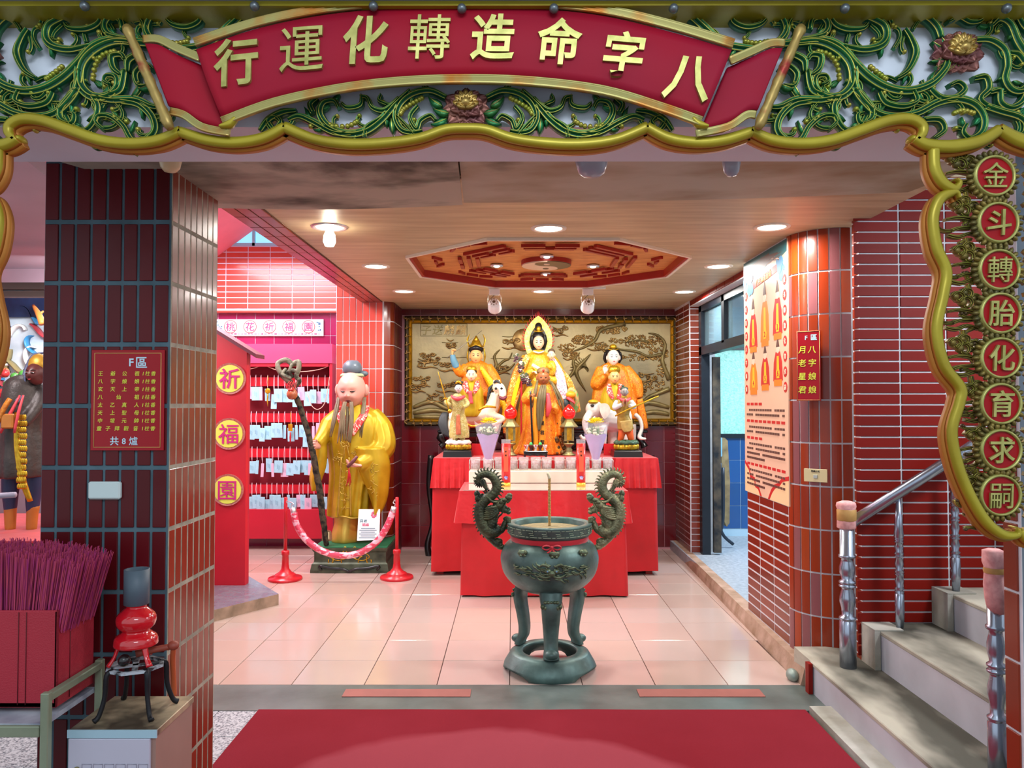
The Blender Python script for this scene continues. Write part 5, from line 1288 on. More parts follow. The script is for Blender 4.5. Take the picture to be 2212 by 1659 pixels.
for pts in ([(893, 880), (930, 868), (960, 880), (985, 890)], [(893, 892), (940, 886), (990, 897)], [(895, 900), (1000, 902), (1030, 898)], [(1445, 880), (1400, 870), (1380, 885)], [(1445, 895), (1410, 890), (1370, 899)]): rib2(mb, pts, [4, 6, 5, 1], .025)
for y, xa, xb in ((740, 955, 990), (772, 955, 1010), (774, 1060, 1112), (727, 1085, 1110)): rib2(mb, [(xa, y), ((xa + xb) / 2, y + 1), (xb, y)], [.6, 1, .4], .012)
tag(obj('relief_waves', mb, m_rel3, pic), kind='stuff')
mb = MB(); 
for (a, b) in (((909, 700), (1009, 700)), ((1009, 700), (1009, 726)), ((1009, 726), (909, 726)), ((909, 726), (909, 700))): mb.tube([rp_(*a, .014), rp_(*b, .014)], .003, 6)
obj('title_box', mb, m_rel3, pic)
for i, ch in enumerate('子送麟麒'): text_obj('character', ch, rp_(921 + i * 25, 713, .013), px(23, YP), m_rel3 if i < 2 else m_rel2, pic, depth=.008, bold=.008, shear=.15)

# ---------------------------------------------------------------- central goddess
YG = 7.85
gd = empty('goddess_statue', P(1165, 985, YG), 'tallest central goddess statue in gold and orange robes before a flaming pointed halo', 'statue')
mb = robe_mb([(1163, 756, 11, .05), (1163, 766, 24, .09), (1163, 780, 36, .12), (1163, 805, 38, .13), (1163, 835, 34, .14), (1163, 870, 40, .15), (1165, 920, 52, .17), (1165, 960, 60, .18), (1165, 975, 62, .18)], YG, (10, .08))
limb(mb, [(1186, 772, 0), (1204, 800, -.02), (1198, 822, -.12), (1180, 818, -.18)], [13, 14, 10, 7], YG); limb(mb, [(1140, 772, 0), (1126, 800, -.02), (1134, 812, -.12), (1152, 800, -.18)], [13, 14, 10, 7], YG)
robj('robe', mb, m_goldb, gd, .009, 2)
def GP_(x, y, d=0, Y=YG): p = P(x, y, Y); return V((p.x, Y - d, p.z))
face(gd, GP_(1163, 741, .06), px(12, YG), px(15.5, YG), .06, m_face, pitch=.1, n=24, m=20, ears=False, lips='c84040')
mb = MB(); mb.ell(GP_(1163, 727, .02), (px(14, YG), .07, px(12, YG)), 16, 12); mb.ell(GP_(1163, 707, .02), (px(8, YG), .05, px(10, YG)), 14, 10)
for s in (-1, 1): mb.tube([GP_(1163 + s * 12, 725, .03), GP_(1163 + s * 14, 738, .02), GP_(1163 + s * 12, 751, .0)], [.02, .026, .012], 8, 3)
obj('hair', mb, m_hair, gd)
mb = MB(); mb.ell(GP_(1163, 712, .085), (.022, .012, .026), 10, 8); mb.tube([GP_(1152, 716, .06), GP_(1163, 718, .09), GP_(1174, 716, .06)], .006, 6, 3); obj('hair_ornament', mb, m_leafgold, gd)
hal = smoothpoly([(1163, 681), (1150, 692), (1136, 714), (1133, 740), (1142, 768), (1163, 775), (1184, 768), (1193, 740), (1190, 714), (1176, 692), (1163, 681)], 4)[:-1]
mb = MB(); mb.prism(hal, lambda u, v, d: GP_(u, v, d), -.06, -.03); obj('halo', mb, M('halo_gold', 'd8b840', .35, metal=.4, var=.6, vs=40, col2='f0e488', bump=.5, bs=60), gd)
mb = MB(); mb.prism([(1163 + (u - 1163) * .62, 738 + (v - 738) * .66) for u, v in hal], lambda u, v, d: GP_(u, v, d), -.035, -.022); obj('halo_inner_black', mb, m_hair, gd)  # black hair colour filling the inner leaf of the halo
mb = MB()
for i in range(0, len(hal)):
    u, v = hal[i]
    if v > 762: continue
    for j in (0,):
        u2, v2 = hal[(i + 1) % len(hal)]; a_, b_ = u + (u2 - u) * j, v + (v2 - v) * j; dx, dy = (a_ - 1163) / 30, (b_ - 745) / 60 - .45; L = math.hypot(dx, dy)
        mb.tube([GP_(a_, b_, -.045), GP_(a_ + dx / L * 4.5, b_ + dy / L * 5, -.045), GP_(a_ + dx / L * 5.5, b_ + dy / L * 10, -.04)], [.006, .0045, .001], 6, 2)
tag(obj('flames', mb, M('flame_red', 'd83838', .5), gd), kind='stuff')
mb = MB(); mb.tube([GP_(1152, 760, .1), GP_(1163, 764, .12), GP_(1174, 760, .1)], [.014, .018, .014], 8, 3, flat=.5); obj('white_collar', mb, M('white_trim', 'f0ece4', .5), gd)
def shawl(pts, w, mat, name='shawl', Y=YG, d=.012, y0=.14):
    mb = MB(); ribbon(mb, pts, w, .03, [(-1, 0), (-.9, 1), (-.5, .4), (-.1, 1), (.3, .4), (.7, 1), (1, 0)], [0], Y, 5, y0=y0); return obj(name, mb, mat, gd)
shawl([(1140, 770), (1122, 800), (1110, 845), (1098, 895), (1092, 935)], [6, 12, 14, 11, 5], m_orange2)
shawl([(1128, 800), (1112, 850), (1104, 890)], [3, 5, 4], M('bright_yellow_satin', 'f4cc10', .35), 'yellow_band', y0=.17)
shawl([(1190, 775), (1206, 810), (1212, 850), (1210, 885)], [5, 10, 12, 9], m_floral)
shawl([(1204, 795), (1224, 820), (1240, 860), (1248, 890)], [4, 7, 8, 4], m_orange2, y0=.11)
bb = P(1192, 795, 7.68)
mb = MB(); mb.ell(bb, (px(10, 7.7), .05, px(17, 7.7)), 14, 10); mb.tube([bb + V((-.05, -.02, .03)), bb + V((-.01, -.08, .0))], .02, 8, 2); robj('child_robe', mb, m_goldb, gd, .008, 2)
hd_c, R, on = face(gd, P(1191, 767, 7.66), px(8, 7.66), px(9.5, 7.66), .04, m_face, n=20, m=16); hd_c.name = 'child_head'
mb = MB(); mb.ell(P(1191, 763, 7.67) + V((0, .012, .01)), (px(8.2, 7.66), .042, px(8.2, 7.66)), 14, 10); obj('child_hair', mb, M('thin_dark_hair', '5c4838', .6), gd)
mb = MB(); a_, b_ = GP_(1148, 790, .22), GP_(1166, 800, .22); mb.tube([a_, b_], .016, 10); obj('white_scroll', mb, M('white_trim', 'f0ece4', .5), gd)
mb = hand_mb(GP_(1150, 806, .22), (.6, -.6, .1), (0, 0, -1), .08, 50); robj('hand', mb, m_face, gd, .003, 1)
# flower arrangement by the goddess
fl_ = empty('flower_spray', P(1130, 835, 7.66), 'tall spray of dark and pink artificial flowers left of the central goddess', 'flowers')
q = random.Random(5); 
for nm, mt, n, sz in (('dark_blossoms', M('plum_petals', '5c3c48', .6, var=.5, vs=40), 26, 5), ('pale_blossoms', M('cream_petals', 'ece0d0', .6, var=.3, vs=30), 16, 4.5), ('leaves', M('grey_leaves', '4c5c40', .6), 18, 4)):
    mb = MB()
    for i in range(n):
        t = q.random(); x, y = 1116 + 24 * t + q.uniform(-7, 7), 768 + 64 * t + q.uniform(-5, 5)
        c = P(x, y, 7.64 + q.uniform(-.04, .04)); s = px(sz * q.uniform(.6, 1), 7.64)
        for k in range(4): a = k * 1.6 + i; mb.ell(c + V((s * .6 * cos(a), -.01, s * .6 * sin(a))), (s * .55, s * .3, s * .4), 7, 5)
    tag(obj(nm, mb, mt, fl_), kind='stuff')
mb = MB(); mb.tube([P(1127, 815, 7.66), P(1126, 880, 7.66), P(1127, 985, 7.66)], .010, 8, 2); obj('red_stem', mb, M('red_cord', 'b81c24', .7), fl_)

# ---------------------------------------------------------------- small old man in front
YO = 7.42
om = empty('old_man_statuette', P(1168, 990, YO), 'brown-faced old man statuette with a very long beard and orange robe, at the altar centre', 'statuette')
mb = robe_mb([(1173, 826, 9, .05), (1172, 838, 24, .09), (1170, 860, 32, .11), (1168, 890, 33, .12), (1168, 925, 38, .13), (1167, 960, 46, .14), (1166, 976, 54, .14), (1166, 981, 54, .14)], YO, (10, .10))
limb(mb, [(1150, 842, 0), (1138, 862, -.05), (1146, 858, -.15)], [12, 13, 8], YO); limb(mb, [(1192, 842, 0), (1204, 870, -.03), (1196, 888, -.12)], [12, 14, 9], YO)
drape(mb, [(1206, 875, 11), (1210, 910, 12), (1208, 940, 7)], YO, -.06, .05)
robj('robe', mb, m_orange, om, .008, 2)
m_bface = M('brown_face_paint', '9c5c34', .35, var=.15, vs=10)
def OP(x, y, d=0, Y=YO): p = P(x, y, Y); return V((p.x, Y - d, p.z))
hdn, R, on = face(om, OP(1173, 817, .04), px(13.5, YO), px(17, YO), .065, m_bface, n=28, m=22, fore=.14, smile=.8, brows='3c2410', lips='7c3020', jaw=.2)
mb = MB(); mb.lathe([(px(13, YO), -.004), (px(14, YO), .01), (px(13, YO), .03), (px(9, YO), .05), (.001, .058)], OP(1173, 806, .02), 20); obj('cap', mb, M('olive_cap', '7c6440', .5, metal=.2), om)
mb = MB(); mb.ell(OP(1173, 801, .10), (.012, .01, .014), 8, 6); obj('cap_jewel', mb, M('jewel_red', 'b03020', .3), om)
m_b2 = M('olive_beard', '6c5c38', .6, var=.4, vs=40, stretch=(1, 1, .1), bump=.3, bs=60)
mb = MB()
def st2(pts, rad): mb.tube([OP(a, b, c) for a, b, c in pts], rad, 8, 5, flat=.6, fn=lambda t, a: 1 + .12 * sin(3 * a))
for dx in (-5, 0, 5): st2([(1173 + dx * .8, 832, .12), (1168 + dx, 860, .17), (1165 + dx * .8, 895, .17), (1163 + dx * .2, 930, .18)], [.010, .022, .018, .003])
for s, e_ in ((-1, 1157), (1, 1200)): st2([(1173 + s * 12, 820, .05), (1173 + s * 17 + (8 if s > 0 else 0), 845, .12), (e_ + s * 8, 880, .15)], [.008, .018, .004])
st2([(1190, 825, .08), (1204, 850, .13), (1216, 885, .12), (1219, 930, .1), (1216, 960, .1)], [.012, .02, .017, .013, .004])
obj('beard', mb, m_b2, om)
for x, wd in ((1157, 5.5), (1171, 6.5)):
    mb = MB(); ribbon(mb, [(x, 858), (x - 1, 900), (x - 1, 950), (x - 2, 976)], [wd * .8, wd, wd, wd], .010, [(-1, 0), (-1, 1), (1, 1), (1, 0)], [0], YO, 4, y0=.150); obj('stole', mb, M('amber_satin', 'f09c20', .4, var=.15, vs=8), om)
for i, ch in enumerate('老星君聖'): text_obj('character', ch, OP(1170, 893 + i * 20, .164), px(9.5, YO), M('black_ink', '1c1410', .6), om, depth=.002)
mb = MB(); mb.tube([OP(1145, 845, .18), OP(1147, 900, .18), OP(1150, 970, .16)], [.010, .009, .009], 8, 4); obj('walking_stick', mb, m_black, om)
mb = hand_mb(OP(1146, 858, .17), (.2, -.6, .5), (.6, -.2, -.5), .085, 62); robj('hand', mb, m_bface, om, .003, 1)
mb = MB(); mb.tube([OP(1182, 850, .12), OP(1184, 880, .15), OP(1180, 900, .14)], [.02, .03, .012], 8, 4, flat=.5); obj('pink_sash', mb, M('rose_satin', 'd84850', .4), om)
rf = empty('rockery_figures', OP(1215, 985), 'dark gilded root carving with tiny figures beside the old man statuette', 'carving')
mb = MB(); q = random.Random(8)
for i in range(46):
    t = q.random(); mb.ell(OP(1210 + q.uniform(-15, 13) * (1 - .4 * t), 985 - 85 * t, .02 + q.uniform(0, .08)), (q.uniform(.012, .028),) * 3, 8, 6)
robj('root', mb, M('gilded_root', '7c5c2c', .5, metal=.3, var=.6, vs=20, col2='3c3020', bump=.5, bs=50), rf, .006, 1)

# ---------------------------------------------------------------- riders
YR = 7.85
def RP(x, y, d=0, Y=YR): p = P(x, y, Y); return V((p.x, Y - d, p.z))
lr = empty('horse_rider_statue', RP(1030, 930), 'crowned rider in orange robes with raised spear on a white horse, left of the altar', 'statue')
mb = robe_mb([(1029, 778, 9, .05), (1030, 788, 26, .09), (1033, 806, 34, .12), (1036, 835, 42, .13), (1038, 865, 44, .14), (1036, 895, 36, .14), (1032, 910, 28, .12)], YR, (9, .08))
limb(mb, [(1008, 792, -.02), (995, 805, -.06), (986, 790, -.10)], [10, 11, 9], YR); limb(mb, [(1052, 792, 0), (1070, 830, -.06), (1052, 862, -.15)], [12, 15, 9], YR)
robj('robe', mb, m_orange, lr, .009, 2)
face(lr, RP(1029, 770, .07), px(13, YR), px(16.5, YR), .062, M('golden_face_paint', 'e8b070', .35), pitch=.05, n=26, m=20, lips='b84030')
mb = MB(); limb(mb, [(988, 794, -.10), (982, 780, -.12), (980, 768, -.13)], [8, 7, 5], YR); obj('blue_cuff', mb, M('slate_blue_cuff', '5c8ca4', .45), lr)
mb = hand_mb(RP(980, 766, .13), (.1, -.2, 1), (.7, -.6, 0), .09, 70); robj('hand', mb, M('golden_face_paint', 'e8b070', .35), lr, .003, 1)
mb = MB(); mb.tube([RP(1016, 757, .06), RP(1029, 753, .10), RP(1042, 757, .06)], [.022, .028, .022], 8, 4); mb.ell(RP(1029, 758, .03), (px(14, YR), .065, px(8, YR)), 14, 8); obj('hair', mb, m_hair, lr)
mb = MB(); mb.lathe([(px(13, YR), -.0), (px(14.5, YR), .02), (px(10, YR), .045), (px(8, YR), .07), (px(5, YR), .09), (.003, .13)], RP(1029, 753, .03), 16, fn=lambda r, z, a: (r * (1 + .12 * sin(6 * a)), .008 * sin(6 * a)))
for s in (-1, 1):
    mb.tube([RP(1029 + s * 15, 750, .03), RP(1029 + s * 19, 735, .02), RP(1029 + s * 14, 722, .02)], [.012, .016, .003], 8, 3, flat=.5)
    mb.tube([RP(1029 + s * 16, 752, .03), RP(1029 + s * 19, 770, .03), RP(1029 + s * 16, 785, .03)], [.012, .02, .008], 8, 3, flat=.5)
mb.ell(RP(1029, 735, .08), (.02, .012, .024), 10, 8); obj('crown', mb, m_leafgold, lr)
mb = MB(); mb.tube([RP(968, 775, .13), RP(1000, 750, .13), RP(1042, 716, .10)], [.005, .005, .002], 6, 2); obj('spear', mb, M('pewter', '8c8878', .4, metal=.6), lr)
mb = MB(); ribbon(mb, [(1040, 795), (1062, 830), (1075, 850), (1090, 880), (1088, 900)], [4, 9, 7, 6, 5], .02, RB, [0], YR, 5, y0=.15); obj('yellow_tassel_scarf', mb, brocade('marigold', 'f0c81c', 'd8a010', None, .5, 60), lr)
def horse():
    Yh = 7.62; mb = MB()
    H = lambda pts, rad: limb(mb, [(a, b, c) for a, b, c in pts], rad, Yh)
    H([(975, 905, .08), (1000, 900, .04), (1030, 900, 0), (1058, 893, -.04)], [17, 20, 19, 18]); H([(1056, 893, -.04), (1066, 872, -.05), (1072, 850, -.06)], [18, 14, 11])
    H([(1070, 840, -.05), (1080, 838, -.09), (1086, 850, -.13), (1086, 860, -.15)], [10, 11, 8.5, 6.5]); 
    H([(1056, 897, -.08), (1075, 900, -.12), (1088, 905, -.14), (1076, 912, -.14), (1064, 916, -.13)], [11, 8, 5, 4.5, 4]); H([(1050, 902, .02), (1072, 905, .0), (1074, 920, -.02), (1072, 932, -.02)], [11, 7, 5, 4])
    H([(980, 908, .06), (973, 925, .04), (978, 942, .03), (970, 958, .02), (978, 968, 0)], [14, 10, 6, 5, 5]); H([(1000, 905, .14), (1006, 925, .14), (1002, 945, .14)], [12, 8, 5])
    for s in (-1, 1): H([(1073 + s * 5, 832, -.04), (1073 + s * 6, 820, -.03)], [4, 1.5])
    robj('horse', mb, M('cream_horse_paint', 'e0d0b8', .4, var=.12, vs=8), lr, .008, 2)
    HP = lambda x, y, d: RP(x, y, d, Yh)
    mb = MB()
    for i in range(7): mb.tube([HP(966, 900, -.05), HP(957 + i, 895, -.04), HP(950 + i * 2.2, 915 + i, .0), HP(958 + i * 2.5, 940 + i, .02)], [.014, .022, .02, .004], 8, 4)
    obj('tail', mb, M('grey_black_tail', '2c3034', .5), lr)
    mb = MB()
    for i in range(7): mb.tube([HP(1068 - i, 830 + i * 8, .03), HP(1057 - i, 840 + i * 8, .05), HP(1056 - i, 852 + i * 7, .08)], [.012, .014, .002], 6, 3)
    mb.tube([HP(1067, 828, .08), HP(1074, 824, .10), HP(1082, 830, .12)], [.008, .018, .004], 6, 3); obj('mane', mb, M('grey_black_tail', '2c3034', .5), lr)
    mb = MB()
    for s in (-1, 1): mb.ell(HP(1078 + s * 6, 840, .15), (.013, .012, .013), 10, 8)
    obj('eyes', mb, M('eye_black', '1a1412', .3), lr)
    mb = MB(); mb.tube([HP(1080, 858, .20), HP(1087, 862, .21), HP(1094, 857, .19)], [.012, .018, .012], 8, 3); obj('mouth', mb, M('plum_mouth', '6c2838', .4), lr)
    mb = MB(); mb.tube([HP(1035, 886, .16), HP(1052, 878, .18), HP(1072, 880, .14)], [.010, .013, .010], 8, 4); mb.tube([HP(1040, 915, .10), HP(1020, 920, .14), HP(996, 905, .12)], [.01, .013, .01], 8, 4); obj('harness', mb, m_leafgold, lr)
horse()
YS2 = 7.6
s1 = empty('seated_figure', RP(1019, 905, 0, YS2), 'small cream-faced seated figure in a red collar before the horse rider', 'statuette')
mb = robe_mb([(1019, 822, 6, .03), (1019, 830, 17, .06), (1019, 845, 24, .09), (1019, 870, 25, .10), (1020, 890, 27, .10), (1020, 900, 24, .09)], YS2, (8, .07)); robj('robe', mb, m_yellow, s1, .008, 2)
face(s1, RP(1019, 811, .05, YS2), px(10.5, YS2), px(13, YS2), .05, m_face, n=22, m=18, lips='c04040')
mb = MB(); mb.ell(RP(1019, 803, .02, YS2), (px(11.5, YS2), .052, px(8, YS2)), 14, 10); obj('hair', mb, m_hair, s1)
mb = MB(); mb.lathe([(px(10, YS2), 0), (px(12, YS2), .02), (px(9, YS2), .045), (.004, .06)], RP(1019, 802, .02, YS2), 14, fn=lambda r, z, a: (r * (1 + .1 * sin(7 * a)), 0)); obj('crown', mb, m_leafgold, s1)
mb = MB()
for s in (-1, 1): mb.tube([RP(1019 + s * 12, 824, .05, YS2), RP(1019 + s * 12, 836, .10, YS2), RP(1019 + s * 6, 850, .12, YS2)], [.018, .03, .014], 8, 4, flat=.5)
obj('red_collar', mb, m_redb, s1)
mb = MB(); ribbon(mb, [(1017, 845), (1018, 860), (1019, 872)], [4, 4, 5], .01, [(-1, 0), (-1, 1), (1, 1), (1, 0)], [0], YS2, 3, y0=.115); obj('red_sash', mb, M('rose_satin', 'd84850', .4), s1)

YE = 7.85
rr_ = empty('elephant_rider_statue', RP(1325, 960), 'white-faced rider in an orange cape on a pale elephant, right of the altar', 'statue')
mb = robe_mb([(1323, 782, 9, .05), (1324, 792, 28, .09), (1328, 810, 40, .12), (1330, 840, 48, .14), (1330, 870, 50, .15), (1335, 905, 46, .15)], YE, (9, .09))
limb(mb, [(1300, 796, 0), (1288, 830, -.06), (1305, 812, -.15)], [12, 15, 7], YE); limb(mb, [(1350, 796, 0), (1372, 830, -.05), (1378, 860, -.08)], [12, 15, 8], YE)
robj('robe', mb, m_orange, rr_, .009, 2)
face(rr_, RP(1323, 773, .07), px(13.5, YE), px(17, YE), .064, m_white_face, n=26, m=20, lips='c84848')
mb = MB(); mb.ell(RP(1323, 762, .02), (px(17, YE), .075, px(10, YE)), 16, 10)
for s in (-1, 1): mb.tube([RP(1323 + s * 15, 762, .03), RP(1323 + s * 17, 775, .01), RP(1323 + s * 13, 786, 0)], [.016, .018, .008], 8, 3)
obj('hair', mb, m_hair, rr_)
mb = MB(); mb.ell(RP(1323, 750, .05), (px(8, YE), .035, px(6, YE)), 12, 8); mb.tube([RP(1312, 755, .06), RP(1323, 758, .09), RP(1334, 755, .06)], .006, 6, 3); obj('hair_ornament', mb, m_leafgold, rr_)
mb = hand_mb(RP(1303, 806, .17), (-.1, -.1, 1), (.4, -1, 0), .10, 28); robj('hand', mb, m_white_face, rr_, .003, 1)
mb = MB(); ribbon(mb, [(1378, 862), (1384, 895), (1392, 925)], [7, 9, 5], .02, RB, [0], YE, 4, y0=.1); obj('cape_end', mb, m_orange, rr_)
def elephant():
    Yh = 7.62; mb = MB(); H = lambda pts, rad: limb(mb, [(a, b, c) for a, b, c in pts], rad, Yh, n=16)
    H([(1290, 900, -.06), (1320, 903, 0), (1352, 905, .08)], [24, 30, 27]); mb.ell(RP(1281, 884, .12, Yh), (px(19, Yh), .09, px(19, Yh)), 18, 14)
    H([(1272, 892, -.16), (1262, 905, -.19), (1260, 922, -.2), (1268, 938, -.2), (1256, 946, -.21), (1249, 938, -.21)], [9, 7.5, 6, 5, 4, 3.5])
    for x, y, d in ((1296, 920, -.10), (1322, 922, .02), (1350, 920, -.02), (1366, 918, .12)): H([(x, y, d), (x + 2, y + 18, d), (x + 1, y + 38, d)], [13, 10.5, 10])
    H([(1374, 895, .08), (1384, 905, .06), (1388, 925, .04), (1382, 945, .03), (1396, 948, .0)], [5, 4.5, 4, 4.5, 2.5])
    robj('elephant', mb, M('pale_elephant_paint', 'd8d0c8', .4, var=.12, vs=7), rr_, .008, 2)
    mb = MB(); mb.prism(smoothpoly([(1288, 872), (1306, 872), (1314, 885), (1308, 898), (1300, 904), (1292, 892), (1288, 872)], 4)[:-1], lambda u, v, d: RP(u, v, .20 + d - .002 * (u - 1290), Yh), 0, .02); obj('ear', mb, M('ear_pink', 'e0cfc0', .45, var=.2, vs=20), rr_)
    mb = MB(); mb.ell(RP(1275, 876, .205, Yh), (.020, .012, .013), 10, 8); obj('eye', mb, M('eye_black', '1a1412', .3), rr_)
    mb = MB(); mb.ell(RP(1278, 868, .16, Yh), (px(11, Yh), .06, px(5, Yh)), 12, 8); obj('head_cloth', mb, m_yellow, rr_)
    for s in (0, 1): mb = MB(); mb.tube([RP(1270 + s * 10, 900, .2, Yh), RP(1262 + s * 8, 908, .24, Yh), RP(1256 + s * 6, 904, .26, Yh)], [.010, .008, .002], 8, 3); obj('tusk', mb, m_white_face, rr_)
elephant()
s2 = empty('seated_figure', RP(1326, 905, 0, YS2), 'small yellow-crowned figure with a red collar before the elephant rider', 'statuette')
mb = robe_mb([(1326, 828, 6, .03), (1326, 836, 18, .06), (1326, 852, 26, .09), (1326, 880, 30, .10), (1328, 898, 26, .09)], YS2, (8, .07)); robj('robe', mb, m_yellow, s2, .008, 2)
face(s2, RP(1326, 815, .05, YS2), px(11.5, YS2), px(14, YS2), .052, M('golden_face_paint', 'e8b070', .35), n=22, m=18, lips='b84030')
mb = MB(); mb.lathe([(px(12, YS2), -.015), (px(13.5, YS2), .01), (px(12.5, YS2), .04), (px(7, YS2), .06), (.004, .065)], RP(1326, 803, .02, YS2), 16, fn=lambda r, z, a: (r * (1 + .07 * sin(7 * a)), 0)); mb.ell(RP(1328, 798, .09, YS2), (.016, .01, .016), 10, 8); obj('crown', mb, m_leafgold, s2)
mb = MB()
for s in (-1, 1): mb.tube([RP(1326 + s * 12, 830, .05, YS2), RP(1326 + s * 12, 846, .10, YS2), RP(1326 + s * 5, 862, .12, YS2)], [.018, .03, .014], 8, 4, flat=.5)
obj('red_collar', mb, m_redb, s2)

# ---------------------------------------------------------------- attendants
YA = 7.2
def AP(x, y, d=0): p = P(x, y, YA); return V((p.x, YA - d, p.z))
def lotus_base(name, cx, label, topc):
    e = empty(name, AP(cx, 987), label, 'stand'); 
    mb = MB(); a, b_ = AP(cx - 31, 987), AP(cx + 31, 987); zz = 1.061
    mb.add([V((cx2, yy, z)) for z, s in ((zz, 1), (zz + .05, .94), (zz + .06, .9)) for cx2, yy in ((a.x + (1 - s) * .1, YA - .13 * s), (b_.x - (1 - s) * .1, YA - .13 * s), (b_.x - (1 - s) * .1, YA + .13 * s), (a.x + (1 - s) * .1, YA + .13 * s))],
           [(0, 1, 5, 4), (1, 2, 6, 5), (2, 3, 7, 6), (3, 0, 4, 7), (4, 5, 9, 8), (5, 6, 10, 9), (6, 7, 11, 10), (7, 4, 8, 11), (8, 9, 10, 11), (3, 2, 1, 0)]); obj('black_plinth', mb, m_black, e)
    c = V(((a.x + b_.x) / 2, YA, zz + .062)); mb = MB(); r = px(26, YA)
    mb.lathe([(r * .9, 0), (r, .012), (r * .96, .04), (r * .85, .055)], c, 26, sy=.85, fn=lambda q_, z, t: (q_ * (1 + .05 * sin(9 * t)), 0)); 
    for k in range(13): t = 2 * PI * k / 13; mb.ell(c + V((r * .92 * cos(t), r * .8 * sin(t), .028)), (.018, .012, .026), 8, 6)
    obj('lotus_petals', mb, m_leafgold, e)
    mb = MB(); mb.lathe([(r * .95, .05), (r * 1.08, .062), (r * .9, .085), (.001, .088)], c, 30, sy=.85, fn=lambda q_, z, t: (q_ * (1 + .03 * sin(8 * t)), .006 * sin(8 * t))); obj('rim', mb, topc, e)
    return c.z + .088
lz = lotus_base('lotus_stand', 990, 'gilt lotus stand with white frilled rim under the sword bearer', m_white_face)
a1 = empty('sword_bearer_statuette', AP(990, 946), 'pale attendant statuette with red scarf holding a golden sword, left end of the altar', 'statuette')
mb = robe_mb([(988, 850, 5, .03), (989, 858, 14, .05), (990, 875, 16, .06), (990, 890, 13, .055), (991, 910, 17, .06), (992, 935, 20, .07), (992, 946, 19, .07)], YA, (8, .1), 32)
limb(mb, [(978, 860, 0), (966, 868, -.04), (975, 876, -.09)], [6, 6, 4], YA); limb(mb, [(1000, 860, 0), (1010, 872, -.03), (1002, 880, -.09)], [6, 6, 4], YA)
limb(mb, [(984, 940, 0), (983, 956, 0), (983, 957, -.03)], [6, 5, 4], YA); limb(mb, [(998, 940, 0), (999, 956, 0), (999, 957, -.03)], [6, 5, 4], YA)
robj('robe', mb, brocade('green_gold_armour', 'b0a058', 'd8c890', '7c9c6c', .5, 50), a1, .006, 2)
face(a1, AP(991, 839, .03), px(7.5, YA), px(9.5, YA), .036, M('silver_face_paint', 'd0ccd0', .35), n=20, m=16, lips='a04040')
mb = MB(); mb.ell(AP(991, 831, .01), (px(8.5, YA), .04, px(5, YA)), 12, 8)
for s in (-1, 1): mb.ell(AP(991 + s * 7, 826, .01), (.014, .014, .014), 8, 6)
obj('hair', mb, m_hair, a1)
mb = MB(); mb.tube([AP(985, 829, .04), AP(991, 825, .05), AP(997, 829, .04)], [.008, .014, .008], 8, 3); obj('crown', mb, m_leafgold, a1)
mb = MB(); mb.tube([AP(976, 856, .04), AP(990, 862, .09), AP(1004, 856, .04)], [.012, .022, .012], 8, 4); obj('red_scarf', mb, M('rose_satin', 'd84850', .4), a1)
mb = MB(); mb.tube([AP(949, 804, .12), AP(957, 832, .12), AP(965, 860, .12)], [.006, .014, .016], 8, 3, flat=.4); mb.tube([AP(965, 860, .12), AP(972, 885, .12)], .006, 8); mb.ell(AP(965, 861, .12), (.022, .012, .010), 8, 6); mb.ell(AP(974, 888, .12), (.02, .015, .02), 8, 6); obj('sword', mb, m_leafgold, a1)
mb = MB(); ribbon(mb, [(991, 895), (991, 920), (992, 938)], [3.5, 5, 5.5], .012, RB, [0], YA, 4, y0=.075); obj('apron', mb, M('coral_apron', 'd87850', .5, var=.4, vs=30), a1)

lz = lotus_base('lotus_stand', 1353, 'gilt lotus stand with dark green wavy rim under the staff bearer', M('dark_green_rim', '3c5c44', .4))
a2 = empty('staff_bearer_statuette', AP(1353, 962), 'grey-faced armoured attendant statuette with clasped hands and long golden staff, right of the altar', 'statuette')
mb = MB(); limb(mb, [(1345, 925, 0), (1341, 945, -.01), (1337, 960, 0), (1334, 963, -.03)], [9, 7, 4.5, 4.5], YA); limb(mb, [(1358, 925, 0), (1362, 945, -.01), (1366, 958, 0), (1366, 962, -.04)], [9, 7, 4.5, 4.5], YA); robj('trousers', mb, M('orange_trousers', 'd85818', .45, var=.2, vs=14), a2, .006, 2)
mb = robe_mb([(1348, 858, 6, .03), (1347, 866, 16, .05), (1345, 882, 17, .06), (1346, 897, 13, .055), (1349, 912, 16, .06), (1351, 928, 17, .06)], YA, (7, .06), 32); robj('armour', mb, M('ochre_armour', 'b08c3c', .4, metal=.3, var=.3, vs=22, bump=.4, bs=50), a2, .006, 2)
mb = MB(); limb(mb, [(1362, 868, 0), (1368, 878, -.04), (1356, 876, -.1)], [7, 6, 4], YA); limb(mb, [(1334, 868, 0), (1327, 880, -.04), (1340, 874, -.1)], [7, 6, 4], YA); robj('sleeves', mb, M('white_sleeve', 'dcdcdc', .5, var=.2, vs=20), a2, .006, 2)
mb = hand_mb(AP(1343, 876, .11), (0, -.1, 1), (1, 0, 0), .075, 8); hand_mb(AP(1349, 876, .11), (0, -.1, 1), (-1, 0, 0), .075, 8, side=-1, mb=mb); robj('clasped_hands', mb, M('brown_hands', 'a87858', .5), a2, .003, 1)
face(a2, AP(1348, 847, .03), px(8, YA), px(9.5, YA), .038, M('grey_face_paint', '948c88', .4), n=20, m=16, brows='3c3430', lips='5c3c38', smile=1)
mb = MB(); mb.ell(AP(1348, 840, .01), (px(9, YA), .042, px(5, YA)), 12, 8); mb.ell(AP(1345, 834, .01), (.014, .014, .012), 8, 6); obj('green_cap', mb, M('dark_green_cap', '3c4c3c', .5), a2)
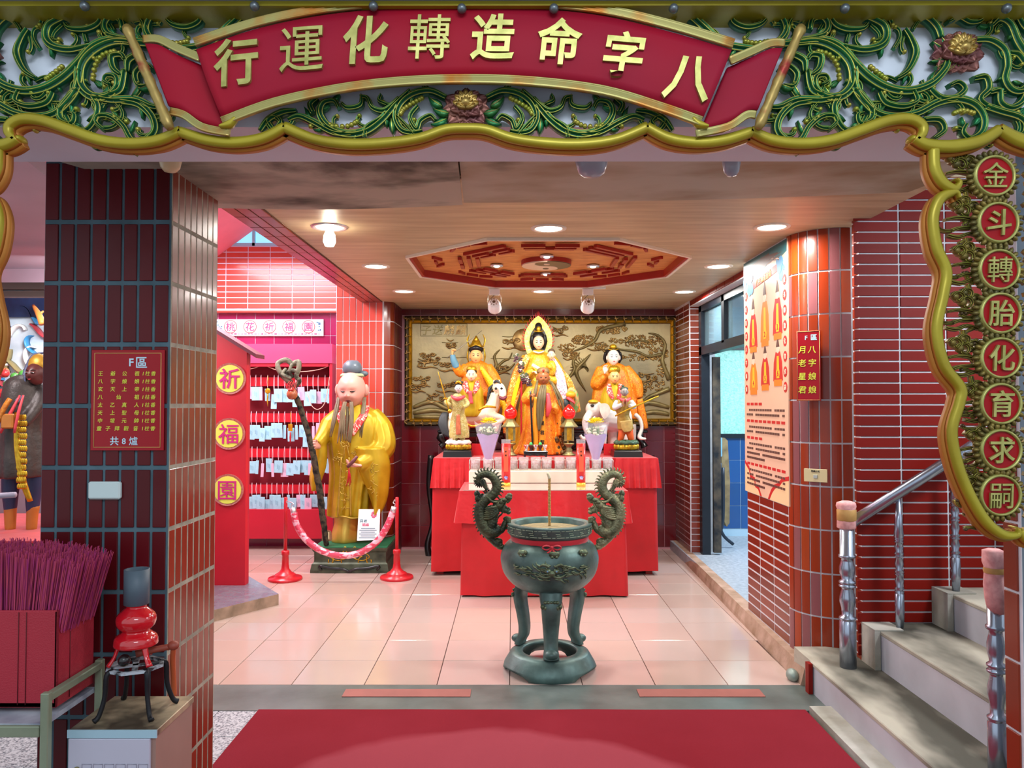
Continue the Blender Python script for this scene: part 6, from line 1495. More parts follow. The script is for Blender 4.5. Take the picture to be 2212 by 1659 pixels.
mb = MB(); mb.tube([AP(1336, 860, .04), AP(1348, 866, .08), AP(1360, 860, .04)], [.010, .020, .010], 8, 4); obj('red_scarf', mb, M('rose_satin', 'd84850', .4), a2)
mb = MB(); mb.tube([AP(1325, 898, .13), AP(1366, 878, .13), AP(1417, 856, .13)], .008, 10, 2); obj('golden_staff', mb, m_leafgold, a2)
mb = MB(); ribbon(mb, [(1350, 908), (1352, 922), (1354, 932)], [14, 13, 8], .014, RB, [0], YA, 4, y0=.062); obj('skirt_panel', mb, M('pale_ochre', 'c8a860', .5, var=.3, vs=30), a2)

# ---------------------------------------------------------------- lamps, offerings
m_lotusred = M('red_lamp_glass', 'f01410', .12, coat=1, emit=.35)
m_pagoda = M('verdigris_brass', '6c7458', .4, metal=.5, var=.4, vs=20, col2='a8985c')
def lamp(cx, label):
    e = empty('lotus_lamp', P(cx, 985, 7.3), label, 'lamp', 'pair of red bud lamps on the altar'); c = P(cx, 985, 7.3); c.z = 1.061; Z = lambda py: P(cx, py, 7.3).z - c.z
    mb = MB(); mb.lathe([(.06, 0), (.062, .01), (.04, .02), (.028, .04), (.034, .055), (.022, .07), (.026, .09), (.05, .105), (.05, .12)], c, 18); obj('base', mb, m_pagoda, e)
    mb = MB(); z1, z2 = Z(948), Z(925); mb.box(c + V((0, 0, (z1 + z2) / 2 + .01)), (.09, .09, z2 - z1 + .06)); obj('lantern_box', mb, m_pagoda, e)
    mb = MB(); mb.b2((c.x - .022, c.y - .050, c.z + z1 - .01), (c.x + .022, c.y - .045, c.z + z2 + .02)); obj('inscribed_plate', mb, m_leafgold, e)
    mb = MB(); mb.lathe([(.085, Z(923)), (.088, Z(921)), (.05, Z(912)), (.034, Z(904)), (.04, Z(902))], c, 6, smooth=False); obj('roof', mb, m_pagoda, e)
    mb = MB(); z0, z3 = Z(905), Z(873); H = z3 - z0; mb.lathe([(.03, z0), (.05, z0 + H * .12), (.061, z0 + H * .35), (.058, z0 + H * .55), (.040, z0 + H * .75), (.016, z0 + H * .92), (.001, z3)], c, 24, fn=lambda r, z, a: (r * (1 + .035 * abs(sin(4 * a))), 0)); obj('red_bud', mb, m_lotusred, e)
lamp(1103, 'glossy red bud lamp on a pagoda stand, left of the old man statuette'); lamp(1229, 'glossy red bud lamp on a pagoda stand, right of the old man statuette')
def cloudy(name, c, al): return M(name, c, .15, alpha=al, trans=.0, coat=.4)
q = random.Random(21)
YC = 6.84
cup_x = [1027, 1054, 1079, 1106, 1131, 1157, 1181, 1208, 1233, 1262, 1288, 1312]
def offering_cup():
    e = empty('glass_jar', P(cup_x[0], 1017, YC), None, 'jar', 'glass jars in the wire rack on the white riser'); e.location.z = .967; c = V(e.location)
    mb = MB(); mb.lathe([(.036, 0), (.043, .008), (.044, .05), (.046, .105), (.0475, .11), (.0445, .11), (.042, .10), (.040, .012), (.001, .010)], c, 18, caps=False); obj('glass', mb, M('jar_glass', 'e4dcdc', .06, alpha=.25, coat=.6), e)
    mb = MB(); mb.lathe([(.001, .012), (.039, .012), (.040, .085), (.001, .086)], c, 16); obj('contents', mb, M('pink_coins', 'c07880', .5, var=.7, vs=60, col2='f0e8e8', bump=.6, bs=90), e)
    return e
oc0 = offering_cup(); JL = ['at the far left of the rack', 'holding the left bouquet', 'left of the left red candle tube', 'just right of the left red candle tube', 'fifth from the left end of the rack', 'sixth from the left end of the rack', 'in the middle beside the incense coil tip', 'eighth from the left end of the rack', 'left of the right red candle tube', 'just right of the right red candle tube', 'holding the right bouquet', 'at the far right of the rack']
oc0['label'] = 'glass jar of pink coins ' + JL[0]
for i, x in enumerate(cup_x[1:]):
    d_ = dup(oc0, Matrix.Translation((wx(x, YC) - wx(cup_x[0], YC), 0, 0))); d_['label'] = 'glass jar of pink coins ' + JL[i + 1]
rk = empty('wire_rack', (wx(1170, 6.8), 6.8, .967), 'long thin chrome wire rack around the row of glass jars', 'rack')
mb = MB(); m_wire = M('chrome_wire', 'd0ccc0', .25, metal=.8)
za = .972; zb_ = .967 + .09; xa, xb = wx(1014, 6.79), wx(1324, 6.79)
for z in (za, zb_): mb.tube([V((xa, 6.785, z)), V((xb, 6.785, z))], .0025, 6)
for z in (za, zb_): mb.tube([V((xa, 6.90, z)), V((xb, 6.90, z))], .0025, 6)
obj('long_rails', mb, m_wire, rk)
for i in range(7):
    x = xa + (xb - xa) * i / 6; mb = MB(); mb.tube([V((x, 6.785, za)), V((x, 6.785, zb_)), V((x, 6.90, zb_)), V((x, 6.90, za))], .0025, 6); obj('divider', mb, m_wire, rk)
def bouquet(cx, label, lab2):
    c = V((wx(cx, 6.76), 6.84, .968)); e = empty('wrapped_bouquet', c, label, 'flowers', 'pair of altar bouquets'); Yb = 6.74
    Z = lambda py: P(cx, py, Yb).z
    mb = MB(); mb.lathe([(.022, 1.065), (.030, Z(990)), (.062, Z(962)), (.085, Z(945)), (.095, Z(938))], (c.x, Yb, 0), 24, fn=lambda r, z, a: (r * (1 + .10 * sin(3 * a + z * 8) + .04 * sin(9 * a)), .008 * sin(5 * a) * (r > .09)), caps=False); obj('lilac_paper', mb, M('lilac_paper', 'c4b0e4', .5, alpha=.93, var=.15, vs=10), e)
    mb = MB(); mb.lathe([(.028, 1.06), (.036, Z(990)), (.07, Z(962)), (.102, Z(935)), (.118, Z(912))], (c.x, Yb, 0), 24, fn=lambda r, z, a: (r * (1 + .07 * sin(4 * a + z * 5)), .016 * sin(4 * a + 1) * (r > .1)), caps=False); obj('clear_wrap', mb, M('cellophane', 'eef0ff', .05, alpha=.22, coat=1), e)
    mb = MB(); cc = P(cx + 1, 914, Yb)
    for ring, (n, el_, L) in enumerate(((18, 8, .075), (16, 28, .068), (12, 50, .055), (8, 72, .04))):
        for k in range(n):
            a = 2 * PI * k / n + ring * .3; ev = math.radians(el_); d_ = V((cos(a) * cos(ev), sin(a) * cos(ev), sin(ev))); mb.tube([cc, cc + d_ * L * .6, cc + d_ * L + V((0, 0, .008))], [.004, .007, .002], 5, 2)
    obj('yellow_chrysanthemum', mb, M('chrysanthemum_yellow', 'f4d818', .5, var=.2, vs=30), e)
    q = random.Random(cx); mb = MB()
    for k in range(26):
        a = q.uniform(0, 6.28); r = q.uniform(.02, .09); p = V((c.x + r * cos(a), Yb + r * sin(a), Z(932) + q.uniform(-.03, .035))); mb.ell(p, (.016, .016, .011), 8, 5)
    tag(obj('white_blooms', mb, M('cream_petals2', 'eeeedc', .6, var=.25, vs=40, col2='c8d49c'), e), kind='stuff')
    mb = MB()
    for k in range(22):
        a = q.uniform(0, 6.28); r = q.uniform(.0, .09); p = V((c.x + r * cos(a) * .5, Yb + r * sin(a) * .5, Z(950))); mb.tube([p, p + V((r * cos(a) * .3, r * sin(a) * .3, .05)), p + V((r * cos(a) * .6, r * sin(a) * .6, .10 + q.uniform(0, .03)))], [.002, .009, .001], 5, 2, flat=.3)
    tag(obj('green_leaves', mb, M('fresh_leaf', '5c8c3c', .5, var=.4, vs=20), e), kind='stuff')
bouquet(1055, 'lilac-wrapped bouquet with a yellow chrysanthemum before the horse rider', ''); bouquet(1286, 'lilac-wrapped bouquet with a yellow chrysanthemum before the elephant', '')
def candle(cx, label):
    c = P(cx, 1052, 6.5); c.z = .861; Z = lambda py: P(cx, py, 6.5).z; e = empty('candle_tube', c, label, 'candle', 'pair of tall red votive tubes'); r = px(10, 6.5)
    mb = MB(); mb.lathe([(r * 1.0, .0), (r * 1.02, .004), (r * .98, .03)], c, 20); obj('gold_foot', mb, M('glowing_gold_foot', 'f0b040', .3, metal=.5, emit=.25), e)
    mb = MB(); z0, z3 = .03, Z(958) - c.z; mb.lathe([(r * .97, z0), (r * .97, z3), (.001, z3 + .002)], c, 24); obj('red_body', mb, M('red_wax_print', 'e0201c', .35, coat=.4, var=.12, vs=12), e)
    mb = MB(); mb.lathe([(r * 1.0, Z(958) - c.z), (r * 1.0, Z(949) - c.z)], c, 24, caps=False); obj('clear_tube', mb, M('clear_plastic', 'e8ecf0', .06, alpha=.25, coat=1), e)
    mb = MB(); zt_, zb2 = Z(965), Z(1018); mb.prism([(-.019, zb2), (.019, zb2), (.019, zt_), (-.019, zt_)], lambda u, v, d: V((c.x + u, c.y - r * 1.03 - d, v)), 0, .0015); obj('orange_label', mb, M('coral_paper', 'f06848', .5), e)
    text_obj('lettering', '祈', V((c.x - .002, c.y - r * 1.03 - .002, Z(975))), .015, M('black_ink', '1c1410', .6), e, depth=.001); text_obj('lettering', '福', V((c.x - .002, c.y - r * 1.03 - .002, Z(983))), .015, M('black_ink', '1c1410', .6), e, depth=.001)
    mb = MB()
    for k in range(11): mb.ell(V((c.x + .014 * cos(k * 2.4) * (k / 11) ** .5, c.y - r * 1.02, Z(1031) + .014 * sin(k * 2.4) * (k / 11) ** .5)), (.006, .002, .006), 7, 4)
    obj('blue_peony', mb, M('blue_print', '4850c0', .5, var=.5, vs=90, col2='d8d8f4'), e)
candle(1093, 'tall red votive tube with a coral label on the front altar, left of the incense'); candle(1255, 'tall red votive tube with a coral label on the front altar, right of the incense')
ts = empty('cup_stand', P(1157, 988, 7.1), 'small black carved stand holding five offering cups at the altar centre', 'stand')
a_, b_ = P(1131, 985, 7.08), P(1183, 985, 7.08); mb = MB(); mb.b2((a_.x, 7.04, 1.10), (b_.x, 7.14, 1.118), bev=.003); mb.b2((a_.x + .01, 7.05, 1.085), (b_.x - .01, 7.13, 1.10)); obj('top', mb, m_black, ts)
for x in (a_.x + .012, b_.x - .012):
    for y in (7.05, 7.13): mb = MB(); mb.tube([V((x, y, 1.095)), V((x * 1.0, y, 1.075)), V((x + (.008 if x > 1 else -.008) * .5, y, 1.061))], [.012, .008, .010], 8, 3); obj('leg', mb, m_black, ts)
mb = MB(); mb.tube([V((a_.x + .01 + (b_.x - a_.x - .02) * i / 12, 7.045, 1.085 + .006 * sin(i * 1.6))) for i in range(13)], .006, 6, 2); obj('carved_apron', mb, m_black, ts)
for i in range(5):
    x = a_.x + .025 + (b_.x - a_.x - .05) * i / 4; c = V((x, 7.08, 1.119))
    green = i in (1, 3)
    e = empty('offering_cup', c, ['red and white offering cup at the left end of the black stand', 'dark cup with a green top second on the black stand', 'red and white offering cup in the middle of the black stand', 'dark cup with a green top fourth on the black stand', 'red and white offering cup at the right end of the black stand'][i], 'cup', 'offering cups on the black stand')
    mb = MB(); mb.lathe([(.014, 0), (.016, .004), (.009, .012), (.014, .025), (.0215, .045), (.023, .055)], c, 14); obj('bowl', mb, M('maroon_cup', '5c2420', .4) if green else M('painted_porcelain', 'f0e4dc', .25, var=.5, vs=40, col2='c84848', thresh=(.42, .46)), e)
    mb = MB(); mb.ell(c + V((0, 0, .058 if green else .050)), (.016, .016, .022 if green else .004), 10, 7); obj('filling', mb, M('jade_green', '4cc868', .4) if green else M('tea_brown', '7c4420', .3), e)
for s, (x, d) in enumerate(((1035, 1), (1320, -1))):
    mb = MB(); A = P(x, 960, 7.35); mb.b2((A.x - .07, 7.33, 1.061), (A.x + .07, 7.36, 1.17)); tag(obj('red_gift_card', mb, M('red_card', 'c81420', .5, var=.4, vs=30, col2='c89038', thresh=(.3, .36))), ['red card with gilt print standing behind the left bouquet', 'red card with gilt print standing behind the right bouquet'][s], 'card')
# goddess bird ornament on the right of the goddess
bo = empty('phoenix_ornament', P(1237, 870, 7.7), 'colourful bird-headed ornament with green crest right of the central goddess', 'ornament')
mb = MB(); limb(mb, [(1226, 850, 0), (1234, 842, 0), (1243, 852, 0), (1246, 875, 0), (1242, 892, 0)], [4, 6, 6, 5, 3], 7.7); obj('green_crest', mb, M('crest_green', '3cac5c', .5, var=.5, vs=30, col2='e8a070'), bo)
mb = MB(); mb.ell(P(1233, 853, 7.62), (px(11, 7.6), .05, px(8, 7.6)), 14, 10); obj('orange_head', mb, M('orange_paint', 'e89c28', .4), bo)
mb = MB(); mb.tube([P(1227, 860, 7.58), P(1236, 866, 7.55), P(1242, 872, 7.54)], [.028, .024, .004], 8, 3, flat=.6); obj('pink_beak', mb, M('rose_satin', 'd84850', .4), bo)
mb = MB(); mb.ell(P(1222, 872, 7.6), (.045, .04, .05), 12, 8); obj('dark_neck', mb, M('slate_feathers', '3c4c54', .5, var=.5, vs=30), bo)

# ---------------------------------------------------------------- censer
cy = 4.545; cxw = P(1187, 1200, cy).x
cz = lambda py: P(1187, py, cy).z
cen = empty('bronze_censer', (cxw, cy, 0), 'large dark bronze tripod incense censer with dragon handles', 'censer')
m_brz = M('green_black_bronze', '64807a', .42, metal=.4, var=.5, vs=7, col2='3a4c48', bump=.12, bs=40)
m_brz2 = M('olive_bronze', '748468', .42, metal=.55, var=.5, vs=14, col2='3c4430', bump=.2, bs=60)
R = px(105, cy)
prof = [(.001, cz(1278)), (R * .35, cz(1277)), (R * .62, cz(1268)), (R * .82, cz(1252)), (R * .95, cz(1232)), (R * 1.0, cz(1208)), (R * .985, cz(1192)), (R * .93, cz(1178)), (R * .84, cz(1168)), (R * .775, cz(1163)), (R * .765, cz(1150))]
prof = [(a.x, a.y) for a in catmull([V((r, z, 0)) for r, z in prof], 4)]
mb = MB(); mb.lathe(prof, (cxw, cy, 0), 56); obj('bowl', mb, m_brz, cen)
Rr = px(89, cy); zt_ = cz(1128); zb_ = cz(1154)
mb = MB(); mb.lathe([(Rr * .84, zb_ - .01), (Rr * .96, zb_), (Rr * .99, zb_ + .008), (Rr * 1.01, zb_ + .012), (Rr * 1.01, zt_ - .012), (Rr * 1.03, zt_ - .004), (Rr, zt_), (Rr * .86, zt_), (Rr * .84, zt_ - .006), (Rr * .82, zb_ - .01)], (cxw, cy, 0), 64, caps=False); obj('rim', mb, m_brz, cen)
mb = MB(); mb.lathe([(.001, zt_ - .020), (Rr * .5, zt_ - .024), (Rr * .83, zt_ - .034)], (cxw, cy, 0), 40, caps=False); obj('ash', mb, M('incense_ash', '9c8c64', .95, var=.5, vs=18, bump=.8, bs=40), cen)
mb = MB()
def on_rim(a, z): return V((cxw + Rr * 1.015 * sin(a), cy - Rr * 1.015 * cos(a), z))
nk = 20
for k in range(nk):
    a0 = 2 * PI * k / nk; w_ = 2 * PI / nk; h0, h1 = zb_ + .018, zt_ - .016; hm = (h0 + h1) / 2
    for pts in ([(.04, h1), (.62, h1), (.62, hm + .003), (.30, hm + .003)], [(.96, h0), (.38, h0), (.38, hm - .006), (.70, hm - .006)], [(.72, h1), (.96, h1)], [(.04, h0), (.28, h0)]):
        mb.tube([on_rim(a0 + u * w_, z) for u, z in pts], .0022, 4, caps=False)
tag(obj('key_fret', mb, M('pale_patina', '9cac94', .5, metal=.4), cen), kind='stuff')
mb = MB(); mb.lathe([(R * .79, cz(1167)), (R * .80, cz(1160)), (R * .79, cz(1152))], (cxw, cy, 0), 48, caps=False, fn=lambda r, z, a: (r * (1 + .006 * sin(23 * a)), .004 * sin(3 * a))); obj('red_ribbon', mb, M('ribbon_red', 'c01828', .45, sheen=.4), cen)
bk = V((P(1192, 1170, 4.3).x, cy - R * .83, cz(1164) - .006)); mb = MB()
for s in (-1, 1):
    mb.tube([bk, bk + V((s * .03, -.014, .012)), bk + V((s * .052, -.006, .0)), bk + V((s * .03, -.014, -.012)), bk], [.007, .010, .008, .009, .006], 8, 3, flat=.5)
    mb.tube([bk, bk + V((s * .012, -.02, -.02)), bk + V((s * .028, -.02, -.026))], [.006, .008, .004], 8, 3, flat=.5)
mb.ell(bk + V((0, -.01, 0)), .010, 10, 8); obj('bow', mb, M('ribbon_red', 'c01828', .45, sheen=.4), cen)
# relief on the bowl
def on_bowl(a, py, out=.004):
    z = cz(py); rr0 = R
    for (r1, z1), (r2, z2) in zip(prof, prof[1:]):
        if min(z1, z2) <= z <= max(z1, z2) and z1 != z2: rr0 = r1 + (r2 - r1) * (z - z1) / (z2 - z1); break
    rr0 += out; return V((cxw + rr0 * sin(a), cy - rr0 * cos(a), z))
mb = MB(); q = random.Random(12)
for i in range(64):
    u = q.uniform(-1, 1); a = u * .72; py = 1216 + q.uniform(-18, 16) * (1 - .45 * abs(u)); v = vine(a * 100, py, q.uniform(-30, 30) + (180 if u < 0 else 0), 8, .1, .7 * q.choice((-1, 1)), 2.0)
    mb.tube([on_bowl(x / 100, y) for x, y in v], [.0035, .006, .0045, .001], 6)
for s in (-1, 1):
    mb.ell(on_bowl(s * .085, 1211), (.020, .012, .014), 10, 8); mb.tube([on_bowl(s * .02, 1222), on_bowl(s * .16, 1224, .008), on_bowl(s * .30, 1216)], [.005, .008, .002], 8, 4)
    mb.tube([on_bowl(s * .05, 1203, .006), on_bowl(s * .16, 1198, .010), on_bowl(s * .26, 1204, .006)], [.006, .008, .002], 8, 4)
mb.ell(on_bowl(0, 1216, .004), (.022, .016, .016), 12, 8)
obj('dragon_mask', mb, m_brz2, cen)
mb = MB()
for s in (-1, 1): mb.ell(on_bowl(s * .085, 1211, .012), (.006, .006, .006), 8, 6)
obj('mask_eyes', mb, M('blue_glass_eye', '6c98b8', .2), cen)
for a in (-.62, .05, .70):
    mb = MB(); c = on_bowl(a, 1179, .006); mb.ell(c, (.030, .012, .018), 12, 8); 
    for s in (-1, 1): mb.ell(c + V((s * .020 * cos(a), s * .02 * sin(a), .006)), (.010, .012, .012), 8, 6); mb.ell(c + V((s * .012, -.008, -.012)), (.009, .009, .007), 8, 6)
    obj('beast_boss', mb, m_brz2, cen)
for k, a in enumerate((-PI / 2, PI / 6, PI * 5 / 6)):
    d = V((cos(a), sin(a), 0)); c0 = V((cxw, cy, 0)); mb = MB(); tang = V((-sin(a), cos(a), 0))
    prf = [(.60, cz(1262), .066), (.66, cz(1278), .064), (.70, cz(1300), .056), (.64, cz(1335), .048), (.60, cz(1365), .042), (.62, cz(1385), .040), (.68, cz(1396), .044), (.70, cz(1405), .046)]
    sm = catmull([V((r * R, z, w_)) for r, z, w_ in prf], 4); rows = []
    zb2 = .125
    for i, p in enumerate(sm):
        t = i / (len(sm) - 1); th_ = .042 * (1 - .2 * t); z = zb2 + (p.y - sm[-1].y) * (sm[0].y - zb2) / (sm[0].y - sm[-1].y)
        o_ = c0 + d * p.x + V((0, 0, z)); w_ = p.z; row = []
        for u, v in ((-1, -.3), (-.92, .25), (-.5, .5), (0, .6), (.5, .5), (.92, .25), (1, -.3), (.8, -.5), (-.8, -.5)): row.append(o_ + tang * u * w_ + d * v * th_ * 1.4)
        rows.append(row)
    mb.grid(rows, True, True)
    mb.ell(c0 + d * R * .74 + V((0, 0, zb2 + .028)), (.040, .034, .026), 14, 10)
    leg = obj('leg', mb, m_brz, cen)
    mb = MB()
    for j in range(7): 
        u = -1 + j / 3; mb.ell(c0 + d * (R * .70 + .018) + tang * u * .050 + V((0, 0, cz(1290) - .012 * (1 - u * u))), (.012, .012, .014), 8, 6)
    for j in range(5): u = -1 + j / 2; mb.ell(c0 + d * (R * .69 + .022) + tang * u * .034 + V((0, 0, cz(1281))), (.011, .011, .010), 8, 6)
    obj('leg_petals', mb, m_brz2, leg)
mb = MB(); Rb = .272
def basefn(r, z, a):
    notch = max(0, sin(3 * a + PI / 2 + .0 + PI)) ** .6 if z < .05 else 0
    return r, (.045 * notch if z < .012 else 0)
prb = [(Rb * .93, .0), (Rb * 1.0, .02), (Rb * .97, .05), (Rb * .84, .108), (Rb * .78, .118), (Rb * .60, .120), (Rb * .57, .112), (Rb * .60, .10), (Rb * .86, .035), (Rb * .90, .0)]
mb.lathe(prb, (cxw, cy, 0), 72, fn=lambda r, z, a: (r, (.05 * max(0, cos(3 * (a + PI / 2 - PI / 3))) ** .5 * (1 - z / .04) if z < .04 else 0)), caps=False); mb.grid([[V(p) for p in mb.v[:72]], [V(p) for p in mb.v[-72:]]], True)
obj('base_ring', mb, m_brz, cen)
# incense spiral rod
ic = empty('incense_coil_rod', P(1187, 1135, cy), 'tall thin tan spiral incense rod standing in the censer ash', 'incense')
mb = MB(); x0, z0, z1 = cxw, zt_ - .03, cz(1032)
pts = [V((x0 + .006 * cos(t * .9), cy + .006 * sin(t * .9), z0 + (z1 - z0) * t / 240)) for t in range(241)]
mb.tube(pts, .0035, 6); mb.tube([V((x0, cy, z0)), V((x0, cy, z1))], .006, 8); obj('coil', mb, M('tan_incense', 'b08c50', .8), ic)
mb = MB(); mb.tube([V((x0, cy, z1 - .005)), V((x0 - .004, cy, z1 + .012)), V((x0 - .012, cy, z1 + .028))], [.009, .009, .007], 8, 3); obj('ash_tip', mb, M('pale_ash', 'd4ccac', .95), ic)

# dragon handles
m_drgL = M('dragon_bronze', '5c6044', .42, metal=.55, var=.55, vs=16, col2='1e2a26', bump=.5, bs=90)
def dragon():
    mb = MB(); s = cy / F
    D0 = lambda a, b, d=0: V((P(1010 + a / 8.29, 1000 + b / 8.29, cy).x, cy - d, P(1010 + a / 8.29, 1000 + b / 8.29, cy).z))
    body = catmull([D0(215, 330), D0(205, 250), D0(270, 205), D0(370, 205), D0(460, 260), D0(510, 350), D0(520, 440), D0(480, 530), D0(400, 600, .0), D0(320, 660), D0(250, 740), D0(225, 850), D0(235, 960), D0(270, 1080), D0(330, 1180), D0(420, 1230), D0(520, 1210), D0(560, 1150)], 5)
    rad = [.012, .017, .020, .023, .025, .026, .027, .028, .030, .032, .033, .034, .036, .038, .040, .040, .034, .026]
    mb.tube(body, rad, 14, fn=lambda t, a: 1 + .10 * abs(sin(t * 110)) * (.4 + .6 * abs(cos(a))))
    mb.tube([D0(400, 1150), D0(430, 1080), D0(440, 1000), D0(470, 900), D0(520, 800), D0(560, 760)], [.034, .036, .033, .030, .030, .026], 12, 4, fn=lambda t, a: 1 + .1 * sin(t * 70))
    n = len(body)
    for i in range(0, n - 8, 2):
        p = body[i]; d = (body[min(i + 1, n - 1)] - body[max(i - 1, 0)]).normalized(); nn = V((d.z, 0, -d.x)) 
        cen_ = D0(370, 360) if i < n * .42 else D0(600, 900); 
        if nn.dot(p - cen_) < 0: nn = -nn
        r = interp(rad, i / n); L = .020 if i < n * .5 else .010
        mb.tube([p + nn * r * .8, p + nn * (r + L * .6) - d * .002, p + nn * (r + L) + d * .006], [.008, .005, .0008], 6, 2)
    # tail ball with spikes
    c = D0(215, 340)
    for k in range(16): a = k * PI / 8; v = V((cos(a), -.2 * (k % 2), sin(a))); mb.tube([c, c + v * .022, c + v * .036], [.008, .006, .001], 6, 2)
    mb.ell(c, .016, 10, 8)
    for k in range(8): mb.tube([D0(230, 330, .02), D0(280 + k * 8, 290 + k * 25, .03), D0(330 + k * 10, 320 + k * 22, .01)], [.007, .006, .001], 6, 2)
    # head
    mb.ell(D0(560, 750, 0), (.036, .036, .030), 14, 10); mb.tube([D0(580, 740), D0(640, 700), D0(690, 690)], [.03, .022, .014], 10, 3); mb.ell(D0(735, 620, 0), (.022, .024, .020), 12, 8); mb.ell(D0(750, 580), (.018, .02, .014), 10, 8)
    mb.tube([D0(690, 690), D0(725, 660), D0(735, 630)], [.016, .016, .018], 8, 3); mb.ell(D0(600, 690, .03), (.014, .012, .012), 8, 6); mb.ell(D0(640, 655, .01), (.026, .024, .012), 10, 8)
    mb.tube([D0(600, 800), D0(660, 850), D0(720, 850), D0(750, 800)], [.024, .018, .014, .008], 10, 3); mb.ell(D0(730, 880), (.016, .018, .014), 10, 8); mb.tube([D0(640, 770), D0(690, 790), D0(730, 840)], [.010, .008, .004], 8, 3)
    for s2 in (-1, 1):
        mb.tube([D0(540, 700, s2 * .02), D0(440, 680, s2 * .03), D0(380, 620, s2 * .035), D0(340, 590, s2 * .03)], [.009, .008, .006, .002], 8, 4)
        for k in range(6): mb.tube([D0(540, 770 + k * 18, s2 * .02), D0(450 - k * 4, 790 + k * 35, s2 * .035), D0(350 - k * 12, 800 + k * 38, s2 * .03), D0(290 - k * 3, 815 + k * 36, s2 * .025)], [.012, .011, .007, .001], 6, 3)
        mb.tube([D0(690, 700, s2 * .02), D0(640, 800, s2 * .03), D0(620, 900, s2 * .03), D0(560, 960, s2 * .03), D0(535, 1030, s2 * .03)], [.004, .004, .003, .003, .001], 6, 4)
    # legs
    mb.tube([D0(500, 1190), D0(590, 1200), D0(640, 1150), D0(665, 1080), D0(700, 1010)], [.032, .024, .018, .016, .014], 10, 4); mb.ell(D0(700, 1000), (.022, .02, .016), 10, 8)
    for k in range(4): mb.tube([D0(700, 1000, .01), D0(730, 975 + k * 22, .015), D0(765, 985 + k * 24, .01), D0(762, 1010 + k * 22, .0)], [.010, .009, .006, .001], 6, 2)
    mb.tube([D0(330, 1210), D0(400, 1330), D0(450, 1390), D0(530, 1440), D0(610, 1480)], [.034, .024, .020, .026, .018], 10, 4); mb.ell(D0(540, 1400), (.030, .024, .020), 12, 8)
    mb.tube([D0(610, 1150), D0(700, 1170), D0(745, 1130)], [.012, .008, .008], 8, 3); mb.ell(D0(590, 1500), (.026, .022, .018), 10, 8)
    mb.tube([D0(500, 1420), D0(560, 1380), D0(590, 1420)], [.010, .010, .004], 8, 3)
    # fore claw near the tail ball
    mb.ell(D0(170, 550), (.018, .018, .020), 10, 8); mb.tube([D0(300, 650), D0(220, 600), D0(170, 600), D0(150, 640)], [.020, .018, .014, .006], 8, 4)
    for k in range(4): mb.tube([D0(180, 580, .01), D0(150 + k * 20, 640, .02), D0(170 + k * 24, 690, .012)], [.009, .007, .001], 6, 2)
    return mb
dmb = dragon(); obj('dragon_handle', dmb, m_drgL, cen)
mm = MB().join(dmb, Matrix.Translation((2 * cxw, 0, 0)) @ Matrix.Scale(-1, 4, V((1, 0, 0)))); mm.f = [tuple(reversed(f_)) for f_ in mm.f]
obj('dragon_handle', mm, M('pale_dragon_bronze', '94906c', .42, metal=.5, var=.5, vs=16, col2='4c5640', bump=.5, bs=90), cen)  # right handle in a paler bronze than the left
# ============================================================ SIDE ALCOVE: KIOSK, CARD RACK, BANNER
m_redp = M('red_painted_board', 'c01c34', .5, var=.15, vs=2)
m_redp2 = M('bright_red_board', 'd0182c', .5, var=.15, vs=3)
ZP = .09
def fp(x, y, z=0.): return PZ(x, y, z)
a, b_, c_ = fp(602, 1308), fp(440, 1350), fp(530, 1258)
top_r = PZ(602, 1283, ZP); back_r = PZ(528, 1239, ZP)
poly = [(top_r.x, top_r.y), (back_r.x, back_r.y), (back_r.x - .5, back_r.y + .4), (-3.6, 7.1), (-3.6, 5.3), (fp(440, 1351).x, fp(440, 1351).y)]
mb = MB(); mb.prism(poly, lambda u, v, d: V((u, v, d)), 0, ZP, 1, 0); pf = obj('terrazzo_platform', mb, [M('platform_side', 'b89a84', .85, var=.5, vs=9, col2='84705c'), M('terrazzo_top', '80909c', .15, var=.5, vs=12, col2='6c7488', coat=.6)])
tag(pf, 'low polished terrazzo platform under the red kiosk at the left', 'platform')
YK = 6.25
ki = empty('red_kiosk', (-2.5, YK, ZP), 'red sloping-roofed kiosk board with three round yellow plaques, behind the pillar', 'kiosk')
def KP(x, y, d=0): p = P(x, y, YK); return V((p.x, YK - d, p.z))
xr = KP(531, 1000).x; xl = -3.1
mb = MB(); A = KP(546, 752); B_ = KP(462, 700); zs = (B_.z - A.z) / (B_.x - A.x)
ztop = lambda x: A.z - .035 + zs * (x - A.x)
mb.prism([(xl, ZP), (xr, ZP), (xr, ztop(xr) - .02), (xl, ztop(xl) - .02)], lambda u, v, d: V((u, YK + d, v)), 0, .05); obj('front_board', mb, m_redp2, ki)
mb = MB(); mb.prism([(xr - .05, ZP), (xr, ZP), (xr, ztop(xr) - .02), (xr - .05, ztop(xr) + .01)], lambda u, v, d: V((u, YK + d, v)), .05, .09); obj('side_board', mb, m_redp, ki)
mb = MB(); xe = KP(558, 757).x; mb.prism([(xl, ztop(xl) - .02), (xe, ztop(xe) - .02), (xe, ztop(xe) + .012), (xl, ztop(xl) + .012)], lambda u, v, d: V((u, YK + d, v)), -.06, .16); obj('roof_board', mb, M('plum_roof', '6c2434', .5), ki)
m_yel = M('pale_yellow_disc', 'ece45c', .5); m_mag = M('magenta_glyph', 'd0207c', .5); m_pinkrim = M('pink_patterned_rim', 'c88078', .5, var=.6, vs=60, col2='a84c4c')
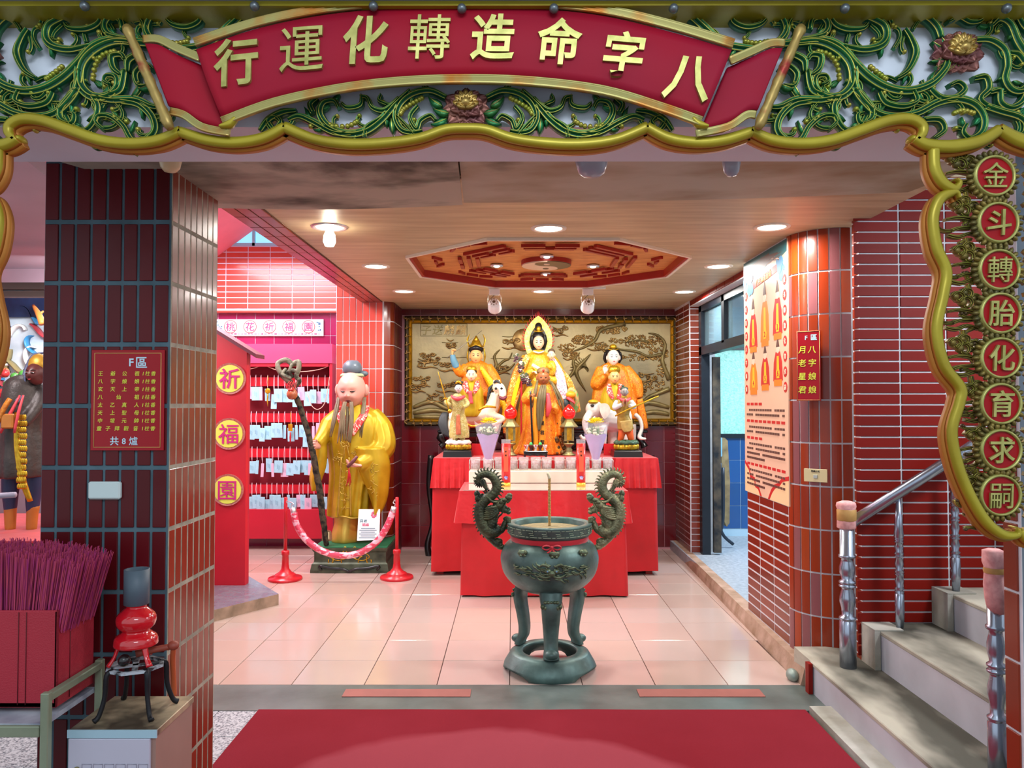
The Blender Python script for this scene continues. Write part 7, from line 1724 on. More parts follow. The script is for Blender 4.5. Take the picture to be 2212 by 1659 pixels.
for ch, x, y in zip('祈福園', (498, 496, 493), (818, 937, 1058)):
    c = KP(x, y, .01); r = px(34, YK); rot = Matrix.Translation(c) @ Matrix.Rotation(PI / 2, 4, 'X')
    q_ = MB(); q_.lathe([(.001, .004), (r * .84, .004), (r, .010), (r, -.012)], n=40, smooth=False, caps=False); pl = obj('plaque', MB().join(q_, rot), m_pinkrim, ki)
    q_ = MB(); q_.lathe([(.001, .012), (r * .86, .012), (r * .87, .004)], n=40, smooth=False, caps=False); obj('disc', MB().join(q_, rot), m_yel, pl)
    text_obj('character', ch, c + V((0, -.014, 0)), r * 1.35, m_mag, pl, bold=.012 if ch == '祈' else .004, depth=.006)

YKr = 8.30
rk_ = empty('card_rack', P(620, 1160, YKr), 'red wall rack with four rails of hanging prayer cards, left of the elder', 'rack')
def WP(x, y, d=0, Y=YKr): p = P(x, y, Y); return V((p.x, Y - d, p.z))
def wbox(mb, x0, y0, x1, y1, d0, d1): a, b2_ = WP(x0, y1), WP(x1, y0); mb.b2((a.x, YKr - d1, a.z), (b2_.x, YKr - d0, b2_.z))
mb = MB(); wbox(mb, 420, 745, 724, 786, -.12, .14); obj('header_board', mb, M('pink_red_header', 'e4406c', .5, var=.1, vs=3), rk_)
mb = MB(); wbox(mb, 420, 786, 724, 1080, -.10, -.07); obj('back_board', mb, M('dark_red_back', '7c0c20', .6), rk_)
mb = MB(); wbox(mb, 420, 1098, 724, 1160, -.05, .10); obj('base_board', mb, m_redp, rk_)
mb = MB(); wbox(mb, 716, 786, 724, 1100, -.1, .13); obj('side_post', mb, m_redp, rk_)
mb = MB(); wbox(mb, 430, 786, 716, 793, .02, .13); obj('lip', mb, m_redp, rk_)
RY = [815, 893, 969, 1047]
for y in RY: mb = MB(); wbox(mb, 430, y, 716, y + 19, -.02, .0); obj('rail_board', mb, m_redp2, rk_)
m_cardb = M('pale_blue_card', 'a4dcec', .6, var=.12, vs=30); m_cardp = M('pale_pink_card', 'dcb8d0', .6)
m_str = M('white_string', 'f0e4ec', .7)
q = random.Random(31); cards = 0
cardm = {}
def card_mesh(w_, h, pink):
    k = (w_, h, pink)
    if k not in cardm: m_ = MB().box((0, 0, 0), (w_, .004, h), bev=.0015).mesh('board', m_cardp if pink else m_cardb); fixn(m_); cardm[k] = m_
    return cardm[k]
stm = MB().tube([V((0, 0, 0)), V((.004, -.004, .045)), V((0, 0, .10)), V((-.006, -.003, .05)), V((.003, 0, .0))], .0016, 5, 3).mesh('string', m_str)
inkm = MB(); 
for k in range(4): inkm.box((-.012 + .008 * k, 0, -.004 * k), (.002, .001, .05 - .012 * (k % 2)))
inkm = inkm.mesh('printed_lines', M('card_ink', '5c8ca8', .6)); fixn(inkm)
ord_ = ['first', 'second', 'third', 'fourth']; side_n = 'abcdefghijklmnopqrstuvwxyz'
nth = ['1st', '2nd', '3rd', '4th', '5th', '6th', '7th', '8th', '9th', '10th', '11th', '12th', '13th', '14th', '15th', '16th', '17th', '18th']
for ri, ry in enumerate(RY):
    n = 15 if ri < 3 else 16
    for i in range(n):
        x = 545 + i * (170 / (n - 1)) + q.uniform(-2, 2); drop = q.choice((6, 10, 10, 12, 16)) + (q.random() < .12) * 10
        w_ = q.choice((.072, .082, .088, .03, .06)); h = q.choice((.13, .145, .145, .155)); pink = q.random() < .2
        c = WP(x, ry + 19 + drop, .035 + .012 * (i % 3)); zc_ = WP(x, ry - 3).z
        e = empty('prayer_card', (c.x, c.y, c.z), f"{'pale pink' if pink else 'pale blue'} prayer card, {nth[i]} from the left on the {ord_[ri]} rail down", 'card', 'prayer cards on the red rack')
        o = D.objects.new('board', card_mesh(w_, h, pink)); COL.objects.link(o); o.parent = e; o.location = (0, 0, -h / 2 + .02); o.rotation_euler = (q.uniform(-.05, .05), q.uniform(-.06, .06), q.uniform(-.3, .3))
        o2 = D.objects.new('string', stm); COL.objects.link(o2); o2.parent = e; o2.location = (0, 0, .01); o2.scale = (1, 1, (zc_ - c.z) / .10)
        if w_ > .05: o3 = D.objects.new('printed_lines', inkm); COL.objects.link(o3); o3.parent = o; o3.location = (0, -.0026, 0)
bl = empty('gold_amulet', WP(584, 845, .08), 'round gold amulet with a pendant hanging among the cards on the top rail', 'amulet')
mb = MB(); mb.ell(WP(584, 845, .09), (px(6, YKr), .006, px(6, YKr)), 16, 8); mb.tube([WP(584, 812, .08), WP(584, 839, .085)], .003, 5); mb.tube([WP(584, 851, .085), WP(583, 864, .085), WP(584, 878, .085)], [.005, .008, .002], 6, 2); obj('body', mb, m_leafgold, bl)
b2l = empty('red_tassel_charm', WP(633, 925, .09), 'gold plaque charm with a red tassel on the second rail', 'charm')
mb = MB(); mb.box(WP(633, 923, .10), (.045, .006, .075), bev=.002); mb.tube([WP(633, 890, .08), WP(633, 915, .095)], .003, 5); obj('plaque', mb, m_leafgold, b2l)
mb = MB(); mb.tube([WP(633, 933, .10), WP(633, 945, .10), WP(633, 956, .10)], [.004, .010, .006], 8, 2); obj('tassel', mb, M('red_cord', 'b81c24', .7), b2l)
mb = MB(); mb.tube([WP(536, 800, .10), WP(556, 796, .10), WP(576, 790, .10), WP(604, 800, .10), WP(650, 804, .10), WP(690, 800, .10), WP(714, 792, .10)], .005, 6, 5); tag(obj('swag_cord', mb, M('pale_rope', 'e8b8a8', .7)), 'pale twisted cord swagged across the top of the card rack', 'cord')
mb = MB(); mb.tube([WP(720, 796, .12), WP(716, 830, .13), WP(708, 870, .13), WP(694, 884, .13), WP(680, 876, .13), WP(671, 850, .12)], .004, 6, 5); tag(obj('hanging_cord', mb, M('pale_rope', 'e8b8a8', .7)), 'thin cord hanging in a loop at the right of the card rack', 'cord')
# banner over the rack
YW = AY + .04
bn = empty('printed_banner', P(590, 725, YW), 'long pale blue printed banner with five circled red characters above the card rack', 'banner')
def BP_(x, y, d=0): p = P(x, y, YW); return V((p.x, YW - d, p.z))
mb = MB(); mb.prism([(440, 690), (699, 690), (699, 726), (440, 726)], lambda u, v, d: BP_(u, v, d), 0, .01); obj('sheet', mb, M('banner_cream', 'f6ece8', .6), bn)
mb = MB(); mb.prism([(440, 693), (696, 693), (696, 718), (440, 718)], lambda u, v, d: BP_(u, v, d), .01, .012); obj('blue_field', mb, M('banner_aqua', '9cdcec', .6), bn)
mb = MB()
for k in range(34): mb.box(BP_(452 + k * 7.2, 721.5, .012), (.012 + .008 * (k % 3), .002, .010 if k % 4 else .016))
obj('printed_motifs', mb, M('rose_ink', 'd84878', .6), bn)
for ch, x in zip('桃花祈福園', (499, 541, 583, 625, 667)):
    c = BP_(x, 706, .012); r = px(13.5, YW); rot = Matrix.Translation(c) @ Matrix.Rotation(PI / 2, 4, 'X')
    q_ = MB(); q_.lathe([(.001, .002), (r, .002), (r, 0)], n=28, smooth=False, caps=False); dsc = obj('disc', MB().join(q_, rot), M('banner_cream', 'f6ece8', .6), bn)
    q_ = MB(); q_.lathe([(r * .94, .003), (r * 1.06, .003), (r * 1.06, 0)], n=28, smooth=False, caps=False); obj('ring', MB().join(q_, rot), M('coral_ring', 'd85858', .6), dsc)
    text_obj('character', ch, c + V((0, -.003, 0)), r * 1.5, M('rose_ink', 'd84878', .6), dsc, bold=.01, depth=.003)
q = random.Random(2); mb = MB()
for k in range(22):
    x = 677 + q.uniform(8, 18) if k % 2 else 470 + q.uniform(-4, 10); mb.ell(BP_(x, 700 + q.uniform(-5, 14), .012), (.008, .002, .006), 6, 4)
obj('printed_blossoms', mb, M('navy_ink', '3c4c7c', .6), bn)

# stanchions
m_st = M('red_plastic', 'c81c28', .35, coat=.3)
def stan(cx, py, label):
    c = PZ(cx, py, 0); e = empty('stanchion', c, label, 'stanchion', 'pair of red rope stanchions'); s = c.y / F
    H = P(cx, 1074, c.y).z
    mb = MB(); mb.lathe([(.001, .0), (.147, .0), (.147, .022), (.142, .030), (.090, .034), (.090, .052), (.084, .058), (.055, .075), (.036, .10), (.030, .14), (.029, .22), (.034, .225), (.034, .255), (.028, .262), (.014, .264)], c, 32); obj('base', mb, m_st, e)
    mb = MB(); mb.lathe([(.015, .26), (.015, H - .004), (.012, H), (.001, H)], c, 16); obj('pole', mb, m_st, e); return c, H
cA, hA = stan(616, 1254, 'left red plastic stanchion in front of the elder statue'); cB, hB = stan(857, 1251, 'right red plastic stanchion in front of the elder statue')
rp = empty('barrier_rope', (cA + cB) / 2, 'sagging plastic-wrapped red barrier rope between the two stanchions', 'rope')
Yr = 6.74
def rq(x, y): return P(x, y, Yr)
pts = [rq(635, 1108), rq(642, 1136), (rq(664, 1168)), rq(700, 1192), rq(738, 1200), rq(778, 1194), rq(814, 1170), rq(836, 1138), rq(848, 1106)]
mb = MB(); mb.tube(pts, .029, 14, 6, fn=lambda t, a: 1 + .13 * noise.noise(V((t * 30, cos(a), sin(a))))); obj('wrapped_rope', mb, M('wrapped_red_rope', 'd8405c', .25, var=.7, vs=16, col2='f0b8c8', thresh=(.42, .5), coat=.8, stretch=(1, 1, 1.6)), rp)
for (p, q2, s) in ((rq(635, 1110), rq(631, 1092), -1), (rq(848, 1108), rq(852, 1092), 1)):
    mb = MB(); d = (q2 - p).normalized(); mb.tube([p, p + d * .055], [.026, .024], 12); obj('metal_end', mb, m_chrome, rp)
    mb = MB(); t_ = p + d * .055; pole = (cA if s < 0 else cB) + V((0, 0, t_.z + .06)); pole.x += .015 * -s
    mb.tube([t_, t_ + V((s * .01, 0, .02)), t_ + V((-s * .008, 0, .035)), V((pole.x, pole.y - .016, t_.z + .05)), V((pole.x, pole.y - .016, t_.z + .03))], .004, 6, 4); obj('hook', mb, m_chrome, rp)

# ============================================================ RIGHT SIDE
XPp = XW - .012
def QP(x, y):
    """point of the poster plane seen at a pixel"""
    d = RM @ V(((x - 1106) / F, -(y - 829.5) / F, -1)); t = XPp / d.x; return V((XPp, d.y * t, d.z * t + CZ))
po = empty('wall_poster', QP(1655, 1070), 'tall pinkish poster of six robed figures above columns of text on the tiled wall', 'poster')
yF, yN = QP(1609, 900).y, QP(1703, 900).y; zB = QP(1703, 1094).z; zT = 2.545
mb = MB(); mb.b2((XPp, yN, zB), (XPp + .008, yF, zT)); obj('sheet', mb, M('poster_peach', 'ecc4a8', .42, var=.06, vs=2), po)
W_ = yF - yN; Hh = zT - zB
def U(u, v, d=.0): return V((XPp - d, yF - u * W_, zB + v * Hh))   # u 0 left .. 1 right, v 0 bottom .. 1 top
nP = V((-1, 0, 0))
def flat(name, polys, mat, d=.001, parent=po):
    mb = MB()
    for k_, pl in enumerate(polys): mb.prism(pl, lambda a, b2_, dd: U(a, b2_, dd), 0, d + k_ * .00005)
    return obj(name, mb, mat, parent)
def circ(u, v, ru, n=14): rv = ru * W_ / Hh; return [(u + ru * cos(2 * PI * k / n), v + rv * sin(2 * PI * k / n)) for k in range(n)]
m_pi = {k: M('ink_' + k, c, .5) for k, c in dict(teal='2c6c74', blue='4c8cb8', red='c82020', orange='e88420', cream='f6e4cc', dark='5c3c34', gold='ecc028', skin='f0d0b8', navy='24405c').items()}
flat('top_scenery', [[(0, 1), (0, .90), (.15, .92), (.3, .955), (.5, .93), (.7, .965), (.85, .94), (1, .955), (1, 1)]], m_pi['teal'])
q = random.Random(6)
flat('printed_peonies', [circ(q.choice((.08, .12, .2, .9, .86)) + q.uniform(-.06, .06), .90 + q.uniform(-.035, .05), q.uniform(.02, .05), 9) for k in range(26)], m_pi['blue'], .0014)['kind'] = 'stuff'
flat('printed_branches', [[(q.uniform(0, 1), .93 + q.uniform(0, .05)) if j == 0 else (.5 + .45 * cos(k + j), .955 + .03 * sin(k * 2 + j)) for j in range(3)] for k in range(10)], m_pi['dark'], .0012)
flat('title_strip', [[(.18, .865), (.82, .895), (.82, .925), (.18, .895)]], m_pi['red'], .0016)
def ptext(ch, u, v, size, mat, sx=1, rot=0, name='lettering', bold=.01): return text_obj(name, ch, U(u, v, .0018), size, mat, po, n=nP, depth=.0012, bold=bold, sx=sx, rot=rot)
ptext('八字轉運造命', .50, .895, .052, m_pi['gold'], sx=1.0, rot=math.radians(4))
for r_, (v0, hs) in enumerate(((.635, .20), (.455, .16))):
    for k, u in enumerate((.24, .52, .80)):
        fh = hs * (1.15 if (k == 1 and r_ == 0) else 1.0); v = v0 + .015 * (k - 1)
        flat('printed_robe', [[(u - .10, v), (u + .10, v), (u + .085, v + fh * .45), (u + .045, v + fh * .70), (u - .045, v + fh * .70), (u - .085, v + fh * .45)]], m_pi[('red', 'orange', 'red')[(k + r_) % 3]], .0012)
        flat('printed_face', [circ(u, v + fh * .78, .035, 12)], m_pi['skin'], .0015); flat('printed_hair', [[(u - .035, v + fh * .82), (u + .035, v + fh * .82), (u + .02, v + fh * .94), (u, v + fh * 1.05), (u - .02, v + fh * .94)]], m_pi['dark'], .0016)
        flat('printed_sash', [[(u - .03, v + .01), (u + .03, v + .01), (u + .02, v + fh * .6), (u - .02, v + fh * .6)]], m_pi['gold'], .0015)
        flat('name_strip', [[(u - .08, v - .02), (u + .08, v - .02), (u + .08, v + .005), (u - .08, v + .005)]], m_pi['orange'], .0018)
        flat('number_disc', [circ(u, v + .03, .038)], m_pi['gold'], .0017); ptext(str(r_ * 3 + k + 1) if r_ * 3 + k < 5 else '6', u, v + .03, .05, m_pi['red'])
for i, ch in enumerate('金斗轉胎化育求嗣'):
    for u in (.06, .95): flat('side_dot', [circ(u, .85 - i * .058 + (u > .5) * .0, .038)], m_pi['red'], .0012)
    ptext(ch, .95, .85 - i * .058, .036, m_pi['cream'])
for i, ch in enumerate('月老星君八字娘娘'): ptext(ch, .06, .85 - i * .058, .036, m_pi['cream'])
y = .375; 
for para in range(4):
    flat('red_heading', [[(.06 + .10 * k, y), (.06 + .10 * k + .075, y), (.06 + .10 * k + .075, y + .011), (.06 + .10 * k, y + .011)] for k in range(4 if para % 2 == 0 else 9)], m_pi['red']); y -= .024
    lines = []
    for ln in range(2 if para < 2 else 4):
        lines += [[(.06 + .055 * k, y), (.06 + .055 * k + .044, y), (.06 + .055 * k + .044, y + .009), (.06 + .055 * k, y + .009)] for k in range(16 if ln % 4 != 3 else 8) if (k * 7 + ln) % 11 > 0]; y -= .020
    flat('text_lines', lines, m_pi['dark']); y -= .008
flat('corner_cloud', [[(0, 0), (.38, 0), (.33, .025), (.26, .03), (.24, .055), (.14, .06), (.10, .095), (0, .12)]], M('ink_sand', 'f0d0a0', .5), .0012); flat('corner_cloud', [[(1, 0), (1, .095), (.88, .085), (.80, .06), (.72, .05), (.66, .03), (.60, 0)]], M('ink_sand', 'f0d0a0', .5), .0012)
flat('red_edge', [[(.38, 0), (.42, 0), (.35, .035), (.27, .04), (.25, .07), (.15, .075), (.11, .11), (0, .135), (0, .12), (.10, .095), (.14, .06), (.24, .055), (.26, .03), (.33, .025)], [(.60, 0), (.66, .03), (.72, .05), (.80, .06), (.88, .085), (1, .095), (1, .112), (.87, .10), (.78, .075), (.70, .065), (.63, .04), (.56, 0)]], m_pi['red'], .0013)

def curved_sheet(x0, x1, y0, y1, out, name, mat, parent, th=.004):
    """flat board tangent to the column, given by its photo box"""
    pass
def sign(name, label, cat, x0, y0, x1, y1, Y, mat, frame=None, yaw=0, th=.006):
    A, B_ = P(x0, y1, Y), P(x1, y0, Y); c = V(((A.x + B_.x) / 2, Y, (A.z + B_.z) / 2)); w_, h = abs(B_.x - A.x), abs(B_.z - A.z); e = empty(name, c, label, cat)
    R = Matrix.Rotation(yaw, 3, 'Z'); mb = MB(); mb.box(c, (w_, th, h), mat=R, bev=.001); obj('panel', mb, mat, e)
    at = lambda u, v, d=0: c + R @ V(((u - .5) * w_, -th / 2 - d, (v - .5) * h))
    return e, at, w_, h, R @ V((0, -1, 0)), R
m_sign = M('sign_red', 'a00c1c', .35, spec=.3, coat=.15, var=.1, vs=3)
m_lime = M('sign_yellow', 'dce04c', .5); m_aq = M('sign_pale_blue', 'c0e8f8', .5); m_gbord = M('sign_gold_line', 'd8b468', .5)
e, at, w_, h, n_, R = sign('incense_sign', 'red sign with yellow rows of characters and pale blue headings on the dark pillar', 'sign', 196, 756, 356, 973, 2.838, m_sign)
def frame_line(at, w_, h, m, mat, parent, t=.003, name='border_line'):
    mb = MB()
    for (u0, v0, u1, v1) in ((m / w_, m / h, 1 - m / w_, m / h), (m / w_, 1 - m / h, 1 - m / w_, 1 - m / h), (m / w_, m / h, m / w_, 1 - m / h), (1 - m / w_, m / h, 1 - m / w_, 1 - m / h)): mb.tube([at(u0, v0, .0005), at(u1, v1, .0005)], t / 2, 4)
    obj(name, mb, mat, parent)
frame_line(at, w_, h, .012, m_gbord, e)
text_obj('lettering', 'F', at(.55, .88, .0005), .040, m_aq, e, depth=.001); text_obj('lettering', '區', at(.69, .875, .0005), .046, m_aq, e, depth=.001, bold=.01)
rows = ['王爺公祖', '八字娘娘', '玄天上帝', '八仙祖', '太乙真人', '天上聖母', '中壇元帥', '童子拜觀音']
for i, r_ in enumerate(rows):
    v = .765 - i * .078; xs = {4: (.13, .30, .46, .63), 3: (.13, .38, .63), 5: (.12, .24, .365, .49, .62)}[len(r_)]
    for ch, u in zip(r_, xs): text_obj('character', ch, at(u, v, .0005), .0185, m_lime, e, depth=.001, bold=.012 if ch not in '觀聖壇' else .002, shear=.12)
    for ch, u in zip('1柱香', (.715, .775, .855)): text_obj('character', ch, at(u, v, .0005), .0180, m_lime, e, depth=.001, bold=.010 if ch != '柱' else .001, shear=.15)
for ch, u, s in (('共', .33, .034), ('8', .46, .030), ('爐', .59, .034)): text_obj('character', ch, at(u, .095, .0005), s, m_aq, e, depth=.001, bold=.01 if ch != '爐' else 0)
# column sign and switch plate
an = PI + PI / 2 * .60; nrm = V((cos(an), sin(an), 0)); pc = arc_pt(an, .262); yaw = math.atan2(nrm.x, -nrm.y)
Yc = pc.y
e, at, w_, h, n_, R = sign('deity_sign', 'narrow red sign with two columns of yellow characters on the rounded column', 'sign', 1722, 714, 1771, 866, Yc, m_sign, yaw=yaw)
frame_line(at, w_, h, .005, m_gbord, e)
text_obj('lettering', 'F', at(.42, .90, .0005), .034, m_aq, e, n=n_, depth=.001); text_obj('lettering', '區', at(.74, .90, .0005), .038, m_aq, e, n=n_, depth=.001)
for i, (c1_, c2_) in enumerate(zip('月老星君', '八字娘娘')):
    text_obj('character', c1_, at(.24, .73 - i * .19, .0005), .046, m_lime, e, n=n_, depth=.001, bold=.012, shear=.1); text_obj('character', c2_, at(.66, .73 - i * .19, .0005), .046, m_lime, e, n=n_, depth=.001, bold=.012, shear=.1)
e, at, w_, h, n_, R = sign('switch_plate', 'cream light switch plate on the rounded column below the red sign', 'switch', 1738, 1013, 1786, 1041, Yc, M('cream_plastic', 'ded0a0', .4), yaw=yaw, th=.010)
mb = MB(); mb.box(at(.5, .42, .002), (.022, .006, .020), mat=R, bev=.001); obj('rocker', mb, M('grey_plastic', 'b4bcb8', .4), e)
text_obj('lettering', '嬰靈小天', at(.5, .82, .0005), .012, M('black_ink', '1c1410', .6), e, n=n_, depth=.001)

# folding table leaning behind the door
ft = empty('folding_table', P(1560, 1170, 7.9), 'folded table with a worn wooden top leaning in the side room', 'table')
def TP(x, y, Y=7.9): return P(x, y, Y)
mb = MB(); mb.prism([(1560, 948), (1566, 946), (1572, 952), (1577, 1040), (1576, 1130), (1570, 1138), (1562, 1120), (1558, 1040)], lambda u, v, d: TP(u, v) + V((0, d, 0)), 0, .6); obj('table_top', mb, M('worn_plywood', 'a8946c', .8, var=.6, vs=10, col2='6c5c44'), ft)
mb = MB(); mb.prism([(1545, 946), (1560, 946), (1560, 985), (1553, 990), (1545, 1005)], lambda u, v, d: TP(u, v, 7.85) + V((0, d, 0)), 0, .02); obj('blue_cloth', mb, M('pale_blue_cloth', '7cb8dc', .7), ft)
for pts in ([(1556, 1000), (1556, 1100), (1559, 1150), (1584, 1176)], [(1562, 1010), (1562, 1120), (1552, 1160), (1548, 1172)]):
    mb = MB(); mb.tube([TP(a_, b2_, 7.82) for a_, b2_ in pts], .016, 8, 4); obj('leg', mb, M('dark_grey_tube', '3c4450', .4, metal=.6), ft)

# ---- track and spotlights
tk0, tk1 = PZ(1055, 622, CEIL - .012), PZ(1308, 622, CEIL - .012)
mb = MB(); mb.b2((tk0.x, tk0.y - .018, CEIL - .022), (tk1.x, tk0.y + .018, CEIL - .001)); tag(obj('light_track', mb, M('white_track', 'ece8e0', .4)), 'white lighting track on the ceiling before the gilt picture', 'track')
for x, lb in ((1068, 'left white track spotlight with a perforated back, aimed at the altar'), (1270, 'right white track spotlight, aimed at the altar')):
    Ys = tk0.y; p = P(x, 660, Ys); e = empty('track_spotlight', (p.x, Ys, CEIL - .02), lb, 'spotlight', 'pair of track spotlights')
    mb = MB(); mb.b2((p.x - .045, Ys - .025, CEIL - .075), (p.x + .045, Ys + .025, CEIL - .022), bev=.003); obj('adapter', mb, M('white_track', 'ece8e0', .4), e)
    mb = MB(); mb.tube([V((p.x - .055, Ys, p.z)), V((p.x - .055, Ys, p.z + .09)), V((p.x - .03, Ys, CEIL - .075)), V((p.x + .03, Ys, CEIL - .075)), V((p.x + .055, Ys, p.z + .09)), V((p.x + .055, Ys, p.z))], .003, 6, 3); obj('yoke', mb, m_wire, e)
    aim = V((-.02 if x > 1200 else .05, 1, -.45)).normalized(); s_, u_ = frame_from(aim); Rm = Matrix((s_, u_, aim)).transposed().to_4x4()
    q_ = MB(); q_.lathe([(.001, -.062), (.025, -.06), (.045, -.045), (.055, -.015), (.058, .03), (.060, .045), (.052, .045), (.045, .02), (.001, .01)], n=24); obj('housing', MB().join(q_, Matrix.Translation(p) @ Rm), M('white_enamel', 'f0eeec', .25, coat=.4), e)
    q_ = MB()
    for k in range(8): a_ = k * PI / 4; q_.ell((.028 * cos(a_), .028 * sin(a_), -.0585), (.006, .006, .003), 8, 5)
    q_.lathe([(.010, -.0625), (.014, -.064), (.010, -.066)], n=12); obj('back_vents', MB().join(q_, Matrix.Translation(p) @ Rm), M('vent_brown', '6c5440', .5), e)
    mb = MB(); mb.tube([V((p.x, Ys, CEIL - .075)), V((p.x - .03, Ys - .02, CEIL - .11)), p + V((0, -.04, .04))], .0025, 6, 4); obj('cable', mb, m_black, e)
    light('track_lamp', 'SPOT', p + aim * .07, 18, (1, .93, .80), .03, aim=(p.x + (.05 if x < 1200 else -.05), 8.0, 1.65), spot=1.5)
# domes under the front boards
def dome(px_, py, Y, r, name, label, cat, slots=True, col='9ca4b4'):
    c = P(px_, py, Y); zt2 = 2.455 if px_ > 900 else 2.42; c = PZ(px_, py, zt2 - .0); e = empty(name, c, label, cat)
    mb = MB(); mb.lathe([(r * 1.02, .0), (r * 1.02, -.008), (r * .98, -.016), (r * .95, -.026), (r * .80, -.052), (r * .5, -.066), (.001, -.07)], c, 32, caps=False); obj('housing', mb, M('dome_' + col, col, .3, coat=.3), e)
    if slots:
        mb = MB()
        for k in range(7): a_ = -PI / 2 + (k - 3) * .2; mb.box(c + V((r * .975 * cos(a_), r * .975 * sin(a_), -.020)), (.007, .010, .010), rz=a_ + PI / 2)
        obj('vent_slots', mb, m_black, e)
dome(1278, 343, 3.0, .060, 'dome_detector', 'grey slotted dome detector under the front ceiling board', 'detector')
dome(1580, 341, 3.0, .034, 'dome_detector', 'small plain grey dome at the edge of the front ceiling board', 'detector', False)
dome(368, 330, 2.7, .040, 'dome_detector', 'cream dome fitting at the top corner of the dark pillar', 'detector', False, 'd8c498')

# ============================================================ FRONT LEFT: INCENSE BOX, SHELF, CABINET, BURNER
m_box = M('red_leatherette', 'a82838', .45, var=.12, vs=3, bump=.2, bs=200)
bx1, by0, by1, bz0, bz1 = -1.462, 2.50, 2.72, .575, .885; bx0 = -1.90
ib = empty('incense_box', ((bx0 + bx1) / 2, (by0 + by1) / 2, bz0), 'red leatherette box full of purple incense sticks on the green shelf', 'box')
mb = MB()
for lo, hi in (((bx0, by0, bz0), (bx1, by0 + .012, bz1)), ((bx0, by1 - .012, bz0), (bx1, by1, bz1)), ((bx0, by0, bz0), (bx0 + .012, by1, bz1)), ((bx1 - .012, by0, bz0), (bx1, by1, bz1)), ((bx0, by0, bz0), (bx1, by1, bz0 + .02))): mb.b2(lo, hi, bev=.004)
obj('shell', mb, m_box, ib)
mb = MB()
for x in (bx1 - .10, bx1 - .125): mb.tube([V((x, by0 - .001, bz0 + .01)), V((x, by0 - .001, bz1 - .005))], .0015, 4)
mb.tube([V((bx1 + .001, by0 + .07, bz0 + .01)), V((bx1 + .001, by0 + .07, bz1))], .0015, 4); obj('seams', mb, M('dark_seam', '5c1018', .7), ib)
mb = MB(); q = random.Random(1)
for i in range(2200):
    u, v = q.random(), q.random(); x, y = bx0 + .03 + u * (bx1 - bx0 - .06), by0 + .025 + v * (by1 - by0 - .05)
    uu_ = (x - (bx0 + bx1) / 2 + .03) / .2; L = .40 + .035 * (1 - uu_ * uu_) + q.uniform(-.012, .012); z = bz0 + .06
    d = V((uu_ * .085 + q.uniform(-.012, .012), (v - .5) * .07, L)); s_ = .0013; t = .60
    a2_ = V((x, y, z)) + d; a0 = V((x, y, z)) + d * .45
    mb.add([a0 + V((-s_, 0, 0)), a0 + V((s_, 0, 0)), a0 + V((0, s_ * 1.5, 0)), a2_ + V((-s_, 0, 0)), a2_ + V((s_, 0, 0)), a2_ + V((0, s_ * 1.5, 0))], [(0, 1, 4, 3), (1, 2, 5, 4), (2, 0, 3, 5), (3, 4, 5)])
tag(obj('incense_sticks', mb, M('purple_incense', '94206c', .8, var=.7, vs=14, col2='b84450', stretch=(12, 12, .6)), None), 'dense bundle of thin purple incense sticks standing in the red box', 'incense sticks', kind='stuff')
# shelf frame
m_gsteel = M('grey_green_steel', '8c9880', .4, metal=.3, var=.2, vs=12)
sh = empty('shelf_frame', (-1.7, 2.5, 0), 'grey-green metal shelf frame carrying the incense box', 'shelf')
zr = P(60, 1560, 2.42).z
mb = MB(); mb.b2((-2.1, 2.42, zr - .02), (-1.46, 2.73, zr - .004)); obj('shelf_board', mb, M('white_shelf', 'c4c8d0', .5, var=.4, vs=6, col2='74788c'), sh)
mb = MB(); mb.b2((-2.1, 2.405, zr - .042), (-1.46, 2.425, zr - .008), bev=.003); obj('front_rail', mb, m_gsteel, sh)
for y in (2.415, 2.725): mb = MB(); mb.b2((-1.457, y - .012, 0), (-1.431, y + .012, P(130, 1497, 2.41).z), bev=.003); obj('post', mb, m_gsteel, sh)
mb = MB(); mb.b2((-1.457, 2.42, P(130, 1497, 2.41).z - .03), (-1.431, 2.72, P(130, 1497, 2.41).z - .006), bev=.003); obj('side_rail', mb, m_gsteel, sh)
mb = MB(); mb.b2((-1.64, 2.41, 0), (-1.625, 2.43, zr - .04)); obj('stay', mb, m_gsteel, sh)
# cabinet
cbx0, cbx1, cby0, cby1, cbz = -1.425, -1.140, 2.50, 2.79, .505
cb = empty('metal_cabinet', ((cbx0 + cbx1) / 2, (cby0 + cby1) / 2, 0), 'small pale metal cabinet with a stained top in front of the pillar', 'cabinet')
mb = MB(); mb.b2((cbx0 + .006, cby0 + .008, 0), (cbx1 - .006, cby1, cbz - .012)); obj('body', mb, M('brown_grey_side', 'a48478', .5, metal=.2, var=.15, vs=4), cb)
mb = MB(); mb.b2((cbx0, cby0, cbz - .022), (cbx1, cby1, cbz), bev=.002); obj('top', mb, M('stained_steel_top', 'c8b494', .35, metal=.3, var=.9, vs=5, col2='4c4438', thresh=(.36, .58)), cb)
mb = MB(); mb.b2((cbx0 - .001, cby0 - .002, cbz - .024), (cbx1 + .001, cby0 + .003, cbz + .001)); obj('trim_strip', mb, M('bright_edge', 'b4dcec', .3, metal=.4), cb)
mb = MB(); mb.b2((cbx0 + .004, cby0 - .004, .01), (cbx1 - .020, cby0 + .008, cbz - .026), bev=.002); dd_ = obj('door', mb, M('lilac_white_metal', 'bcbccc', .45, var=.08, vs=3), cb)
mb = MB(); zz = cbz - .125
for k in range(6): x = cbx0 + .05 + k * .036; mb.tube([V((x, cby0 - .005, zz)), V((x, cby0 - .005, zz + .02)), V((x + .03, cby0 - .005, zz + .02)), V((x + .03, cby0 - .005, zz + .007)), V((x + .012, cby0 - .005, zz + .007))], .0012, 4)
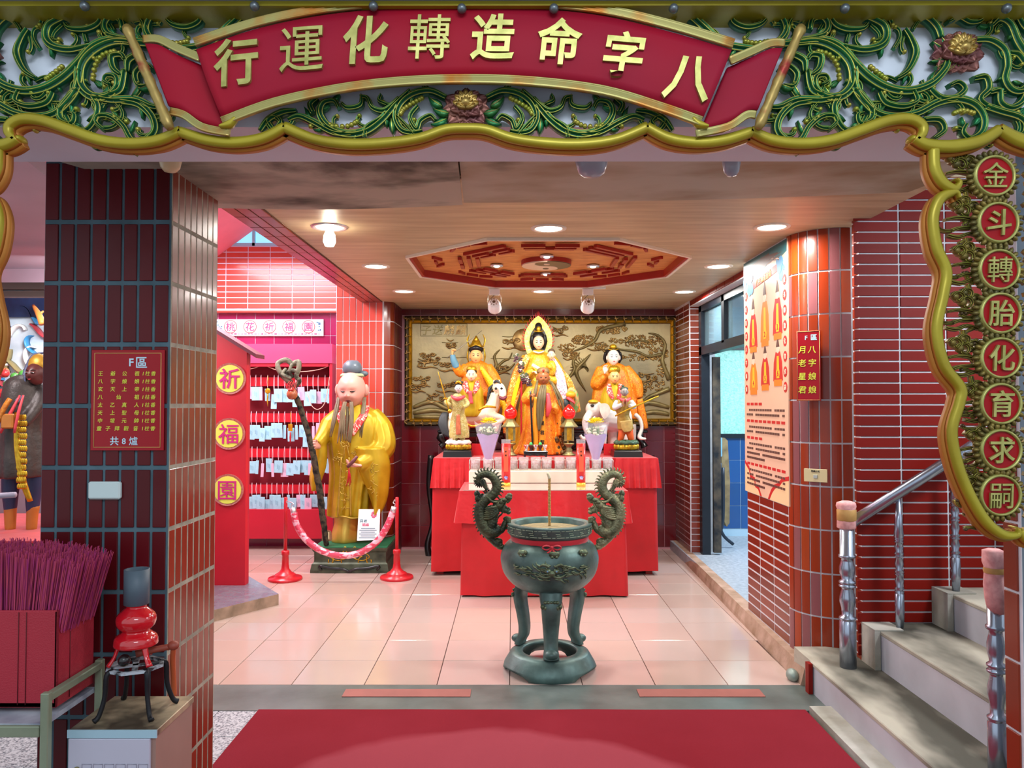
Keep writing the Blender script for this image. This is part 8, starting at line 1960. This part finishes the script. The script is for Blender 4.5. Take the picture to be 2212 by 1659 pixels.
obj('fret_line', mb, M('faint_grey_line', '9c9cac', .6), dd_)
mb = MB(); mb.ell((cbx0 + .035, cby0 - .01, zz + .005), (.009, .010, .009), 10, 8); obj('knob', mb, m_pagoda, dd_)
# burner
bc = V((-1.285, 2.655, cbz)); bu = empty('gas_burner', bc, 'red enamelled gas burner with a grey pipe top on a black iron stand', 'burner')
zq = lambda py: P(290, py, 2.655).z
mb = MB(); m_iron = M('black_iron', '26262a', .5, metal=.6, var=.3, vs=10)
for k, a_ in enumerate((-.75, -2.25, .55, 2.3)):
    d = V((cos(a_), sin(a_), 0)); mb = MB(); z0 = zq(1437); mb.tube([bc + V((0, 0, z0 - cbz)) + d * .075, bc + V((0, 0, z0 - cbz - .01)) + d * .095, bc + V((0, 0, (z0 - cbz) * .5)) + d * .10, bc + V((0, 0, .02)) + d * .118, bc + V((0, 0, .006)) + d * .135], [.009, .009, .008, .008, .010], 8, 4); obj('leg', mb, m_iron, bu)
mb = MB(); z = zq(1437); mb.lathe([(.080, z - .006), (.095, z - .004), (.095, z + .004), (.080, z + .005), (.080, z - .006)], (bc.x, bc.y, 0), 8, smooth=False, caps=False)
for a_ in (0, PI / 2): mb.box(V((bc.x, bc.y, z)), (.17, .018, .006), rz=a_ + .4)
obj('stand_ring', mb, M('chipped_white_ring', 'aab4bc', .5, var=.7, vs=20, col2='2c3034', thresh=(.4, .5)), bu)
m_enam = M('glossy_red_enamel', 'c41420', .12, coat=1, var=.1, vs=20)
mb = MB(); pr2 = [(.030, zq(1397)), (.066, zq(1393)), (.070, zq(1386)), (.066, zq(1374)), (.050, zq(1366)), (.044, zq(1360)), (.058, zq(1352)), (.064, zq(1340)), (.060, zq(1327)), (.042, zq(1316)), (.032, zq(1310)), (.036, zq(1304))]
mb.lathe([(p.x, p.y) for p in catmull([V((a_, b2_, 0)) for a_, b2_ in pr2], 4)], (bc.x, bc.y, 0), 32); obj('body', mb, m_enam, bu)
for a_ in (-2.5, -.6, 1.5): 
    d = V((cos(a_), sin(a_), 0)); mb = MB(); mb.tube([V((bc.x, bc.y, zq(1392))) + d * .055, V((bc.x, bc.y, zq(1412))) + d * .066, V((bc.x, bc.y, zq(1430))) + d * .085], [.012, .009, .012], 8, 3, flat=.6); obj('bracket', mb, m_enam, bu)
mb = MB(); mb.lathe([(.034, zq(1306)), (.0405, zq(1304)), (.0405, zq(1229)), (.036, zq(1229)), (.036, zq(1290)), (.001, zq(1292))], (bc.x, bc.y, 0), 32, caps=False); obj('pipe_top', mb, M('slate_grey_pipe', '4c5c68', .5, var=.15, vs=10), bu)
mb = MB(); mb.ell(V((bc.x - .012, bc.y - .055, zq(1415))), (.020, .022, .020), 14, 10); obj('control_knob', mb, m_black, bu)
mb = MB(); mb.tube([V((bc.x, bc.y, zq(1412))), V((bc.x + .05, bc.y + .02, zq(1408))), V((bc.x + .11, bc.y + .03, zq(1402)))], [.014, .011, .010], 10, 3); mb.ell(V((bc.x + .115, bc.y + .03, zq(1400))), (.02, .018, .016), 10, 8); obj('gas_valve', mb, M('brown_valve', '8c4030', .5), bu)
mb = MB(); mb.tube([V((bc.x + .115, bc.y + .03, zq(1405))), V((bc.x + .10, bc.y + .06, zq(1440))), V((bc.x + .09, bc.y + .09, zq(1480))), V((bc.x + .08, bc.y + .12, cbz + .01))], .009, 8, 5); obj('gas_hose', mb, M('orange_hose', 'b85830', .5), bu)

# ============================================================ LEFT NEIGHBOURING SHRINE (glimpsed past the pillar)
YL = 4.6
def LP(x, y, d=0, Y=YL): p = P(x, y, Y); return V((p.x, Y - d, p.z))
mb = MB(); mb.b2((-4.6, 4.5, 0), (-2.45, 5.6, LP(50, 1165).z)); mb.b2((-4.6, 4.46, LP(50, 1165).z - .10), (-2.45, 4.5, LP(50, 1165).z - .02)); sb = obj('shrine_plinth', mb, M('brown_plinth', '7c5c50', .6, var=.3, vs=5)); tag(sb, 'brown plinth topped with red cloth in the shrine left of the pillar', 'plinth')
mb = MB(); mb.b2((-4.6, 4.47, LP(50, 1165).z - .001), (-2.45, 5.6, LP(50, 1165).z + .012)); tag(obj('plinth_cloth', mb, m_cloth), 'flat red cloth on the plinth under the armoured guardian', 'cloth')
gs = empty('guardian_statue', LP(40, 1160), 'dark armoured guardian statue glimpsed left of the pillar, gilt scale armour and blue trousers', 'statue')
GY = 4.9
GX = lambda x: 62 + (x - 40) * .72
def L2(x, y, d=0): p = P(GX(x), y, GY); return V((p.x, GY - d, p.z))
mb = MB(); limb(mb, [(GX(a_), b2_, c3_) for a_, b2_, c3_ in [(62, 1010, 0), (55, 1060, 0), (50, 1110, 0)]], [r_ * .78 for r_ in [26, 22, 14]], GY); limb(mb, [(GX(a_), b2_, c3_) for a_, b2_, c3_ in [(-10, 1010, 0), (-15, 1060, 0), (-15, 1110, 0)]], [r_ * .78 for r_ in [26, 22, 14]], GY); robj('trousers', mb, M('navy_blue_paint', '283c60', .5, var=.3, vs=6), gs, .012, 2)
mb = MB(); limb(mb, [(GX(a_), b2_, c3_) for a_, b2_, c3_ in [(54, 1090, 0), (50, 1120, 0), (48, 1146, 0)]], [r_ * .78 for r_ in [17, 15, 14]], GY); limb(mb, [(GX(a_), b2_, c3_) for a_, b2_, c3_ in [(-15, 1090, 0), (-15, 1120, 0), (-15, 1146, 0)]], [r_ * .78 for r_ in [17, 15, 14]], GY); robj('boots_upper', mb, M('orange_boot', 'c07830', .45, var=.2, vs=10), gs, .012, 2)
for x in (46, -20): mb = MB(); limb(mb, [(GX(a_), b2_, c3_) for a_, b2_, c3_ in [(x + 8, 1152, .02), (x - 10, 1156, .10), (x - 24, 1158, .16)]], [r_ * .78 for r_ in [11, 12, 8]], GY); obj('shoe', mb, m_black, gs)
mb = robe_mb([(GX(a_), b2_, c3_ * .72, d3_) for a_, b2_, c3_, d3_ in [(30, 810, 12, .06), (30, 825, 44, .14), (28, 870, 52, .17), (26, 920, 46, .17), (26, 960, 54, .18), (26, 1010, 62, .19), (26, 1030, 60, .18)]], GY, (7, .05)); limb(mb, [(GX(a_), b2_, c3_) for a_, b2_, c3_ in [(66, 830, 0), (84, 870, -.05), (70, 915, -.15)]], [r_ * .78 for r_ in [18, 18, 13]], GY); robj('dark_coat', mb, M('dark_brown_armour', '4c4440', .45, metal=.2, var=.4, vs=12, bump=.4, bs=40), gs, .012, 2)
mb = MB()
for r_ in range(12):
    for c2_ in range(5): mb.ell(L2(70 + c2_ * 5.4 + (r_ % 2) * 2.7, 900 + r_ * 13, .21), (.009, .008, .018), 7, 5)
for k in range(2): mb.tube([L2(64 + k * 3, 890, .2), L2(66 + k * 4, 960, .21), L2(78 + k * 8, 1030, .2), L2(96 + k * 4, 1075, .18)], .012, 8, 4)
tag(obj('scale_armour', mb, m_leafgold, gs), kind='stuff')
mb = MB(); mb.box(L2(52, 908, .24), (.075, .03, .09), bev=.008); obj('orange_belt_plate', mb, M('orange_boot', 'c07830', .45), gs)
face(gs, L2(82, 808, .06), px(18, GY), px(24, GY), .08, M('dark_red_face', '5c2c28', .4), n=24, m=20, eyes='open', brows='141414')
mb = MB(); mb.lathe([(px(19, GY), -.01), (px(20, GY), .02), (px(18, GY), .05), (px(10, GY), .08), (.001, .09)], L2(82, 795, .04), 20); obj('gold_headband', mb, M('gold_headband', 'c89838', .4, metal=.4), gs)
mb = MB()
for k in range(2): mb.tube([L2(78, 770 - k * 10, -.05), L2(48, 775 - k * 6, -.02), L2(32, 800, .0), L2(36, 826, .04), L2(52, 830, .08), L2(58, 812, .1)], [.012, .030, .034, .03, .02, .01], 10, 5, flat=.4)
mb.tube([L2(38, 825, .05), L2(50, 850, .12), L2(52, 870, .16)], [.02, .024, .01], 8, 3, flat=.4)
obj('blue_grey_ribbon', mb, M('slate_blue_paint', '5c6480', .4), gs)
mb = MB(); mb.tube([L2(52, 862, .22), L2(38, 885, .24), L2(20, 925, .24)], [.030, .030, .006], 10, 3, flat=.5); obj('striped_horn', mb, M('orange_horn', 'd88c30', .4, var=.5, vs=30, col2='a85c20', stretch=(1, 1, 3)), gs)
for s_ in (0, 1): mb = MB(); mb.tube([L2(74 + s_ * 10, 855, .2), L2(60 + s_ * 22, 890, .24), L2(30 + s_ * 40, 932, .24)], [.006, .010, .008], 6, 3); obj('red_ribbon', mb, M('rose_satin', 'd84850', .4), gs)
mb = MB(); A = LP(-60, 1068, .25); B_ = LP(92, 1058, .25); mb.tube([A, B_], .016, 8); tag(obj('barrier_bar', mb, M('lilac_grey_bar', '9c94a4', .5)), 'thin grey bar across the neighbouring shrine in front of the guardian', 'bar')
ml = empty('painted_relief', LP(50, 740, 0, 5.9), 'brightly painted relief of blue dragon scrolls and pale clouds behind the guardian', 'relief')
Ym = 5.85
mb = MB(); a_, b2_ = P(-120, 950, Ym), P(120, 620, Ym); mb.b2((a_.x, Ym, a_.z), (b2_.x, Ym + .04, b2_.z)); obj('ground', mb, M('relief_white', 'dce4e8', .6, var=.3, vs=6, col2='a8b8c4'), ml)
q = random.Random(14)
for nm, mt, n in (('blue_scrolls', M('dragon_blue', '3c8cc0', .4), 9), ('white_clouds', M('cloud_white', 'f0ece8', .5), 12), ('red_scrolls', M('scroll_red', 'b84048', .4), 9), ('olive_scrolls', M('scroll_olive', '9c8c5c', .4), 8), ('dark_scrolls', M('scroll_teal', '3c6c64', .4), 6)):
    mb = MB()
    for i in range(n):
        v = vine(q.uniform(-40, 100), q.uniform(680, 900) if nm[0] != 'd' else q.uniform(780, 930), q.uniform(0, 360), 12, .1, .55 * q.choice((-1, 1)), 4.5)
        ribbon(mb, v, [2.5, 4.5, 4, 1], .05, RB, [0], Ym, 1)
    tag(obj(nm, mb, mt, ml), kind='stuff')
mb = MB(); a_, b2_ = P(-120, 685, Ym - .05), P(110, 632, Ym - .05); mb.b2((a_.x, Ym - .05, a_.z), (b2_.x, Ym, b2_.z)); obj('dark_frieze', mb, M('night_blue', '1c2c4c', .25, var=.5, vs=10), ml)
mb = MB(); mb.tube([P(72, 660, Ym - .12), P(84, 680, Ym - .2), P(92, 700, Ym - .22)], [.01, .022, .026], 8, 3); mb.tube([P(84, 680, Ym - .2), P(94, 672, Ym - .2)], [.014, .006], 8, 2); obj('orange_antler', mb, M('orange_horn2', 'c87838', .5), ml)
mb = MB(); mb.b2((-3.9, 5.0, LP(0, 625, 0, 5.0).z), (-2.55, 5.1, LP(0, 610, 0, 5.0).z)); mb.b2((-3.9, 5.02, LP(0, 640, 0, 5.0).z), (-2.55, 5.08, LP(0, 628, 0, 5.0).z)); tag(obj('shrine_lintel', mb, M('old_bronze_rail', '6c5c54', .5, metal=.3)), 'brown moulded rail over the neighbouring shrine, left of the pillar', 'rail')
fs = 0; q = random.Random(3)
mfr = M('offering_fruit', 'b82430', .3, coat=.4, rcols=['b82430', 'c83838', '8c1c2c', '4c8c3c', 'd86c3c'])
fm = MB().ell((0, 0, 0), .03, 12, 8).mesh('fruit_ball', mfr)
stm2 = MB().tube([V((0, 0, .026)), V((.003, 0, .038))], [.003, .002], 5).mesh('stem', M('stem_brown', '4c3820', .8))
for i in range(34):
    px_, py = q.uniform(-10, 58), q.uniform(800, 888); p = P(px_, py, 5.6 + q.uniform(-.05, .05))
    if px_ > 38 and py > 838: continue
    o = D.objects.new('fruit', fm); COL.objects.link(o); o.location = p; tag(o, 'round offering fruit piled behind the dark guardian statue', 'fruit', 'offering fruit behind the guardian')
    s_ = D.objects.new('stem', stm2); COL.objects.link(s_); s_.parent = o
mb = MB(); a_, b2_ = P(-60, 905, 5.66), P(110, 892, 5.66); mb.b2((a_.x, 5.5, a_.z), (b2_.x, 5.8, b2_.z)); tag(obj('offering_shelf', mb, m_redwood), 'red wooden shelf carrying the piled offering fruit', 'shelf')
light('mural_lamp', 'AREA', (-3.1, 5.2, 2.3), 14, (.95, .97, 1), .3, aim=(-3.2, 5.85, 1.7))
